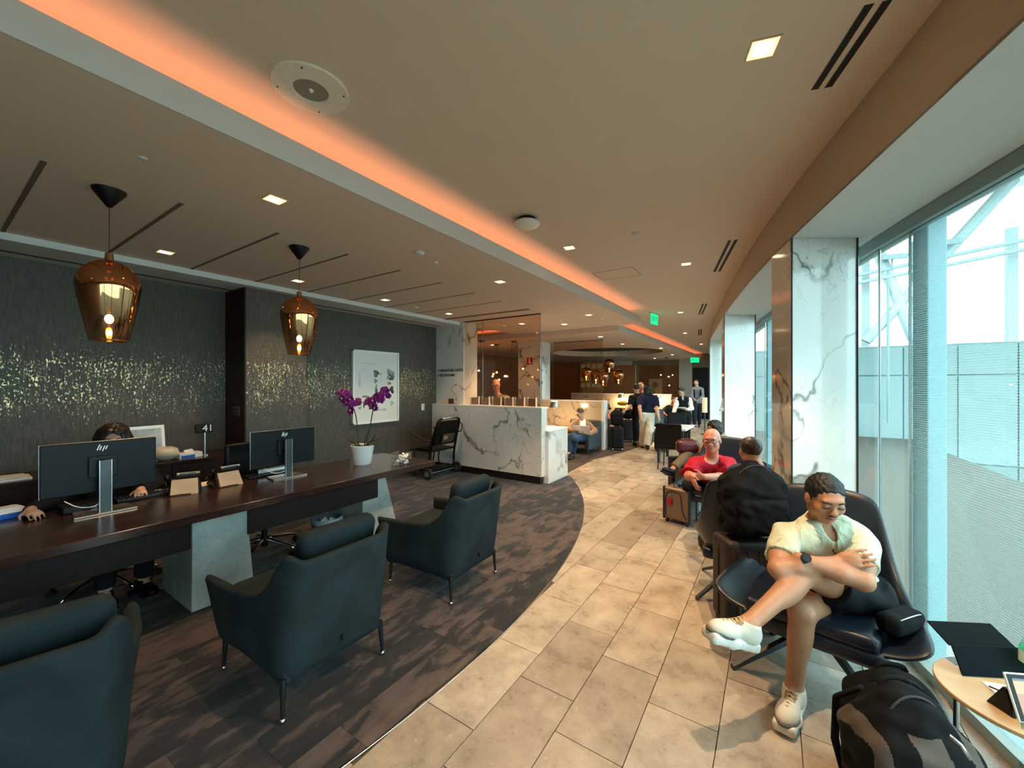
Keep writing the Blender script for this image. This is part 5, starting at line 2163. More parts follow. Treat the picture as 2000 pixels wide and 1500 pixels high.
MATS['shade_metal'] = flat('pleated_metal_shade', '#b9b3a8', 0.3, 0.6, var=0.1)
MATS['shade_glow'] = emit('shade_glow', '#ffe08a', 2.2)
t = thing('side_table', 'small dark side table inside the booth under the lit lamp', 'table', (-4.338, 8.400, 0.565)[:2] + (0,), 0)
P4('top', 0.40, 0.36, 0.03, MATS['dark_trim'], t, (0, 0, 0.548))
P4('pedestal', 0.08, 0.08, 0.53, MATS['dark_trim'], t, (0, 0, 0.268))
make_table_lamp('lit table lamp with a metallic shade inside the booth', (-4.338, 8.400, 0.565)[:2] + (0.564,), 0.62, None, 34)
t = thing('desk_phone', 'small white telephone on the low marble block by the lamp', 'telephone', (-3.28, 5.85, 0.852), 0.3)
P4('base', 0.16, 0.14, 0.03, MATS['white'], t, (0, 0, 0.016), (0.1, 0, 0), bev=0.008)
P4('handset', 0.05, 0.17, 0.03, MATS['white'], t, (-0.05, 0, 0.045), bev=0.01)
P4('keypad', 0.05, 0.06, 0.004, MATS['gunmetal'], t, (0.04, 0, 0.034))

# booth wall
m = MB()
m.bx(-5.20, -3.48, 9.30, 9.40, 0.0, 1.165)
w = structure(m.build('partition_booth', MATS['marble_warm'], bev=0.003))
m = MB()
m.bx(-3.48, -3.41, 9.20, 9.44, 0.0, 1.19)
m.build('end_post', MATS['white_matte'], w, bev=0.003)
m = MB()
m.bx(-5.20, -3.48, 9.28, 9.42, 1.165, 1.19)
m.build('cap', MATS['white'], w)


# boxy lounge seats of the booths
def make_box_chair(label, loc, rz, mat, group=None):
    t = thing('club_chair', label, 'armchair', loc, rz, group)
    for s in (-1, 1):
        P4('arm', 0.11, 0.72, 0.46, mat, t, (s * 0.335, 0, 0.34), bev=0.02)
    P4('backrest', 0.78, 0.13, 0.62, mat, t, (0, 0.36, 0.42), bev=0.03)
    P4('seat', 0.56, 0.62, 0.18, MATS['dark_seat'], t, (0, -0.03, 0.33), bev=0.03)
    for (x, y) in ((-.33, -.3), (.33, -.3), (-.33, .36), (.33, .36)):
        m = MB()
        m.cyl((x, y, 0), (x, y, 0.12), 0.014, n=8)
        m.build('leg', MATS['gunmetal'], t)
    return t


MATS['slate'] = flat('slate_leather', '#39444e', 0.45)
MATS['dark_seat'] = flat('dark_brown_seat', '#3a2a24', 0.6)
c = make_box_chair('slate blue club chair of the man reading in the lit booth', (-3.84, 8.72, 0), 0.0, MATS['slate'], 'slate club chairs')
c2 = dup(c, (-3.80, 10.1, 0), PI, 'slate blue club chair on the far side of the booth wall', 'slate club chairs')

# second partition further on, cream marble, and its lamps
m = MB()
m.bx(-6.6, -2.9, 14.2, 14.32, 0, 1.22)
w = structure(m.build('partition_far', MATS['marble_warm'], bev=0.003))
m = MB()
m.bx(-6.6, -2.9, 14.18, 14.34, 1.22, 1.25)
m.build('cap', MATS['white'], w)
make_table_lamp('small lit lamp on the far partition left of the man in black', (-4.523, 13.900, 1.125)[:2] + (0.75,), 0.5, 'small lamps along the far partition', 25)
make_table_lamp('small lit lamp on the far partition right of the woman in white trousers', (-3.274, 13.900, 1.114)[:2] + (0.75,), 0.5, 'small lamps along the far partition', 25)
for x in ((-4.523, 13.900, 1.125)[0], (-3.274, 13.900, 1.114)[0]):
    t = thing('side_table', 'small dark side table under the far partition lamp ' + ('left of the man in black' if x < (-3.856, 13.900, 1.138)[0] else 'right of the woman in white trousers'), 'table', (x, 13.9, 0), 0, 'side tables under the far lamps')
    P4('top', 0.36, 0.3, 0.03, MATS['dark_trim'], t, (0, 0, 0.735))
    P4('pedestal', 0.1, 0.1, 0.72, MATS['dark_trim'], t, (0, 0, 0.36))

# back wall: bronze panels, marble pier, art, opening
for k, (xa, xb) in enumerate(((-11.2, -6.85), (-5.55, -3.75))):
    xa = max(xa, -9.4)
    n = 4
    for i in range(n):
        m = MB()
        w_ = (xb - xa) / n
        m.bx(xa + i * w_ + 0.006, xa + (i + 1) * w_ - 0.006, 19.95, 20.0, 0.0, 2.5)
        m.build('panel', MATS['brown_panel'], bpy.data.objects['wall_back'])
m = MB()
m.bx(-6.7, -5.95, 19.6, 20.0, 0, ZL)
structure(m.build('column_pier', MATS['marble_warm'], bev=0.004))
m = MB()
m.bx(-3.7, -3.15, 19.85, 20.0, 0, ZL)
structure(m.build('column_pier', flat('pale_pier', '#c9c0b4', 0.5)))
m = MB()
m.bx(-3.1, -2.45, 19.93, 19.99, 0, 2.35)
structure(m.build('door_1', MATS['black'], None))
t = thing('wall_art', 'tan framed artwork on the far bronze wall beside the marble pier', 'picture', (-4.771, 19.850, 1.302), 0)
P4('backing', 0.62, 0.04, 1.1, flat('tan_art', '#b98a5c', 0.6, var=0.1, scale=3), t)
for (x, z, r, col) in ((0, 0.25, 0.15, '8a5a34'), (-0.12, -0.1, 0.13, '9a6a40'), (0.13, -0.28, 0.14, '7a4c2c'), (-0.1, -0.4, 0.09, '8a5a34')):
    m = MB()
    m.cyl((x, -0.027, z), (x, -0.02, z), r, n=20)
    m.build('painted_disc', flat('disc_' + col, '#' + col, 0.6, var=0.2), t)
t = thing('wall_art', 'patterned gold wall panel behind the narrow glass pane', 'picture', (-6.293, 15.500, 1.812), 0)
P4('backing', 1.0, 0.05, 1.35, flat('ochre_panel', '#a5793c', 0.6, var=0.3, scale=5), t)
for i in range(4):
    for j in range(4):
        P4('square', 0.17, 0.02, 0.17, flat('cream_square', '#d6c09a', 0.6), t, (-0.36 + 0.24 * i, -0.035, 0.52 - 0.26 * j))
t = tag(t, 'patterned gold wall panel behind the narrow glass pane')
m = MB()
m.bx(-9.0, -4.5, 15.55, 15.65, 0, 2.35)
structure(m.build('wall_divider', MATS['brown_panel']))


# smoky mirror pendants under the round recess
def pend(label, px, py, d, R=0.16):
    pass


MATS['smoke_glass'] = MATS['gold_glass']
base_p = None
for i, (loc, lb) in enumerate((((-4.496, 12.610, 2.173), 'topmost mirrored pendant under the round recess'), ((-4.378, 11.730, 1.742), 'lowest mirrored pendant under the round recess, by the glass edge'),
                               ((-4.178, 12.581, 1.799), 'right hand mirrored pendant under the round recess'), ((-4.712, 11.988, 1.796), 'mirrored pendant seen through the right part of the narrow pane'),
                               ((-5.207, 12.380, 1.908), 'mirrored pendant farthest left behind the narrow pane'))):
    R = 0.17
    if base_p is None:
        base_p = make_pendant(lb, loc[0], loc[1], loc[2] + 0.26, loc[2] - 0.2, R, 'gold_glass', 'mirrored pendants under the round recess', ZL + 0.19)
    else:
        q = dup(base_p, (loc[0], loc[1], loc[2] - 0.2), 0, lb)
        dz = (base_p.location.z - (loc[2] - 0.2))
        for ch in q.children:
            if ch.name.startswith('canopy'):
                ch.location.z += dz
            if ch.name.startswith('cord'):
                ch.location.z += dz * 0.5
                ch.scale.z = 1.0 if abs(dz) < 0.01 else 1.0

# hanging clusters of small glass globes
def globe_cluster(label, loc, n, seed):
    t = thing('globe_cluster', label, 'light', loc, 0, 'clusters of hanging glass globes')
    rnd = random.Random(seed)
    m = MB()
    m.cyl((0, 0, ZL - loc[2] - 0.03), (0, 0, ZL - loc[2]), 0.08, n=16)
    m.build('canopy', MATS['gunmetal'], t)
    for k in range(n):
        x, y, z = rnd.uniform(-.25, .25), rnd.uniform(-.2, .2), rnd.uniform(-.3, .25)
        m = MB()
        m.ball((x, y, z), 0.045 if k % 2 else 0.075, 12, 8)
        g = m.build('globe', MATS['clear_glass'], t, smooth=True)
        m = MB()
        m.ball((x, y, z), 0.022, 8, 6)
        m.build('bulb', MATS['bulb'], g, smooth=True)
        m = MB()
        m.cyl((x, y, z + 0.04), (x * 0.2, y * 0.2, ZL - loc[2] - 0.03), 0.003, n=5)
        m.build('wire', MATS['gunmetal'], g)


globe_cluster('glass globe cluster left of the pane joint behind the big glass', (-7.408, 8.889, 2.106), 4, 1)
globe_cluster('glass globe cluster right at the pane joint behind the big glass', (-6.457, 8.319, 1.858), 2, 2)
globe_cluster('glass globe cluster above the man behind the counter', (-6.712, 9.349, 1.987), 4, 3)
globe_cluster('glass globe cluster beside the fire alarm column', (-5.797, 8.875, 1.888), 3, 4)
globe_cluster('small glass globe cluster in front of the far bronze wall', (-3.822, 17.850, 1.776), 4, 5)

# white topped table and dark chairs beyond the columns
t = thing('lounge_table', 'white topped rectangular table by the window beyond the second column', 'table', (-1.72, 8.55, 0.72), 0.0)
P4('tabletop', 0.62, 1.0, 0.035, MATS['white'], t, (0, 0.2, -0.02), bev=0.004)
for (x, y) in ((-.22, -.2), (.22, -.2), (-.22, .6), (.22, .6)):
    P4('leg', 0.05, 0.05, 0.68, MATS['dark_trim'], t, (x, y, -0.37))
for i, (x, y, r, lb) in enumerate(((-1.6, 7.9, 3.1, 'dark side chair tucked under the white topped table'), (-2.0, 10.6, 0.3, 'dark chair standing behind the white topped table'))):
    t = thing('side_chair', lb, 'chair', (x, y, 0), r, 'dark lounge side chairs')
    P4('seat', 0.46, 0.46, 0.08, MATS['plastic_black'], t, (0, 0, 0.43), bev=0.02)
    P4('backrest', 0.46, 0.05, 0.42, MATS['plastic_black'], t, (0, 0.22, 0.66), (-0.12, 0, 0), bev=0.02)
    for (a, b) in ((-.2, -.2), (.2, -.2), (-.2, .2), (.2, .2)):
        m = MB()
        m.cyl((a, b, 0), (a * 0.9, b * 0.9, 0.42), 0.012, 0.016, n=8)
        m.build('leg', MATS['gunmetal'], t)
t = thing('column_lamp', 'tall cream cylinder floor lamp beside the far window column', 'lamp', (-1.804, 13.790, 0.920)[:2] + (0,), 0)
m = MB()
m.cyl((0, 0, 0.70), (0, 0, 1.17), 0.075, n=24)
m.build('lamp_shade', emit('cream_shade', '#d8bf9a', 0.3), t, smooth='auto')
m = MB()
m.cyl((0, 0, 0.0), (0, 0, 0.70), 0.02, n=8)
m.cyl((0, 0, 0.0), (0, 0, 0.02), 0.10, n=20)
m.build('stand', MATS['gunmetal'], t)
t = thing('side_chair', 'dark wooden dining chair right of the woman in white trousers', 'chair', (-2.615, 11.637, 0.300)[:2] + (0,), 0.9, 'dark lounge side chairs')
P4('seat', 0.46, 0.46, 0.07, MATS['slate'], t, (0, 0, 0.43), bev=0.02)
P4('backrest', 0.46, 0.05, 0.44, MATS['slate'], t, (0, 0.22, 0.66), (-0.12, 0, 0), bev=0.02)
for (a, b) in ((-.2, -.2), (.2, -.2), (-.2, .2), (.2, .2)):
    m = MB()
    m.cyl((a * 1.15, b * 1.15, 0), (a * 0.9, b * 0.9, 0.42), 0.012, 0.016, n=8)
    m.build('leg', MATS['dark_trim'], t)


# ---------------------------------------------------------------- folded transport chair by the wall
def make_wheelchair():
    t = thing('transport_chair', 'black narrow aisle wheelchair parked by the marble counter', 'wheelchair', (-4.95, 5.08, 0), 0.0)
    bl, fr = MATS['plastic_black'], MATS['gunmetal_dark']
    for s in (-1, 1):
        y = s * 0.27
        m = MB()
        m.tube([(0.13, y, 0.08), (0.11, y, 0.30), (0.17, y, 0.62), (0.25, y * 0.92, 0.86), (0.27, y * 0.85, 0.93), (0.27, y * 0.6, 0.955)], 0.018, 8)
        m.build('frame_post', fr, t, smooth=True)
        m = MB()
        m.cyl((0.13, y + s * 0.05 - 0.02, 0.09), (0.13, y + s * 0.05 + 0.02, 0.09), 0.088, n=28)
        wq = m.build('wheel', MATS['rubber'], t, smooth='auto')
        m = MB()
        m.cyl((0.13, y + s * 0.05 - 0.023, 0.09), (0.13, y + s * 0.05 + 0.023, 0.09), 0.045, n=20)
        m.build('hub', flat('hub_grey', '#77706c', 0.4), wq, smooth='auto')
        m = MB()
        m.tube([(0.13, y, 0.44), (-0.02, y, 0.43), (-0.22, y, 0.44), (-0.30, y, 0.42), (-0.32, y, 0.28), (-0.34, y, 0.15)], 0.012, 8)
        m.build('seat_rail', fr, t, smooth=True)
        m = MB()
        m.tube([(0.14, y, 0.60), (0.02, y, 0.61), (-0.15, y, 0.66), (-0.33, y, 0.74)], 0.014, 8)
        m.build('armrest', MATS['armrest_brown'], t, smooth=True)
        m = MB()
        m.tube([(-0.20, y, 0.43), (-0.22, y, 0.2), (-0.2, y, 0.03)], 0.011, 8)
        m.build('front_leg', fr, t, smooth=True)
        m = MB()
        m.cyl((-0.2, y - 0.012, 0.035), (-0.2, y + 0.012, 0.035), 0.034, n=16)
        m.build('front_caster', MATS['rubber'], t, smooth='auto')
        m = MB()
        m.tube([(0.13, y, 0.10), (0.0, y, 0.10), (-0.2, y, 0.13)], 0.012, 8)
        m.build('lower_rail', fr, t, smooth=True)
        P4('footplate', 0.16, 0.14, 0.01, bl, t, (-0.38, y * 0.6, 0.14), (0, 0.2, 0))
    m = MB()
    m.tube([(0.27, -0.16, 0.955), (0.275, 0, 0.96), (0.27, 0.16, 0.955)], 0.015, 8)
    m.build('push_bar', MATS['steel'], t, smooth=True)
    m = MB()
    m.tube([(0.20, -0.26, 0.70), (0.30, -0.25, 0.72), (0.36, -0.2, 0.86), (0.28, -0.2, 0.88)], 0.009, 6)
    m.tube([(0.20, 0.26, 0.70), (0.30, 0.25, 0.72), (0.36, 0.2, 0.86), (0.28, 0.2, 0.88)], 0.009, 6)
    m.build('brake_loop', fr, t, smooth=True)
    P4('backrest', 0.03, 0.48, 0.40, bl, t, (0.205, 0, 0.72), (0, 0.24, 0), bev=0.006)
    P4('back_pocket', 0.012, 0.26, 0.14, flat('pocket_grey', '#4a3f3a', 0.6), t, (0.215, 0.03, 0.63), (0, 0.24, 0), bev=0.004)
    P4('label', 0.004, 0.08, 0.06, flat('tan_label', '#b5744e', 0.5), t, (0.224, -0.03, 0.64), (0, 0.24, 0))
    P4('seat', 0.36, 0.46, 0.035, bl, t, (-0.03, 0, 0.44), bev=0.008)
    m = MB()
    m.cyl((0.13, -0.31, 0.09), (0.13, 0.31, 0.09), 0.014, n=10)
    m.build('axle', MATS['steel'], t)
    P4('base_tray', 0.28, 0.5, 0.02, bl, t, (0.0, 0, 0.12), bev=0.004)
    return t


MATS['gunmetal_dark'] = flat('dark_tube', '#16161a', 0.3, 0.6)
MATS['armrest_brown'] = flat('armrest_brown', '#4d2f22', 0.5)
wc = make_wheelchair()
wc.scale = (1.12, 1.12, 1.06)

# ---------------------------------------------------------------- people
def V3(p):
    return np.array(p, dtype=float)


def unit(v):
    v = V3(v)
    return v / (np.linalg.norm(v) + 1e-9)


def head_frame(face, up=(0, 0, 1)):
    f = unit(face)
    r = unit(np.cross(f, up))
    u = np.cross(r, f)
    return r, f, u


class Person:
    def __init__(s, name, label, J, face, base, mats, vox=0.011, scale=1.0, sex='m', build=1.0, torso_dir=None):
        s.J = {k: V3(v) for k, v in J.items()}
        s.root = thing('person', label, 'person', base, 0)
        s.base = base
        s.vox = vox
        s.k = scale
        s.b = build
        s.m = mats
        j = s.J
        s.r, s.f, s.u = head_frame(face)
        if torso_dir is None:
            across = j['shL'] - j['shR']
            upv = j['neck'] - (j['hipL'] + j['hipR']) / 2
            torso_dir = np.cross(across, upv)
            # shL is the figure's left: across x up points forward when left is left
        s.tf = unit(torso_dir)
        s.pel = (j['hipL'] + j['hipR']) / 2
        s.hs = scale * 1.0

    def R(s):
        return np.stack([s.r, s.f, s.u], 1)

    def hp(s, r, f, u):
        return s.J['head'] + (s.r * r + s.f * f + s.u * u) * s.hs

    def bounds(s, keys, pad):
        P = np.array([s.J[k] for k in keys])
        return P.min(0) - pad, P.max(0) + pad

    def head(s, g):
        h, R, hp = s.hs, s.R(), s.hp
        g.ell(hp(0, -0.014, 0.028), (0.076 * h, 0.095 * h, 0.086 * h), R, 0.01)
        g.ell(hp(0, 0.022, -0.03), (0.060 * h, 0.068 * h, 0.078 * h), R, 0.03)
        g.ell(hp(0, 0.052, -0.092), (0.026 * h, 0.024 * h, 0.02 * h), R, 0.03)
        g.ell(hp(0, 0.078, 0.034), (0.048 * h, 0.014 * h, 0.012 * h), R, 0.02)
        for q in (-1, 1):
            g.ell(hp(q * 0.040, 0.060, -0.022), (0.024 * h, 0.022 * h, 0.024 * h), R, 0.02)
            g.ell(hp(q * 0.050, 0.0, -0.06), (0.014 * h, 0.03 * h, 0.03 * h), R, 0.02)
            g.ell(hp(q * 0.031, 0.098, 0.010), (0.019 * h, 0.014 * h, 0.012 * h), R, 0.012, 'sub')
            g.ell(hp(q * 0.078, -0.004, -0.006), (0.009 * h, 0.019 * h, 0.031 * h), R, 0.006)
            g.ell(hp(q * 0.013, 0.093, -0.024), (0.011 * h, 0.011 * h, 0.009 * h), R, 0.008)
            g.ell(hp(q * 0.031, 0.082, 0.008), (0.016 * h, 0.010 * h, 0.011 * h), R, 0.006)
        g.cone(hp(0, 0.084, 0.016), hp(0, 0.104, -0.022), 0.008 * h, 0.012 * h, 0.012)
        g.ell(hp(0, 0.088, -0.050), (0.024 * h, 0.010 * h, 0.006 * h), R, 0.006)
        g.ell(hp(0, 0.086, -0.063), (0.020 * h, 0.010 * h, 0.007 * h), R, 0.006)
        g.cone(s.J['neck'] - unit(s.J['neck'] - s.pel) * 0.03, hp(0, -0.020, -0.055), 0.056 * s.k * s.b, 0.052 * s.k * (0.5 + 0.5 * s.b), 0.03)

    def torso(s, g, grow=0.0, k=0.05):
        j, K, b = s.J, s.k, s.b
        pel, neck = s.pel, j['neck']
        ax = neck - pel
        ch = pel + ax * 0.72
        wa = pel + ax * 0.36
        across = unit(j['shL'] - j['shR'])
        sw = np.linalg.norm(j['shL'] - j['shR'])
        g.cone(j['hipL'] + ax * 0.06, j['hipR'] + ax * 0.06, 0.095 * K * b + grow, None, k, sq=(s.tf, 0.95))
        g.cone(pel, wa, 0.125 * K * b + grow, 0.118 * K * b + grow, k, sq=(s.tf, 0.82))
        g.cone(wa, ch, 0.118 * K * b + grow, 0.135 * K * b + grow, k, sq=(s.tf, 0.80))
        g.cone(ch - across * sw * 0.16, ch + across * sw * 0.16, 0.115 * K * b + grow, None, k, sq=(s.tf, 0.92))
        g.cone(j['shL'] * 0.86 + j['shR'] * 0.14, j['shR'] * 0.86 + j['shL'] * 0.14, 0.062 * K * b + grow, None, k)
        g.cone(j['shL'] * 0.75 + j['shR'] * 0.25, neck, 0.05 * K * b + grow, 0.052 * K + grow * 0.5, k)
        g.cone(j['shR'] * 0.75 + j['shL'] * 0.25, neck, 0.05 * K * b + grow, 0.052 * K + grow * 0.5, k)

    def limbs(s, g):
        j, K, b = s.J, s.k, s.b
        for q in 'LR':
            sh, el, wr = j['sh' + q], j['el' + q], j['wr' + q]
            g.cone(sh, el, 0.054 * K * b, 0.041 * K, 0.03)
            g.cone(sh + (el - sh) * 0.35, sh + (el - sh) * 0.65, 0.052 * K * b, 0.047 * K, 0.03)
            g.cone(el, el + (wr - el) * 0.35, 0.041 * K, 0.043 * K, 0.02)
            g.cone(el + (wr - el) * 0.35, wr, 0.042 * K, 0.027 * K, 0.02, )
            hp_, kn, an = j['hip' + q], j['knee' + q], j['ank' + q]
            g.cone(hp_, kn, 0.088 * K * b, 0.056 * K, 0.03)
            g.cone(kn, an, 0.052 * K, 0.036 * K, 0.03)
            d = unit(an - kn)
            tw = unit(kn - hp_)
            back = -(tw - d * float(tw @ d))
            if np.linalg.norm(back) > 0.2:
                back = unit(back)
                g.ell(kn + (an - kn) * 0.30 + back * 0.018 * K, (0.048 * K, 0.048 * K, 0.11 * K), s.frame(d), 0.03)
                g.ell(kn - back * 0.012 * K, (0.047 * K, 0.047 * K, 0.052 * K), s.frame(d), 0.02)
            an_, fwd, up2, sd, foot = s.foot_frame(q)
            g.cone(an, foot + up2 * 0.035 * K + fwd * 0.12 * K, 0.036 * K, 0.024 * K, 0.02)

    def frame(s, d):
        d = unit(d)
        a = unit(np.cross(d, (0.3, 0.2, 0.9)))
        return np.stack([a, np.cross(d, a), d], 1)

    def hand(s, g, q, d, n, curl=0.6, side=1, spread=1.0):
        """d: direction of the palm, n: the way the palm faces"""
        K = s.k
        wr = s.J['wr' + q]
        d = unit(d)
        n = unit(V3(n) - d * float(np.dot(n, d)))
        w = np.cross(d, n) * side
        R = np.stack([w, n, d], 1)
        g.ell(wr + d * 0.048 * K, (0.040 * K, 0.017 * K, 0.052 * K), R, 0.012)
        L = (0.062, 0.072, 0.068, 0.052)
        rr = max(0.0078 * K, s.vox * 0.75)
        for i in range(4):
            off = (i - 1.5) * 0.021 * K * spread
            a = wr + d * 0.088 * K + w * off
            d1 = unit(d + n * curl * 0.6 + w * (i - 1.5) * 0.05)
            b = a + d1 * L[i] * 0.5 * K
            d2 = unit(d * (1 - curl * 0.7) + n * curl * 1.3)
            c = b + d2 * L[i] * 0.48 * K
            g.cone(a - d * 0.02 * K, b, rr * 1.12, rr, 0.006)
            g.cone(b, c, rr, rr * 0.85, 0.004)
        a = wr + d * 0.022 * K + w * -0.030 * K
        b = a + unit(d * 0.8 - w * 0.75 + n * 0.3) * 0.040 * K
        c = b + unit(d + n * 0.4 - w * 0.1) * 0.032 * K
        g.cone(a, b, rr * 1.35, rr * 1.15, 0.008)
        g.cone(b, c, rr * 1.15, rr * 0.95, 0.004)

    def body(s, hands, keys=None):
        lo, hi = s.bounds(s.J.keys(), 0.24)
        g = Solid(lo, hi, s.vox)
        s.torso(g, -0.007)
        s.limbs(g)
        for (q, d, n, curl, side) in hands:
            s.hand(g, q, d, n, curl, side)
        s.head(g)
        return g.mesh('body', s.m['skin'], s.root, s.base, smooth=1)

    def shirt(s, mat, sleeve=0.62, grow=0.014, long=False, vneck=0.0, wr=0.004, name='shirt', hem=0.0, colorize=None, open_front=0.0, vox=None, ws=0.11):
        j, K, b = s.J, s.k, s.b
        lo, hi = s.bounds(('neck', 'shL', 'shR', 'elL', 'elR', 'hipL', 'hipR', 'wrL', 'wrR'), 0.2)
        g = Solid(lo, hi, vox or s.vox)
        s.torso(g, grow)
        if sleeve <= 0.05:
            pass
        for q in 'LR':
            sh, el, w = j['sh' + q], j['el' + q], j['wr' + q]
            if sleeve > 0.05:
                e = sh + (el - sh) * min(sleeve, 1.0)
                g.cone(sh, e, 0.062 * K * b + grow, 0.052 * K * b + grow + 0.006 if not long else 0.043 * K + grow, 0.03, flat=(not long and sleeve < 1.0))
                if long:
                    g.cone(el, el + (w - el) * 0.93, 0.043 * K + grow, 0.032 * K + grow * 0.7, 0.02, flat=True)
        ax = unit(j['neck'] - s.pel)
        if wr:
            g.wrinkle(wr, ws * K, seed=int(abs(j['neck'][0]) * 1000) % 97)
        # neck opening
        g.cone(j['neck'] + ax * 0.015 - s.tf * 0.0, j['neck'] + ax * 0.14 + s.tf * 0.03, 0.056 * K * (0.5 + 0.5 * b), 0.085 * K, 0.004, 'sub')
        if vneck:
            c = j['neck'] + s.tf * 0.085 * K - ax * vneck * 0.15
            R = np.stack([unit(np.cross(s.tf, ax)), s.tf, ax], 1)
            g.ell(c, (0.026 * K, 0.07 * K, vneck * 0.75), R, 0.004, 'sub')
        low = s.pel - ax * (hem + 0.02)
        g.cut(low, -ax)
        return g.mesh(name, mat, s.root, s.base, smooth=1, colorize=colorize)

    def bottoms(s, mat, leg=1.85, grow=0.014, flare=0.0, name='trousers', wr=0.003, top=0.10, fit=1.0):
        """leg: 1 = to the knee, 2 = to the ankle"""
        j, K, b = s.J, s.k, s.b
        lo, hi = s.bounds(('hipL', 'hipR', 'kneeL', 'kneeR', 'ankL', 'ankR'), 0.22)
        hi = hi + 0.1
        g = Solid(lo, hi, s.vox)
        ax = unit(j['neck'] - s.pel)
        g.cone(j['hipL'] + ax * 0.03, j['hipR'] + ax * 0.03, 0.098 * K * b + grow, None, 0.04, sq=(s.tf, 0.95))
        g.cone(s.pel, s.pel + ax * 0.12, 0.125 * K * b + grow, 0.118 * K * b + grow, 0.04, sq=(s.tf, 0.82))
        g.cut(s.pel + ax * top, ax)
        for q in 'LR':
            h, kn, an = j['hip' + q], j['knee' + q], j['ank' + q]
            e = h + (kn - h) * min(leg, 1.0)
            g.cone(h, e, 0.092 * K * b + grow, (0.092 - 0.034 * min(leg, 1)) * K * fit + grow + flare * 0.5, 0.03, flat=leg < 1)
            if leg > 1:
                e = kn + (an - kn) * (leg - 1)
                g.cone(kn, e, 0.058 * K * fit + grow + flare * 0.5, 0.045 * K * fit + grow + flare, 0.03, flat=True)
        if wr:
            g.wrinkle(wr, 0.13 * K, seed=5)
        return g.mesh(name, mat, s.root, s.base, smooth=1)

    def foot_frame(s, q):
        j, K = s.J, s.k
        an, toe = j['ank' + q], j['toe' + q]
        shin = unit(j['knee' + q] - an)
        up = unit(V3((0, 0, 1)) + shin * 0.15)
        d = toe - an
        fwd = unit(d - up * float(d @ up))
        if j['ank' + q][2] > s.base[2] + 0.16:
            fwd = unit(fwd + up * min(0.35, max(-0.9, float(d @ up) * 5 + 0.35)))
        up2 = unit(up - fwd * float(up @ fwd))
        sd = np.cross(fwd, up2)
        return an, fwd, up2, sd, an - up2 * 0.075 * K

    def shoe(s, q, mat, sole, chunky=1.0, mat_dark=None):
        K = s.k
        an, fwd, up2, sd, foot = s.foot_frame(q)
        R = np.stack([sd, fwd, up2], 1)
        vox = min(s.vox, 0.009)
        c0 = foot + fwd * 0.065 * K
        lo, hi = c0 - 0.24 * K, c0 + 0.24 * K
        g = Solid(lo, hi, vox)
        g.ell(foot + fwd * 0.12 * K + up2 * 0.025 * K, (0.048 * K, 0.085 * K, 0.042 * K), R, 0.02)
        g.ell(foot - fwd * 0.015 * K + up2 * 0.035 * K, (0.040 * K, 0.065 * K, 0.050 * K), R, 0.03)
        g.cone(foot + up2 * 0.03 * K, an + up2 * 0.012 * K, 0.045 * K, 0.047 * K, 0.03, flat=True)
        g.cone(foot + fwd * 0.05 * K + up2 * 0.05 * K, foot + fwd * 0.10 * K + up2 * 0.05 * K, 0.03 * K, 0.02 * K, 0.03)
        g.cut(foot + up2 * 0.004, -up2)
        sh = g.mesh('shoe', mat, s.root, s.base, smooth=1)
        g = Solid(lo, hi, vox)
        th = 0.016 * K * chunky
        g.box(foot + fwd * 0.135 * K - up2 * 0.008, (0.046 * K, 0.07 * K, th), R, rad=min(th, 0.018), k=0.02)
        g.box(foot + fwd * 0.02 * K - up2 * 0.008, (0.040 * K, 0.085 * K, th), R, rad=min(th, 0.018), k=0.03)
        if chunky > 1.3:
            for i in range(7):
                c = foot + fwd * (-0.05 + 0.042 * i) * K - up2 * (th + 0.012)
                g.box(c, (0.05 * K, 0.007 * K, 0.010), R, rad=0.004, k=0.0, op='sub')
            g.ell(foot + fwd * 0.065 * K - up2 * (th + 0.016), (0.06 * K, 0.022 * K, 0.016 * K), R, 0.01, 'sub')
        g.mesh('sole', sole, sh, s.base, smooth=1)
        if mat_dark:
            g = Solid(lo, hi, vox)
            g.ell(foot + fwd * 0.125 * K + up2 * 0.014 * K, (0.0505 * K, 0.088 * K, 0.022 * K), R, 0.0)
            g.ell(foot + fwd * 0.12 * K + up2 * 0.032 * K, (0.047 * K, 0.084 * K, 0.040 * K), R, 0.0, 'sub')
            g.cut(foot + fwd * 0.10 * K, -fwd)
            g.mesh('toe_guard', mat_dark, sh, s.base, smooth=1)
        return sh, foot, fwd, up2, sd

    def laces(s, info, mat, n=7):
        sh, foot, fwd, up2, sd = info
        K = s.k
        m = MB()
        for i in range(n):
            a = 0.145 - i * 0.020
            hgt = 0.060 + 0.0065 * i
            w = 0.022
            c = foot + fwd * a * K + up2 * hgt * K
            c2 = foot + fwd * (a - 0.012) * K + up2 * (hgt + 0.004) * K
            for sg in (-1, 1):
                m.tube([tuple(c + sd * sg * w * K - up2 * 0.012 - V3(s.base)), tuple((c + c2) / 2 + up2 * 0.006 - V3(s.base)), tuple(c2 - sd * sg * w * K - up2 * 0.010 - V3(s.base))], 0.0036 * K, 6)
        m.build('laces', mat, sh, smooth=True)

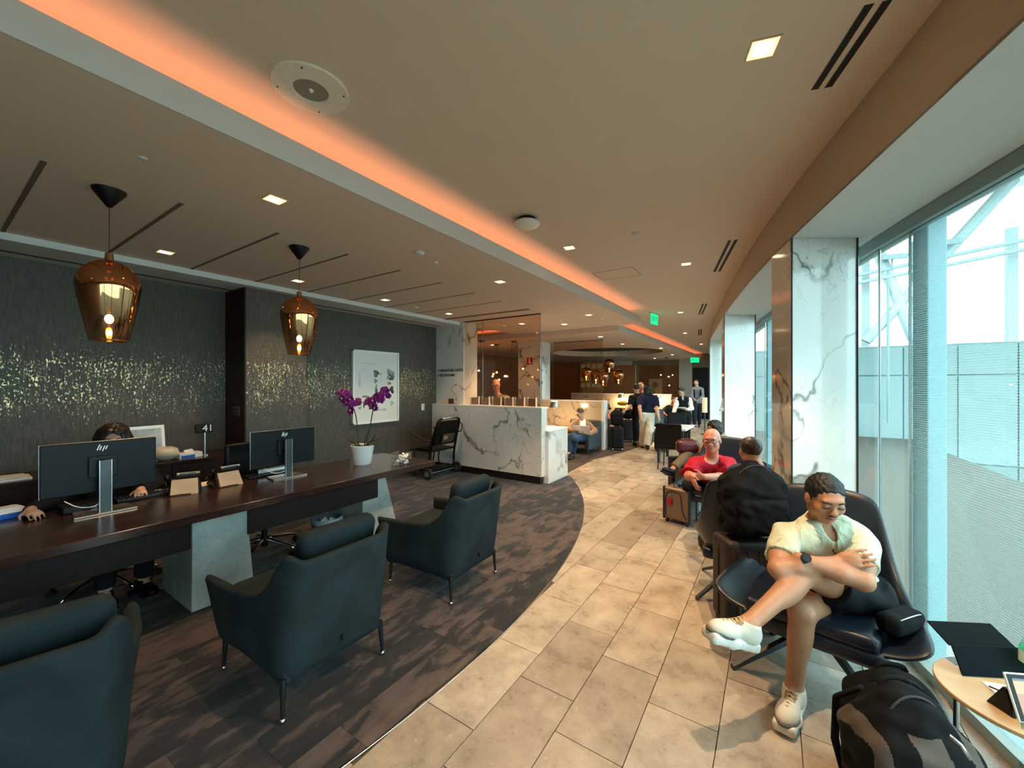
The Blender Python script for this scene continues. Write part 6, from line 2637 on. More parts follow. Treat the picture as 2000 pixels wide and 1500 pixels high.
    def hair(s, mat, kind='short', vox=None):
        h, R, hp = s.hs, s.R(), s.hp
        c = s.J['head']
        g = Solid(c - 0.2 * h - (0.12 if kind in ('bob', 'long') else 0), c + 0.2 * h, vox or min(s.vox, 0.008))
        if kind == 'fringe':
            g.ell(hp(0, -0.020, 0.026), (0.0805 * h, 0.094 * h, 0.088 * h), R, 0.01)
        else:
            g.ell(hp(0, -0.016, 0.032), (0.0805 * h, 0.0975 * h, 0.090 * h), R, 0.01)
        if kind in ('short', 'curly'):
            n = unit(s.f * -0.62 + s.u * 0.78)
            g.cut(hp(0, 0.082, 0.066), -n) if False else None
            g.ell(hp(0, 0.078, -0.030), (0.088 * h, 0.078 * h, 0.108 * h), R, 0.006, 'sub')
            g.cut(hp(0, -0.06, -0.055), -s.u)
            if kind == 'curly':
                g.wrinkle(0.008, 0.05, 3)
            else:
                g.wrinkle(0.0025, 0.025, 3)
        elif kind == 'fringe':
            g.ell(hp(0, 0.045, 0.03), (0.11 * h, 0.10 * h, 0.13 * h), R, 0.006, 'sub')
            g.cut(hp(0, -0.06, -0.045), -s.u)
        elif kind == 'bob':
            for q in (-1, 1):
                g.cone(hp(q * 0.062, -0.02, 0.02), hp(q * 0.072, -0.01, -0.10), 0.035 * h, 0.034 * h, 0.03)
            g.cone(hp(0, -0.06, 0.02), hp(0, -0.075, -0.10), 0.06 * h, 0.05 * h, 0.03)
            g.ell(hp(0, 0.085, -0.045), (0.058 * h, 0.085 * h, 0.105 * h), R, 0.006, 'sub')
            g.wrinkle(0.003, 0.03, 3)
        elif kind == 'big':
            for q in (-1, 1):
                g.ell(hp(q * 0.07, -0.01, -0.02), (0.055 * h, 0.07 * h, 0.085 * h), R, 0.03)
            g.ell(hp(0, -0.02, 0.055), (0.10 * h, 0.105 * h, 0.085 * h), R, 0.03)
            g.ell(hp(0, 0.10, -0.03), (0.058 * h, 0.09 * h, 0.115 * h), R, 0.006, 'sub')
            g.wrinkle(0.005, 0.04, 3)
        elif kind == 'bun':
            g.ell(hp(0, 0.075, -0.035), (0.082 * h, 0.072 * h, 0.10 * h), R, 0.006, 'sub')
            g.cut(hp(0, -0.06, -0.045), -s.u)
            g.ell(hp(0, -0.125, 0.02), (0.04 * h, 0.035 * h, 0.04 * h), R, 0.01)
        return g.mesh('hair', mat, s.root, s.base, smooth=1)

    def face(s, brow='hair_black', open_=True, glasses=None, lip='lip'):
        hp, R = s.hp, s.R()
        b = V3(s.base)
        for q in (-1, 1):
            m = MB()
            if open_:
                m.ball(tuple(hp(q * 0.031, 0.0825, 0.009) - b), (0.0105 * s.hs, 0.0105 * s.hs, 0.0075 * s.hs), 10, 8)
                e = m.build('eye', MATS['eye_white'], s.root, smooth=True)
                m = MB()
                m.ball(tuple(hp(q * 0.031, 0.0895, 0.009) - b), 0.0045 * s.hs, 10, 8)
                m.build('iris', MATS['hair_black'], e, smooth=True)
            else:
                m.tube([tuple(hp(q * 0.031 - 0.014, 0.0900, 0.004) - b), tuple(hp(q * 0.031, 0.0945, 0.0005) - b), tuple(hp(q * 0.031 + 0.014, 0.0900, 0.004) - b)], 0.0022 * s.hs, 6)
                m.build('eyelid_line', MATS['hair_black'], s.root, smooth=True)
            m = MB()
            m.tube([tuple(hp(q * 0.015, 0.0915, 0.029) - b), tuple(hp(q * 0.032, 0.092, 0.034) - b), tuple(hp(q * 0.050, 0.081, 0.029) - b)], [0.0035 * s.hs, 0.0042 * s.hs, 0.002 * s.hs], 6, flat=0.8)
            m.build('eyebrow', MATS[brow], s.root, smooth=True)
        m = MB()
        m.tube([tuple(hp(-0.024, 0.0905, -0.057) - b), tuple(hp(0, 0.0985, -0.056) - b), tuple(hp(0.024, 0.0905, -0.057) - b)], [0.003 * s.hs, 0.0045 * s.hs, 0.003 * s.hs], 6)
        m.build('mouth', MATS[lip], s.root, smooth=True)
        if glasses:
            m = MB()
            for q in (-1, 1):
                pts = []
                for i in range(14):
                    a = 2 * PI * i / 14
                    pts.append(tuple(hp(q * 0.033 + 0.026 * math.cos(a), 0.106 - 0.25 * abs(0.033 * q + 0.026 * math.cos(a)) ** 1.3, 0.008 + 0.018 * math.sin(a)) - b))
                m.tube(pts, 0.0022 * s.hs, 6, closed=True)
                m.tube([tuple(hp(q * 0.058, 0.098, 0.012) - b), tuple(hp(q * 0.078, 0.04, 0.010) - b), tuple(hp(q * 0.082, -0.01, 0.004) - b)], 0.002 * s.hs, 6)
            m.tube([tuple(hp(-0.007, 0.106, 0.01) - b), tuple(hp(0.007, 0.106, 0.01) - b)], 0.0022 * s.hs, 6)
            m.build('glasses', MATS[glasses], s.root, smooth=True)

    def loc(s, p):
        return tuple(V3(p) - V3(s.base))


def mats(skin):
    return {'skin': MATS[skin]}


# 1 --- the man with crossed legs
J = dict(neck=(0.213, 2.682, 0.864), head=(0.221, 2.567, 1.019), shR=(0.057, 2.579, 0.784), shL=(0.367, 2.663, 0.799),
         elR=(0.019, 2.350, 0.686), elL=(0.352, 2.438, 0.680), wrL=(0.104, 2.382, 0.750), wrR=(0.251, 2.443, 0.744),
         hipR=(0.281, 2.822, 0.417), hipL=(0.409, 2.763, 0.468), kneeR=(0.118, 2.415, 0.478), ankR=(0.085, 2.365, 0.115), toeR=(0.045, 2.20, 0.04),
         kneeL=(0.131, 2.423, 0.668), ankL=(-0.093, 2.096, 0.506), toeL=(-0.209, 1.971, 0.501))
p = Person('man', 'seated man in pale green shirt and black shorts, arms folded, legs crossed', J, (0.30, -0.87, -0.36), (0.25, 2.75, 0), mats('skin'), vox=0.0062, scale=1.0, build=1.03)
p.body([('L', (-0.1, 0.75, -0.65), (0.8, 0.3, 0.1), 0.3, 1), ('R', (0.93, 0.0, 0.40), (0.1, 0.85, -0.3), 0.35, 1)])
_t = NT('pale_green_jersey')
_f = _t.noise(_t.coord((11, 11, 4.5), rot=(0.3, 0.5, 0)), 1.0, 3, 0.5, 1.4)
_t.set(color=lin('#c4c9ae'), rough=0.85, spec=0.2)
_t.bump(_f, 0.9, 0.03)
SHIRT = _t.m
p.shirt(SHIRT, 0.66, 0.010, vneck=0.06, wr=0.0065, ws=0.10)
p.bottoms(cloth('black_shorts', '#14161a', 0.8), 0.62, 0.022, 0.012, 'shorts', 0.004)
so = flat('white_rubber', '#d9d6cc', 0.6)
up_ = cloth('pale_sneaker', '#cfcabb', 0.8, 0.05)
gd = flat('grey_guard', '#56574f', 0.6)
lc_ = flat('tan_lace', '#b59b6e', 0.7)
for q in 'RL':
    inf = p.shoe(q, up_, so, 1.6, gd)
    p.laces(inf, lc_)
p.hair(MATS['hair_black'], 'short', 0.005)
p.face('hair_black', open_=False)
b0 = p.base
m = MB()
m.tube([p.loc(p.hp(-0.020, 0.0955, -0.0405)), p.loc(p.hp(0, 0.1015, -0.038)), p.loc(p.hp(0.020, 0.0955, -0.0405))], [0.002, 0.0035, 0.002], 6)
m.build('moustache', MATS['hair_black'], p.root, smooth=True)
# watch on the left wrist
wr, el = p.J['wrL'], p.J['elL']
d = unit(wr - el)
t = thing('wrist_watch', 'black wrist watch worn by the man with folded arms', 'watch', tuple(wr - d * 0.02), 0)
m = MB()
pts = []
a1 = unit(np.cross(d, (0, 0, 1)))
a2 = np.cross(d, a1)
for i in range(18):
    a = 2 * PI * i / 18
    pts.append(tuple((a1 * math.cos(a) + a2 * math.sin(a)) * 0.0315))
m.tube(pts, 0.010, 8, closed=True, flat=0.35)
m.build('strap', MATS['rubber'], t, smooth=True)
cdir = unit(V3((0, 0, 1.6)) - wr)
cdir = unit(cdir - d * float(cdir @ d) + V3((0, 0, 0.4)))
m = MB()
m.cyl(tuple(cdir * 0.030), tuple(cdir * 0.044), 0.021, n=24)
m.build('case', MATS['plastic_black'], t, smooth='auto')
m = MB()
m.cyl(tuple(cdir * 0.0442), tuple(cdir * 0.0450), 0.016, n=24)
m.build('dial', flat('watch_dial', '#2a3034', 0.15), t)
# glasses hanging at the collar
ax = unit(p.J['neck'] - p.pel)
c0 = p.J['neck'] + p.tf * 0.125 - ax * 0.085
t = thing('folded_glasses', 'folded spectacles hanging from the collar of the pale green shirt', 'glasses', tuple(c0), 0)
rgt = unit(np.cross(p.tf, ax))
m = MB()
m.tube([tuple(rgt * x * 0.5 - ax * y + p.tf * 0.012) for x, y in ((-.02, 0), (-.035, .03), (-.038, .08), (-.03, .115), (0, .125), (.028, .11), (.036, .07), (.03, .02), (.02, 0))], 0.0022, 6)
m.build('temple', MATS['plastic_black'], t, smooth=True)
m = MB()
for q in (-1, 1):
    m.tube([tuple(rgt * (q * 0.012 + 0.011 * math.cos(a)) + ax * (0.0 + 0.018 * math.sin(a)) + p.tf * 0.014) for a in [2 * PI * i / 12 for i in range(12)]], 0.002, 6, closed=True)
m.build('rim', MATS['plastic_black'], t, smooth=True)
# small pouch beside him
g = Solid((-.14, -.08, 0), (.14, .08, .12), 0.008)
g.box((0, 0, 0.05), (0.11, 0.05, 0.045), rad=0.03)
g.wrinkle(0.003, 0.06, 2)
t = thing('pouch', 'small black zipped pouch on the seat beside the crossed-leg man', 'pouch', (0.50, 2.56, 0.435), 0.9)
g.mesh('body', cloth('black_nylon', '#08090b', 0.85), t)
m = MB()
m.tube([(-0.10, -0.03, 0.075), (-0.04, -0.05, 0.10), (0.05, -0.05, 0.10), (0.10, -0.03, 0.07)], 0.003, 6)
m.build('zip', MATS['steel'], t, smooth=True)

# 2 --- the man in red
J = dict(neck=(-0.555, 4.763, 0.779), head=(-0.534, 4.585, 1.013), shR=(-0.698, 4.632, 0.725), shL=(-0.406, 4.790, 0.731),
         elR=(-0.731, 4.431, 0.644), elL=(-0.383, 4.517, 0.657), wrL=(-0.570, 4.273, 0.690), wrR=(-0.659, 4.191, 0.700),
         hipR=(-0.685, 5.300, 0.325), hipL=(-0.513, 5.354, 0.339), kneeR=(-0.789, 4.812, 0.447), ankR=(-0.811, 5.157, 0.062), toeR=(-0.820, 4.971, 0.063),
         kneeL=(-0.454, 4.734, 0.485), ankL=(-0.496, 5.066, 0.096), toeL=(-0.498, 4.884, 0.101))
p = Person('man', 'bald man in a red shirt and glasses leaning forward on his knees', J, (-0.05, -0.95, -0.1), (-0.62, 4.9, 0), mats('skin_pink'), vox=0.0095, scale=1.05, build=1.12)
p.body([('L', (-0.9, -0.25, -0.05), (-0.2, 0.7, 0.2), 0.75, 1), ('R', (0.3, -0.5, -0.6), (0.8, 0.5, 0.2), 0.45, -1)])
p.shirt(cloth('red_cotton', '#a3172a', 0.85, 0.05), 0.85, 0.02, wr=0.005, vox=0.008)
p.bottoms(cloth('black_jeans', '#17181b', 0.85), 1.9, 0.012)
for q in 'RL':
    p.shoe(q, MATS['plastic_black'], MATS['rubber'])
p.face('hair_grey', True, 'plastic_black')
# round emblem on the shirt
c0 = (p.J['neck'] + p.pel) / 2 + p.tf * 0.185 + unit(p.J['neck'] - p.pel) * 0.03
ax = unit(p.J['neck'] - p.pel)
rgt = unit(np.cross(p.tf, ax))
vs, fs = [], []
N = 14
for i in range(N + 1):
    a = PI * i / N
    vs.append(p.loc(c0 + rgt * 0.085 * math.cos(a) + ax * 0.085 * math.sin(a) - p.tf * 0.03 * math.cos(a) ** 2))
vs.append(p.loc(c0))
link_mesh('shirt_print', vs, [(i, i + 1, N + 1) for i in range(N)], flat('print_grey', '#8d8a82', 0.8, var=0.5, scale=60), p.root)
for i in range(5):
    m = MB()
    x = -0.05 + 0.022 * i
    m.box(p.loc(c0 + rgt * x - ax * 0.012 + p.tf * 0.006), (0.012, 0.004, 0.03 + 0.012 * (i % 2)))
    m.build('print_mark', flat('print_gold', '#b98a5a', 0.8), p.root)

# 3 --- the man seen from behind, past the backpack
J = dict(neck=(-0.114, 3.880, 0.895), head=(-0.163, 3.919, 1.034), shL=(-0.259, 3.928, 0.825), shR=(0.007, 3.936, 0.835),
         elL=(-0.317, 3.925, 0.550), elR=(0.037, 4.099, 0.565), wrL=(-0.399, 4.075, 0.625), wrR=(-0.118, 4.296, 0.489),
         hipL=(-0.208, 4.057, 0.421), hipR=(-0.044, 4.070, 0.448), kneeL=(-0.354, 4.381, 0.378), ankL=(-0.418, 4.458, -0.012), toeL=(-0.510, 4.577, -0.126),
         kneeR=(-0.233, 4.544, 0.356), ankR=(-0.259, 4.623, -0.032), toeR=(-0.314, 4.766, -0.120))
p = Person('man', 'dark haired man in blue shirt seated facing away behind the black backpack', J, (-0.45, 0.85, -0.1), (-0.15, 3.7, 0), mats('skin'), vox=0.011)
p.body([('L', (-0.4, 0.5, 0.4), (0.3, 0.5, 0.6), 0.8, 1), ('R', (-0.4, 0.7, 0.0), (0, 0, -1), 0.5, 1)])
p.shirt(cloth('blue_chambray', '#2b4258', 0.85), 1.0, 0.018, True, wr=0.004)
p.bottoms(cloth('dark_trousers', '#20242b', 0.85), 1.9, 0.012)
for q in 'RL':
    p.shoe(q, MATS['plastic_black'], MATS['white_matte'])
p.hair(MATS['hair_brown'], 'short')
p.face('hair_brown')

# 4 --- the clerk behind the monitor
J = dict(neck=(-4.45, 0.86, 1.00), head=(-4.40, 0.88, 1.15), shL=(-4.45, 1.04, 0.955), shR=(-4.45, 0.68, 0.955),
         elL=(-4.30, 1.12, 0.75), elR=(-4.27, 0.54, 0.77), wrL=(-4.04, 0.955, 0.79), wrR=(-3.99, 0.41, 0.785),
         hipL=(-4.45, 0.96, 0.53), hipR=(-4.45, 0.77, 0.53), kneeL=(-4.02, 0.98, 0.52), kneeR=(-4.02, 0.76, 0.52),
         ankL=(-4.02, 0.97, 0.10), ankR=(-4.02, 0.76, 0.10), toeL=(-3.88, 0.98, 0.04), toeR=(-3.88, 0.76, 0.04))
p = Person('woman', 'desk clerk with dark wavy hair and glasses behind the big monitor', J, (0.97, -0.22, -0.12), (-4.35, 0.86, 0), mats('skin_pale'), vox=0.009, scale=0.96, build=0.95)
p.body([('L', (0.95, -0.2, -0.1), (0, 0, -1), 0.35, 1), ('R', (0.95, 0.15, -0.1), (0, 0, -1), 0.35, 1)])
p.shirt(cloth('black_uniform', '#15171c', 0.85), 1.0, 0.018, True)
p.bottoms(cloth('black_uniform', '#15171c', 0.85), 1.92, 0.014)
for q in 'RL':
    p.shoe(q, MATS['plastic_black'], MATS['rubber'])
p.hair(flat('hair_dark_red', '#24130f', 0.45, var=0.2), 'big')
p.face('hair_black', True, 'plastic_black')

# 5 --- woman in white trousers, from behind
J = dict(neck=(-2.532, 9.833, 1.326), head=(-2.542, 9.826, 1.476), shL=(-2.687, 9.730, 1.239), shR=(-2.374, 9.877, 1.229),
         elL=(-2.680, 9.615, 1.034), elR=(-2.318, 9.794, 1.000), wrL=(-2.635, 9.585, 0.853), wrR=(-2.254, 9.717, 0.801),
         hipL=(-2.625, 9.772, 0.879), hipR=(-2.490, 9.861, 0.879), kneeL=(-2.666, 9.924, 0.463), kneeR=(-2.474, 9.751, 0.468),
         ankL=(-2.742, 10.114, 0.066), ankR=(-2.529, 9.775, 0.116), toeL=(-2.773, 10.273, 0.017), toeR=(-2.603, 9.966, 0.072))
p = Person('woman', 'woman with a black bob in navy top and white wide trousers, from behind', J, (-0.1, 1.0, 0.0), (-2.586, 9.948, 0.000), mats('skin_pale'), vox=0.0115, scale=0.95, build=0.95, torso_dir=(-0.3, 1, 0))
p.body([('L', (0.1, 0.1, -1), (0.6, 0, 0), 0.4, 1), ('R', (0.1, 0.1, -1), (-0.6, 0.2, 0), 0.6, -1)])
p.shirt(cloth('navy_cotton', '#171b30', 0.85), 0.75, 0.03, hem=-0.05)
p.bottoms(cloth('white_linen', '#d8d3c4', 0.8, 0.03), 1.93, 0.022, 0.035, top=0.06)
for q in 'RL':
    p.shoe(q, MATS['hair_brown'], MATS['rubber'], 0.6)
p.hair(MATS['hair_black'], 'bob')
t = thing('drinking_glass', 'clear tumbler in the hand of the woman in white trousers', 'glass', tuple(p.J['wrR'] + V3((0.03, -0.02, -0.15))), 0)
m = MB()
m.lathe([(0, 0), (0.03, 0), (0.035, 0.1), (0.033, 0.1), (0.028, 0.006), (0, 0.006)], n=16)
m.build('tumbler', MATS['green_glass'], t, smooth=True)

# 6 --- man in black with his back to us, cap of dark hair
J = dict(neck=(-2.950, 10.396, 1.320), head=(-2.972, 10.381, 1.493), shL=(-3.043, 10.215, 1.243), shR=(-2.860, 10.695, 1.233),
         elL=(-3.046, 10.093, 1.024), elR=(-2.848, 10.703, 0.988), wrL=(-3.092, 9.822, 0.946), wrR=(-2.866, 10.571, 0.819),
         hipL=(-2.995, 10.366, 0.826), hipR=(-2.889, 10.556, 0.819), kneeL=(-2.965, 10.266, 0.411), kneeR=(-2.911, 10.541, 0.388),
         ankL=(-2.965, 10.266, 0.094), ankR=(-2.922, 10.534, 0.064), toeL=(-3.057, 10.445, 0.051), toeR=(-2.990, 10.729, 0.021))
p = Person('man', 'man in black t-shirt with short dark hair turned away beside the suitcases', J, (-0.4, 0.9, 0.0), (-2.939, 10.403, 0.026)[:2] + (0,), mats('skin_pale'), vox=0.012, scale=0.98, torso_dir=(-0.5, 1, 0))
p.body([('L', (-0.4, -0.5, -0.6), (0.5, 0, 0), 0.5, 1), ('R', (0.0, 0.1, -1), (-0.6, 0.2, 0), 0.4, -1)])
p.shirt(cloth('black_cotton', '#121316', 0.85), 0.8, 0.02)
p.bottoms(cloth('black_cotton', '#121316', 0.85), 1.9, 0.014)
for q in 'RL':
    p.shoe(q, MATS['plastic_black'], MATS['rubber'])
p.hair(MATS['hair_brown'], 'short')

# 7 --- grey haired man behind them
J = dict(neck=(-3.099, 11.376, 1.339), head=(-3.123, 11.360, 1.527), shR=(-3.191, 11.195, 1.241), shL=(-2.980, 11.575, 1.234),
         elR=(-3.186, 11.079, 1.002), elL=(-2.929, 11.488, 0.991), wrR=(-3.098, 11.017, 0.809), wrL=(-2.927, 11.370, 0.795),
         hipR=(-3.159, 11.336, 0.759), hipL=(-3.026, 11.424, 0.759), kneeR=(-3.159, 11.336, 0.352), kneeL=(-3.026, 11.424, 0.352),
         ankR=(-3.159, 11.336, 0.048), ankL=(-3.038, 11.416, 0.048), toeR=(-3.091, 11.142, 0.033), toeL=(-2.972, 11.220, 0.033))
p = Person('man', 'tall grey haired man facing the woman in white trousers', J, (0.6, -0.5, -0.1), (-3.099, 11.376, -0.025)[:2] + (0,), mats('skin_pink'), vox=0.012, scale=1.0)
p.body([('L', (0.0, -0.3, -1), (-0.6, 0, 0), 0.4, 1), ('R', (0.0, -0.3, -1), (0.6, 0.2, 0), 0.4, -1)])
p.shirt(cloth('charcoal_cotton', '#1c1d22', 0.85), 0.8, 0.018)
p.bottoms(cloth('black_cotton', '#121316', 0.85), 1.9, 0.014)
for q in 'RL':
    p.shoe(q, MATS['plastic_black'], MATS['rubber'])
p.hair(MATS['hair_grey'], 'short')
p.face('hair_grey')

# 8 --- staff woman with plates
J = dict(neck=(-2.162, 12.115, 1.219), head=(-2.173, 11.988, 1.382), shR=(-2.284, 12.034, 1.146), shL=(-1.985, 12.112, 1.150),
         elR=(-2.324, 11.888, 0.889), elL=(-1.907, 12.043, 0.910), wrR=(-2.330, 11.644, 0.702), wrL=(-2.012, 11.795, 0.891),
         hipR=(-2.235, 12.067, 0.678), hipL=(-2.034, 12.080, 0.686), kneeR=(-2.207, 11.845, 0.363), kneeL=(-2.073, 12.234, 0.306),
         ankR=(-2.235, 11.707, 0.118), ankL=(-2.113, 12.387, 0.006), toeR=(-2.274, 11.562, 0.075), toeL=(-2.101, 12.155, -0.010))
p = Person('woman', 'lounge attendant in black vest over white shirt carrying a plate', J, (-0.35, -0.8, -0.35), (-2.167, 11.992, -0.025)[:2] + (0,), mats('skin_pale'), vox=0.0115, scale=0.98, build=1.05)
p.body([('L', (-0.8, -0.5, 0.1), (0, 0, 1), 0.3, 1), ('R', (-0.1, -0.3, -1), (0.6, 0.2, 0), 0.4, -1)])
p.shirt(MATS['white_matte'], 1.0, 0.014, True)
p.shirt(cloth('black_uniform', '#15171c', 0.85), 0.0, 0.026, vneck=0.16, name='vest', wr=0.0)
p.bottoms(cloth('black_uniform', '#15171c', 0.85), 1.93, 0.022, 0.012)
for q in 'RL':
    p.shoe(q, MATS['plastic_black'], MATS['rubber'])
p.hair(MATS['hair_black'], 'bun')
p.face('hair_black')
for i in range(2):
    t = thing('plate', ['lower white plate carried by the lounge attendant', 'upper white plate carried by the lounge attendant'][i], 'plate', tuple(p.J['wrL'] + V3((-0.09, -0.08, 0.025 + 0.02 * i))), 0, 'plates in the attendant\'s hand')
    m = MB()
    m.lathe([(0, 0), (0.06, 0), (0.115, 0.016), (0.112, 0.019), (0.06, 0.005), (0, 0.005)], n=24)
    m.build('dish', MATS['white'], t, smooth=True)

# 9 --- man with backpack straps walking up
J = dict(neck=(-2.335, 15.836, 1.487), head=(-2.359, 15.820, 1.638), shR=(-2.460, 15.753, 1.393), shL=(-2.179, 15.819, 1.395),
         elR=(-2.490, 15.613, 1.134), elL=(-2.133, 15.730, 1.137), wrR=(-2.332, 15.359, 1.016), wrL=(-2.240, 15.419, 0.997),
         hipR=(-2.398, 15.794, 0.905), hipL=(-2.257, 15.888, 0.905), kneeR=(-2.365, 15.577, 0.452), kneeL=(-2.272, 15.997, 0.465),
         ankR=(-2.348, 15.468, 0.110), ankL=(-2.303, 16.216, 0.066), toeR=(-2.330, 15.240, 0.077), toeL=(-2.272, 15.997, 0.011))
p = Person('man', 'young man in a grey sweater with backpack straps walking up the aisle', J, (-0.1, -1, -0.05), (-2.319, 15.727, -0.004)[:2] + (0,), mats('skin_pale'), vox=0.013, scale=1.0)
p.body([('L', (-0.5, -0.8, 0.0), (0, 0.1, 1), 0.5, 1), ('R', (0.5, -0.8, 0), (0, 0.1, 1), 0.5, -1)])
p.shirt(cloth('grey_knit', '#6f7880', 0.9), 1.0, 0.02, True)
p.bottoms(cloth('dark_trousers', '#20242b', 0.85), 1.93, 0.014)
for q in 'RL':
    p.shoe(q, MATS['hair_brown'], MATS['white_matte'])
p.hair(MATS['hair_brown'], 'short')
p.face('hair_brown')
t = thing('backpack', 'dark backpack worn by the young man in the grey sweater', 'backpack', p.base, 0)
g = Solid(p.pel - V3(p.base) - 0.3, p.J['neck'] - V3(p.base) + 0.3, 0.015)
c = (p.pel * 0.4 + p.J['neck'] * 0.6) - p.tf * 0.2 - V3(p.base)
g.ell(c, (0.17, 0.10, 0.25), None, 0.02)
g.mesh('bag', cloth('black_nylon', '#08090b', 0.85), t)
m = MB()
for q in 'LR':
    sh = p.J['sh' + q] * 0.75 + (p.J['shL'] + p.J['shR']) * 0.125 - V3(p.base)
    tf, ax = p.tf, unit(p.J['neck'] - p.pel)
    m.tube([tuple(sh - tf * 0.12 - ax * .03), tuple(sh + ax * 0.085), tuple(sh + tf * 0.11 - ax * 0.02), tuple(sh + tf * 0.155 - ax * 0.16), tuple(sh + tf * 0.08 - ax * 0.3)], 0.022, 6, flat=0.5)
m.build('strap', cloth('black_nylon', '#08090b', 0.85), t, smooth=True)

# 10 --- man reading in the booth
J = dict(neck=(-3.719, 8.570, 0.730), head=(-3.687, 8.410, 0.932), shR=(-3.837, 8.432, 0.676), shL=(-3.570, 8.608, 0.652),
         elR=(-3.826, 8.079, 0.568), elL=(-3.347, 8.455, 0.539), wrR=(-3.590, 7.995, 0.569), wrL=(-3.366, 8.144, 0.502),
         hipR=(-3.677, 8.358, 0.434), hipL=(-3.570, 8.428, 0.434), kneeR=(-3.580, 7.762, 0.484), kneeL=(-3.483, 7.706, 0.432),
         ankR=(-3.613, 7.680, 0.131), ankL=(-3.601, 7.808, 0.081), toeR=(-3.602, 7.508, 0.104), toeL=(-3.561, 7.595, 0.063))
p = Person('man', 'man in tan cardigan and jeans reading in the lamp-lit marble booth', J, (-0.35, -0.75, -0.5), (-3.84, 8.7, 0), mats('skin_pale'), vox=0.0105, scale=0.98)
p.body([('L', (-0.5, -0.5, 0.1), (0, 0.3, 1), 0.5, 1), ('R', (0.5, -0.5, 0.1), (0, 0.3, 1), 0.5, -1)])
p.shirt(MATS['white_matte'], 0.5, 0.012)
cg = cloth('tan_knit', '#8a6f58', 0.9)
lo, hi = p.bounds(('neck', 'shL', 'shR', 'elL', 'elR', 'hipL', 'hipR', 'wrL', 'wrR'), 0.2)
g = Solid(lo, hi, p.vox)
p.torso(g, 0.024)
for q in 'LR':
    g.cone(p.J['sh' + q], p.J['el' + q], 0.08, 0.062, 0.03)
    g.cone(p.J['el' + q], p.J['wr' + q], 0.06, 0.045, 0.02, flat=True)
R_ = np.stack([unit(np.cross(p.tf, unit(p.J['neck'] - p.pel))), p.tf, unit(p.J['neck'] - p.pel)], 1)
g.box((p.J['neck'] + p.pel) / 2 + p.tf * 0.2, (0.07, 0.15, 0.4), R_, rad=0.02, op='sub')
g.cone(p.J['neck'], p.J['neck'] + unit(p.J['neck'] - p.pel) * 0.15, 0.07, 0.09, 0.01, 'sub')
g.mesh('cardigan', cg, p.root, p.base)
p.bottoms(cloth('blue_denim', '#27415f', 0.85), 1.92, 0.014)
for q in 'RL':
    p.shoe(q, MATS['hair_brown'], MATS['rubber'])
p.hair(flat('hair_sandy', '#4b3020', 0.5), 'short')
p.face('hair_brown', True, 'plastic_black')
t = thing('newspaper', 'open pale paper held by the man in the lamp-lit booth', 'newspaper', tuple((p.J['wrL'] + p.J['wrR']) / 2 + V3((0.0, -0.04, 0.06))), 0.1)
P4('page', 0.20, 0.004, 0.22, MATS['white_matte'], t, (-0.098, 0, 0), (0.5, 0, 0.25))
P4('page', 0.20, 0.004, 0.22, MATS['white_matte'], t, (0.098, 0, 0), (0.5, 0, -0.25))

# 11 --- person in pink behind the booth post
J = dict(neck=(-3.629, 9.947, 0.773), head=(-3.611, 9.899, 0.976), shL=(-3.763, 9.859, 0.706), shR=(-3.471, 9.812, 0.723),
         elL=(-3.748, 9.749, 0.477), elR=(-3.415, 9.729, 0.512), wrL=(-3.799, 9.955, 0.415), wrR=(-3.585, 9.977, 0.399),
         hipL=(-3.718, 9.888, 0.319), hipR=(-3.550, 9.880, 0.332), kneeL=(-3.927, 10.290, 0.347), kneeR=(-3.770, 10.333, 0.325),
         ankL=(-3.945, 10.338, -0.023), ankR=(-3.770, 10.333, -0.008), toeL=(-4.018, 10.529, -0.081), toeR=(-3.840, 10.527, -0.066))
p = Person('woman', 'person in a pink shirt and headphones seated behind the white booth post', J, (-0.2, 1.0, -0.1), (-3.7, 10.1, 0), mats('skin_pale'), vox=0.012, scale=0.92)
p.body([('L', (0, 1, 0), (0, 0, -1), 0.5, 1), ('R', (0, 1, 0), (0, 0, -1), 0.5, -1)])
p.shirt(cloth('pink_cotton', '#c9878f', 0.85), 1.0, 0.02, True)
p.bottoms(cloth('dark_trousers', '#20242b', 0.85), 1.9, 0.012)
p.hair(MATS['hair_grey'], 'short')
t = thing('headphones', 'black headphones on the person in the pink shirt', 'headphones', tuple(p.J['head']), 0)
m = MB()
m.tube([tuple((p.r * 0.092 * math.cos(a) + p.u * 0.125 * math.sin(a))) for a in [PI * i / 10 for i in range(11)]], 0.009, 6)
for q in (-1, 1):
    m.ball(tuple(p.r * 0.092 * q - p.u * 0.01), 0.034)
m.build('band', MATS['plastic_black'], t, smooth=True)

# 12 --- man seated far back beside the attendant
J = dict(neck=(-2.838, 13.706, 0.876), head=(-2.719, 13.665, 1.065), shR=(-2.965, 13.622, 0.775), shL=(-2.698, 13.798, 0.775),
         elR=(-2.988, 13.367, 0.672), elL=(-2.601, 13.623, 0.638), wrR=(-2.833, 13.230, 0.604), wrL=(-2.696, 13.320, 0.588),
         hipR=(-2.894, 13.669, 0.489), hipL=(-2.754, 13.761, 0.489), kneeR=(-2.864, 13.089, 0.499), kneeL=(-2.675, 13.214, 0.467),
         ankR=(-2.837, 13.107, 0.127), ankL=(-2.648, 13.232, 0.127), toeR=(-2.805, 12.889, 0.102), toeL=(-2.606, 13.020, 0.102))
p = Person('man', 'man in black t-shirt seated low beyond the lounge attendant', J, (0.1, -0.9, -0.4), (-2.816, 13.600, 0.063)[:2] + (0,), mats('skin_pink'), vox=0.013, scale=0.95)
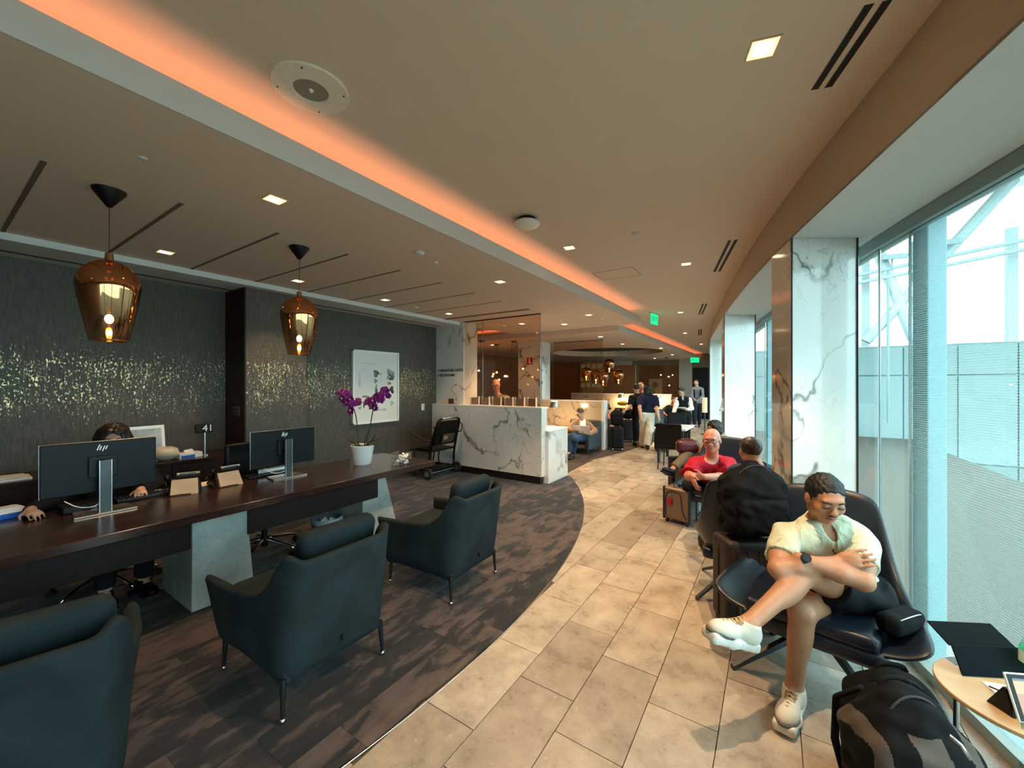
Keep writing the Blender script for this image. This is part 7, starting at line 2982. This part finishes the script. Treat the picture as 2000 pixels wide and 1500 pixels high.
p.body([('L', (-0.5, -0.5, -0.2), (0, 0.3, 1), 0.5, 1), ('R', (0.5, -0.5, -0.2), (0, 0.3, 1), 0.5, -1)])
p.shirt(cloth('black_cotton', '#121316', 0.85), 0.8, 0.018)
p.bottoms(cloth('dark_trousers', '#20242b', 0.85), 1.9, 0.012)
for q in 'RL':
    p.shoe(q, MATS['plastic_black'], MATS['rubber'])
p.hair(MATS['hair_brown'], 'short')
make_box_chair('dark club chair under the man seated low in the background', tuple(p.pel[:2] + V3((0.1, 0.05))) + (0,), 0.1, MATS['plastic_black'], 'dark club chairs')

# 13 --- reclining passenger with brown trousers behind the man in red
J = dict(neck=(-0.636, 6.052, 0.894), head=(-0.660, 5.928, 0.995), shR=(-0.712, 5.894, 0.857), shL=(-0.577, 6.145, 0.838),
         elR=(-0.756, 5.757, 0.755), elL=(-0.557, 5.996, 0.726), wrR=(-0.752, 5.544, 0.764), wrL=(-0.686, 5.587, 0.751),
         hipR=(-0.712, 6.002, 0.600), hipL=(-0.629, 6.164, 0.583), kneeR=(-0.928, 5.589, 0.688), ankR=(-1.079, 5.328, 0.503), toeR=(-1.140, 5.180, 0.568),
         kneeL=(-0.907, 5.765, 0.568), ankL=(-0.922, 5.863, 0.285), toeL=(-0.956, 5.679, 0.270))
p = Person('woman', 'passenger with dark hair and brown trousers reclining behind the man in red', J, (-0.7, -0.7, -0.1), (-0.665, 6.032, 0.341)[:2] + (0,), mats('skin_warm'), vox=0.011, scale=0.87)
p.body([('L', (-0.6, -0.3, 0), (0, 0, -1), 0.5, 1), ('R', (0.3, -0.4, 0), (0, 0, -1), 0.5, -1)])
p.shirt(cloth('beige_knit', '#8e7c66', 0.85), 1.0, 0.018, True)
p.bottoms(cloth('brown_cotton', '#6a5744', 0.85), 1.85, 0.016)
for q in 'RL':
    p.shoe(q, MATS['plastic_black'], MATS['plastic_black'])
p.hair(MATS['hair_black'], 'big')
p.face('hair_black')
make_box_chair('dark club chair under the reclining passenger in brown trousers', tuple(p.pel[:2] + V3((-0.06, -0.12))) + (0,), 0.5 - 1.2, MATS['plastic_black'], 'dark club chairs')
t = thing('handbag', 'maroon handbag on the lap of the passenger in brown trousers', 'bag', (-0.940, 5.582, 0.782), 0.4)
g = Solid((-.2, -.12, -.14), (.2, .12, .14), 0.011)
g.box((0, 0, 0), (0.14, 0.07, 0.085), rad=0.05)
g.mesh('body', flat('maroon_leather', '#4c141b', 0.35), t)
m = MB()
m.tube([(-0.09, 0, 0.07), (-0.06, 0, 0.10), (0.06, 0, 0.10), (0.09, 0, 0.07)], 0.008, 8)
m.build('handle', flat('maroon_leather', '#4c141b', 0.35), t, smooth=True)

# 14 --- man behind the marble counter
J = dict(neck=(-4.652, 6.515, 1.372), head=(-4.619, 6.417, 1.580), shR=(-4.867, 6.492, 1.275), shL=(-4.448, 6.529, 1.293),
         elR=(-4.859, 6.378, 0.999), elL=(-4.294, 6.392, 1.041), wrR=(-4.637, 6.285, 0.873), wrL=(-4.312, 6.260, 0.911),
         hipR=(-4.815, 6.527, 0.677), hipL=(-4.583, 6.561, 0.688), kneeR=(-4.815, 6.527, 0.236), kneeL=(-4.583, 6.561, 0.253),
         ankR=(-4.874, 6.608, -0.015), ankL=(-4.640, 6.643, 0.005), toeR=(-4.773, 6.435, -0.006), toeL=(-4.534, 6.473, 0.014))
p = Person('man', 'man with short fair hair looking down behind the glass of the marble counter', J, (0.5, -0.8, -0.3), (-4.698, 6.544, -0.016)[:2] + (0,), mats('skin_pink'), vox=0.011, scale=1.0)
p.body([('L', (-0.3, -0.8, -0.2), (0, 0, -1), 0.5, 1), ('R', (0.3, -0.8, -0.2), (0, 0, -1), 0.5, -1)])
p.shirt(flat('camouflage_print', '#6b6049', 0.9, var=0.6, scale=22), 1.0, 0.024, True)
p.bottoms(cloth('dark_trousers', '#20242b', 0.85), 1.9, 0.012)
p.hair(flat('hair_sandy', '#8a5a3a', 0.6), 'fringe')
p.face('hair_grey', True, 'plastic_black')

# ---------------------------------------------------------------- luggage and the small table in front
NYL = cloth('jet_nylon', '#08090b', 0.85)


def make_case(label, loc, rz, w, dp_, h, mat, handle=0.0, group=None, wheels=True, ribs=4, cat='suitcase'):
    t = thing('suitcase', label, cat, loc, rz, group)
    z0 = 0.045 if wheels else 0.0
    g = Solid((-w / 2, -dp_ / 2, z0), (w / 2, dp_ / 2, h), 0.011)
    g.box((0, 0, (z0 + h) / 2), (w / 2, dp_ / 2, (h - z0) / 2), rad=0.035)
    g.mesh('shell', mat, t)
    for k in range(ribs):
        x = -w / 2 + w * (k + 1) / (ribs + 1)
        m = MB()
        m.box((x, -dp_ / 2 - 0.001, (z0 + h) / 2), (0.012, 0.008, (h - z0) * 0.8))
        m.build('rib', mat, t, bev=0.003)
    m = MB()
    m.tube([(-w / 2 - 0.001, 0, z0 + 0.03), (-w / 2 - 0.001, 0, h - 0.03), (-w / 2 + 0.03, 0, h + 0.001), (w / 2 - 0.03, 0, h + 0.001), (w / 2 + 0.001, 0, h - 0.03), (w / 2 + 0.001, 0, z0 + 0.03)], 0.006, 6)
    m.build('zip', MATS['plastic_black'], t, smooth=True)
    m = MB()
    m.tube([(-0.06, 0, h), (-0.05, 0, h + 0.025), (0.05, 0, h + 0.025), (0.06, 0, h)], 0.008, 8)
    m.build('handle', MATS['plastic_black'], t, smooth=True)
    if handle:
        m = MB()
        m.tube([(-0.09, dp_ / 2 - 0.03, h - 0.02), (-0.09, dp_ / 2 - 0.03, h + handle), (0.09, dp_ / 2 - 0.03, h + handle), (0.09, dp_ / 2 - 0.03, h - 0.02)], 0.008, 8)
        m.build('pull_handle', MATS['gunmetal'], t, smooth=True)
    if wheels:
        for x in (-w / 2 + 0.04, w / 2 - 0.04):
            for y in (-dp_ / 2 + 0.03, dp_ / 2 - 0.03):
                m = MB()
                m.cyl((x - 0.012, y, 0.024), (x + 0.012, y, 0.024), 0.024, n=14)
                m.build('wheel', MATS['rubber'] if group is None else MATS['steel'], t, smooth='auto')
    return t


def make_backpack(label, loc, rz, w, dd, h, tilt=0.0, mat=None, panel=None, vox=0.010, straps=True, wr=0.004, col=None):
    t = thing('backpack', label, 'backpack', loc, rz)
    mat = mat or NYL
    R = Euler((tilt, 0, 0)).to_matrix()
    c = np.array(R @ Vector((0, 0, h / 2)))
    g = Solid((-w / 2 - .06, -h * 0.5 - dd, -0.02), (w / 2 + .06, h * 0.5 + dd, h * 1.1), vox)
    Rn = np.array(R)
    g.ell(c + Rn @ np.array((0, 0, h * 0.18)), (w * 0.44, dd * 0.5, h * 0.36), Rn, 0.05)
    g.box(c - Rn @ np.array((0, 0, h * 0.08)), (w / 2, dd / 2, h * 0.40), Rn, rad=0.06, k=0.06)
    g.wrinkle(wr, 0.10, 4)
    g.cut((0, 0, 0.002), (0, 0, -1))
    g.mesh('main_bag', mat, t, colorize=col)
    g = Solid((-w / 2 - .06, -h * 0.5 - dd - 0.1, -0.02), (w / 2 + .06, h * 0.5 + dd, h), vox)
    g.box(Rn @ np.array((0, -dd * 0.52, h * 0.33)), (w * 0.40, dd * 0.17, h * 0.24), Rn, rad=0.03)
    g.wrinkle(wr * 0.7, 0.08, 9)
    g.cut((0, 0, 0.002), (0, 0, -1))
    g.mesh('front_pocket', panel or mat, t, colorize=col)
    mat = mat[0] if isinstance(mat, list) else mat
    m = MB()
    q = lambda x, y, z: tuple(R @ Vector((x, y, z)))
    m.tube([q(-w * 0.42, -dd * 0.15, h * 0.35), q(-w * 0.42, -dd * 0.18, h * 0.72), q(-w * 0.22, -dd * 0.2, h * 0.97), q(0, -dd * 0.2, h * 1.035), q(w * 0.22, -dd * 0.2, h * 0.97), q(w * 0.42, -dd * 0.18, h * 0.72), q(w * 0.42, -dd * 0.15, h * 0.35)], 0.0045, 6)
    m.build('zip', MATS['rubber'], t, smooth=True)
    m = MB()
    m.tube([q(-0.05, dd * 0.1, h), q(-0.04, dd * 0.12, h * 1.05), q(0.04, dd * 0.12, h * 1.05), q(0.05, dd * 0.1, h)], 0.009, 8)
    m.build('top_handle', mat, t, smooth=True)
    if straps:
        for s in (-1, 1):
            m = MB()
            m.tube([q(s * w * 0.2, dd * 0.42, h * 0.9), q(s * w * 0.3, dd * 0.75, h * 0.75), q(s * w * 0.34, dd * 0.8, h * 0.45), q(s * w * 0.36, dd * 0.5, h * 0.12)], [0.022, 0.026, 0.024, 0.012], 8, flat=0.4)
            m.build('strap', mat, t, smooth=True)
    return t


# silver brown case in front of the man in red
br = flat('bronze_aluminium', '#8a7466', 0.35, 0.5, var=0.04)
t = thing('suitcase', 'bronze and silver hard case with a red tag by the man in red', 'suitcase', (-0.88, 4.93, 0), -0.29)
m = MB()
m.bx(-0.155, 0.155, -0.15, 0.02, 0.04, 0.41)
m.build('front_shell', br, t, bev=0.03, seg=4)
m = MB()
m.bx(-0.155, 0.155, 0.035, 0.15, 0.04, 0.41)
m.build('rear_shell', flat('silver_shell', '#9fb0b6', 0.3, 0.6, var=0.03), t, bev=0.03, seg=4)
m = MB()
m.bx(-0.158, 0.158, 0.012, 0.043, 0.036, 0.414)
m.build('seam_band', MATS['rubber'], t, bev=0.008)
m = MB()
m.tube([(-0.12, -0.153, 0.08), (-0.13, -0.153, 0.36), (0.02, -0.153, 0.375), (0.06, -0.153, 0.33), (0.07, -0.153, 0.16), (0.12, -0.153, 0.08)], 0.006, 6)
m.build('front_edge_band', MATS['rubber'], t, smooth=True)
for x in (-0.15, 0.15):
    m = MB()
    m.bx(x - 0.012, x + 0.012, -0.156, -0.11, 0.036, 0.414)
    m.build('corner_guard', MATS['rubber'], t, bev=0.01)
for x in (-0.12, 0.12):
    for y in (-0.12, 0.12):
        m = MB()
        m.cyl((x - 0.012, y, 0.024), (x + 0.012, y, 0.024), 0.024, n=14)
        m.build('wheel', MATS['rubber'], t, smooth='auto')
m = MB()
m.tube([(-0.06, -0.06, 0.41), (-0.05, -0.06, 0.432), (0.05, -0.06, 0.432), (0.06, -0.06, 0.41)], 0.009, 8)
m.build('handle', MATS['plastic_black'], t, smooth=True)
P4('red_tag', 0.055, 0.012, 0.075, flat('red_lock', '#a8141e', 0.35), t, (-0.07, -0.168, 0.25), (0, 0.1, 0), bev=0.006)
m = MB()
m.tube([(-0.085, -0.166, 0.285), (-0.085, -0.168, 0.325), (-0.06, -0.168, 0.335), (-0.055, -0.166, 0.29)], 0.004, 6)
m.build('shackle', MATS['steel'], t, smooth=True)

# dark case with the big black backpack on it
make_case('dark brown rolling suitcase standing under the big black backpack', (-0.155, 3.02, 0), 0.55, 0.34, 0.22, 0.60, flat('dark_brown_fabric', '#2a1e1b', 0.6), 0.42)
make_backpack('big black backpack standing upright on the dark rolling suitcase', (-0.115, 3.02, 0.628), 0.55, 0.38, 0.22, 0.44, 0.0, NYL, None, 0.009, wr=0.008)
make_backpack('slouched black brown bag on the floor beside the silver case', (-0.47, 4.28, 0), 1.2, 0.34, 0.20, 0.20, 0.0, flat('dark_brown_bag', '#231815', 0.6), None, 0.011, False)

# cases beyond the booth
make_case('black rolling suitcase with white wheels next to the white booth post', (-3.17, 9.42, 0), 0.5, 0.30, 0.24, 0.56, MATS['plastic_black'], 0.0, 'rolling suitcases by the booth')
make_backpack('black backpack on top of the suitcase by the booth post', (-3.17, 9.42, 0.59), 0.5, 0.30, 0.2, 0.38, 0.0, NYL, None, 0.014, False)
make_case('blue black tall suitcase beside the man in black', (-3.38, 10.98, 0), 0.5, 0.30, 0.24, 0.60, flat('blue_black_shell', '#171d26', 0.5), 0.0, 'rolling suitcases by the booth')
make_backpack('dark backpack on top of the blue black suitcase', (-3.38, 10.98, 0.63), 0.5, 0.28, 0.2, 0.30, 0.0, NYL, None, 0.014, False)
t = thing('pouch', 'bright yellow pouch lying on the dark luggage by the man in black', 'pouch', (-3.50, 10.9, 0.99), 0.4)
g = Solid((-.2, -.12, 0), (.2, .12, .2), 0.012)
g.ell((0, 0, 0.07), (0.16, 0.09, 0.065), None, 0.0)
g.mesh('body', flat('yellow_fabric', '#c79a18', 0.7), t)
make_case('black suitcase parked behind the legs of the lounge attendant', (-2.2, 9.8, 0), 0.2, 0.34, 0.24, 0.48, MATS['plastic_black'], 0.0)

# foreground bags
def bag_col(c):
    x, z = c[:, 0], c[:, 2]
    u = x + 0.10 * (z - 0.25)
    return ((np.abs(u) < 0.045) & (z < 0.46)) | ((np.abs(u - 0.135) < 0.018) & (z > 0.05)) | ((np.abs(u + 0.135) < 0.018))


TAUPE = flat('taupe_panel', '#4f463f', 0.8, var=0.06, scale=140)
t = make_backpack('grey and black backpack on the floor in the bottom right corner', (0.405, 1.85, 0), 0.50, 0.33, 0.24, 0.53, -0.12, [NYL, TAUPE], [NYL, TAUPE], 0.0046, col=bag_col, wr=0.006)
m = MB()
m.tube([(0.0, -0.10, 0.515), (0.02, -0.115, 0.50), (0.03, -0.13, 0.47)], 0.006, 6)
m.build('zip_pull', MATS['steel'], t, smooth=True)
make_backpack('black bag leaning against the lounge chair behind the grey backpack', (0.40, 2.19, 0), 0.35, 0.30, 0.20, 0.44, 0.05, NYL, None, 0.0085, False)
m = MB()
t = thing('bag_strap', 'loose black strap and buckle of the bag lying on the floor', 'strap', (0.235, 1.98, 0), 0.2)
m.tube([(0.03, 0, 0.01), (-0.02, 0.01, 0.10), (-0.01, 0.02, 0.17), (0.03, 0.02, 0.18), (0.06, 0.01, 0.10), (0.07, 0.0, 0.012)], 0.012, 8, flat=0.3)
m.build('webbing', NYL, t, smooth=True)
g = Solid((-.12, -.08, 0), (.1, .08, .12), 0.008)
g.ell((-0.03, -0.01, 0.04), (0.07, 0.04, 0.045), None, 0)
g.wrinkle(0.004, 0.04, 3)
g.cut((0, 0, 0.002), (0, 0, -1))
g.mesh('pad', NYL, t)

# side table
TC = (0.735, 2.13)
t = thing('side_table', 'small round ash side table with slim steel legs by the window', 'table', (TC[0], TC[1], 0), 0)
m = MB()
m.cyl((0, 0, 0.485), (0, 0, 0.50), 0.225, n=64)
m.build('tabletop', MATS['ash'], t, smooth='auto', bev=0.003)
for k in range(3):
    a = 0.5 + k * 2 * PI / 3
    m = MB()
    m.cyl((0.17 * math.cos(a), 0.17 * math.sin(a), 0.0), (0.17 * math.cos(a), 0.17 * math.sin(a), 0.485), 0.009, n=12)
    m.build('leg', MATS['steel'], t, smooth='auto')
m = MB()
m.tube([(0.17 * math.cos(2 * PI * i / 32), 0.17 * math.sin(2 * PI * i / 32), 0.02) for i in range(32)], 0.006, 6, closed=True)
m.build('floor_ring', MATS['steel'], t, smooth=True)
# folio
t = thing('folio_case', 'open black tablet folio standing on the ash table', 'folio', (0.68, 2.27, 0.50), 0.50)
dk = flat('dark_slate_cover', '#101a1f', 0.85, spec=0.1)
P4('front_cover', 0.24, 0.006, 0.10, dk, t, (0, -0.02, 0.047), (-0.45, 0, 0), bev=0.002)
P4('rear_cover', 0.24, 0.006, 0.10, flat('dark_slate_inner', '#0a1216', 0.85, spec=0.1), t, (0.01, 0.065, 0.098), (-1.15, 0, 0), bev=0.002)
t = thing('paper_note', 'white sheet of paper lying on the ash table', 'paper', (0.735, 2.14, 0.50), 0.3)
P4('sheet', 0.16, 0.12, 0.002, MATS['white_matte'], t, (0, 0, 0.002))
# bottle
t = thing('water_bottle', 'clear plastic water bottle with a green cap on the table', 'bottle', (0.80, 2.275, 0.50), 0)
m = MB()
m.lathe([(0, 0.002), (0.031, 0.002), (0.034, 0.01), (0.034, 0.06), (0.032, 0.065), (0.034, 0.07), (0.034, 0.12), (0.026, 0.145), (0.014, 0.165), (0.013, 0.175)], n=28)
m.build('body', MATS['green_glass'], t, smooth=True)
m = MB()
m.lathe([(0, 0.198), (0.015, 0.197), (0.0165, 0.193), (0.0165, 0.176), (0.013, 0.175)], n=20)
m.build('cap', flat('green_cap', '#5fc79a', 0.4), t, smooth='auto')
m = MB()
m.cyl((0, 0, 0.07), (0, 0, 0.115), 0.0345, n=28, caps=False)
m.build('label', flat('bottle_label', '#bfe3d6', 0.5), t, smooth=True)
# tablet on its stand
t = thing('tablet', 'tablet with a white rim showing a photo, leaning on a dark stand', 'tablet', (0.700, 2.02, 0.50), 0.62)
TR = (-0.38, 0.10, 0)
tp = bpy.data.objects.new('screen_unit', None)
g0 = P4('frame', 0.19, 0.008, 0.135, flat('tablet_rim', '#dfe5e8', 0.3), t, (0.02, -0.01, 0.073), TR, bev=0.004)
P4('bezel', 0.182, 0.002, 0.127, MATS['plastic_black'], g0, (0, -0.0045, 0))


def pic(name, x0, x1, z0, z1, col, k=0, e=0.6):
    m = MB()
    m.bx(x0, x1, -0.0062 - 0.0003 * k, -0.0056 - 0.0003 * k, z0, z1)
    m.build(name, emit('scr_' + col, '#' + col, e), g0)


pic('display', -0.078, 0.078, -0.05, 0.05, '9b7a66')
pic('display_sky', -0.078, 0.078, 0.01, 0.05, 'b08f76', 1)
pic('display_bar', -0.078, 0.078, 0.046, 0.053, '3b5878', 1)
pic('display_table', -0.05, 0.078, -0.035, -0.015, '8a5d4a', 2)
pic('display_laptop', 0.01, 0.05, -0.014, 0.008, '3a4450', 3)
m = MB()
m.cyl((-0.032, -0.0072, 0.016), (-0.032, -0.0066, 0.016), 0.012, n=16)
m.build('display_head', emit('scr_2a2220', '#2a2220', 0.5), g0)
pic('display_person', -0.052, -0.012, -0.016, 0.006, 'a59ab8', 3)
for i in range(5):
    pic('display_icon', -0.045 + 0.02 * i, -0.038 + 0.02 * i, -0.057, -0.052, 'c8d4dd', 1)
m = MB()
m.hexa([(-0.05, 0.0, 0), (0.07, 0.0, 0), (0.07, 0.075, 0), (-0.05, 0.075, 0)], [(-0.05, 0.02, 0.085), (0.07, 0.02, 0.085), (0.07, 0.03, 0.085), (-0.05, 0.03, 0.085)])
m.build('stand', MATS['plastic_black'], t, bev=0.003)
t = thing('sunglasses', 'dark ring of sunglasses lying behind the tablet', 'glasses', (0.745, 2.085, 0.503), 0.5)
m = MB()
for s in (-1, 1):
    m.tube([(s * 0.03 + 0.024 * math.cos(a), 0, 0.02 + 0.02 * math.sin(a)) for a in [2 * PI * i / 14 for i in range(14)]], 0.003, 6, closed=True)
    m.tube([(s * 0.055, 0, 0.025), (s * 0.06, 0.05, 0.02), (s * 0.06, 0.09, 0.008)], 0.003, 6)
m.build('frame', flat('tortoise', '#4a2f22', 0.3), t, smooth=True)
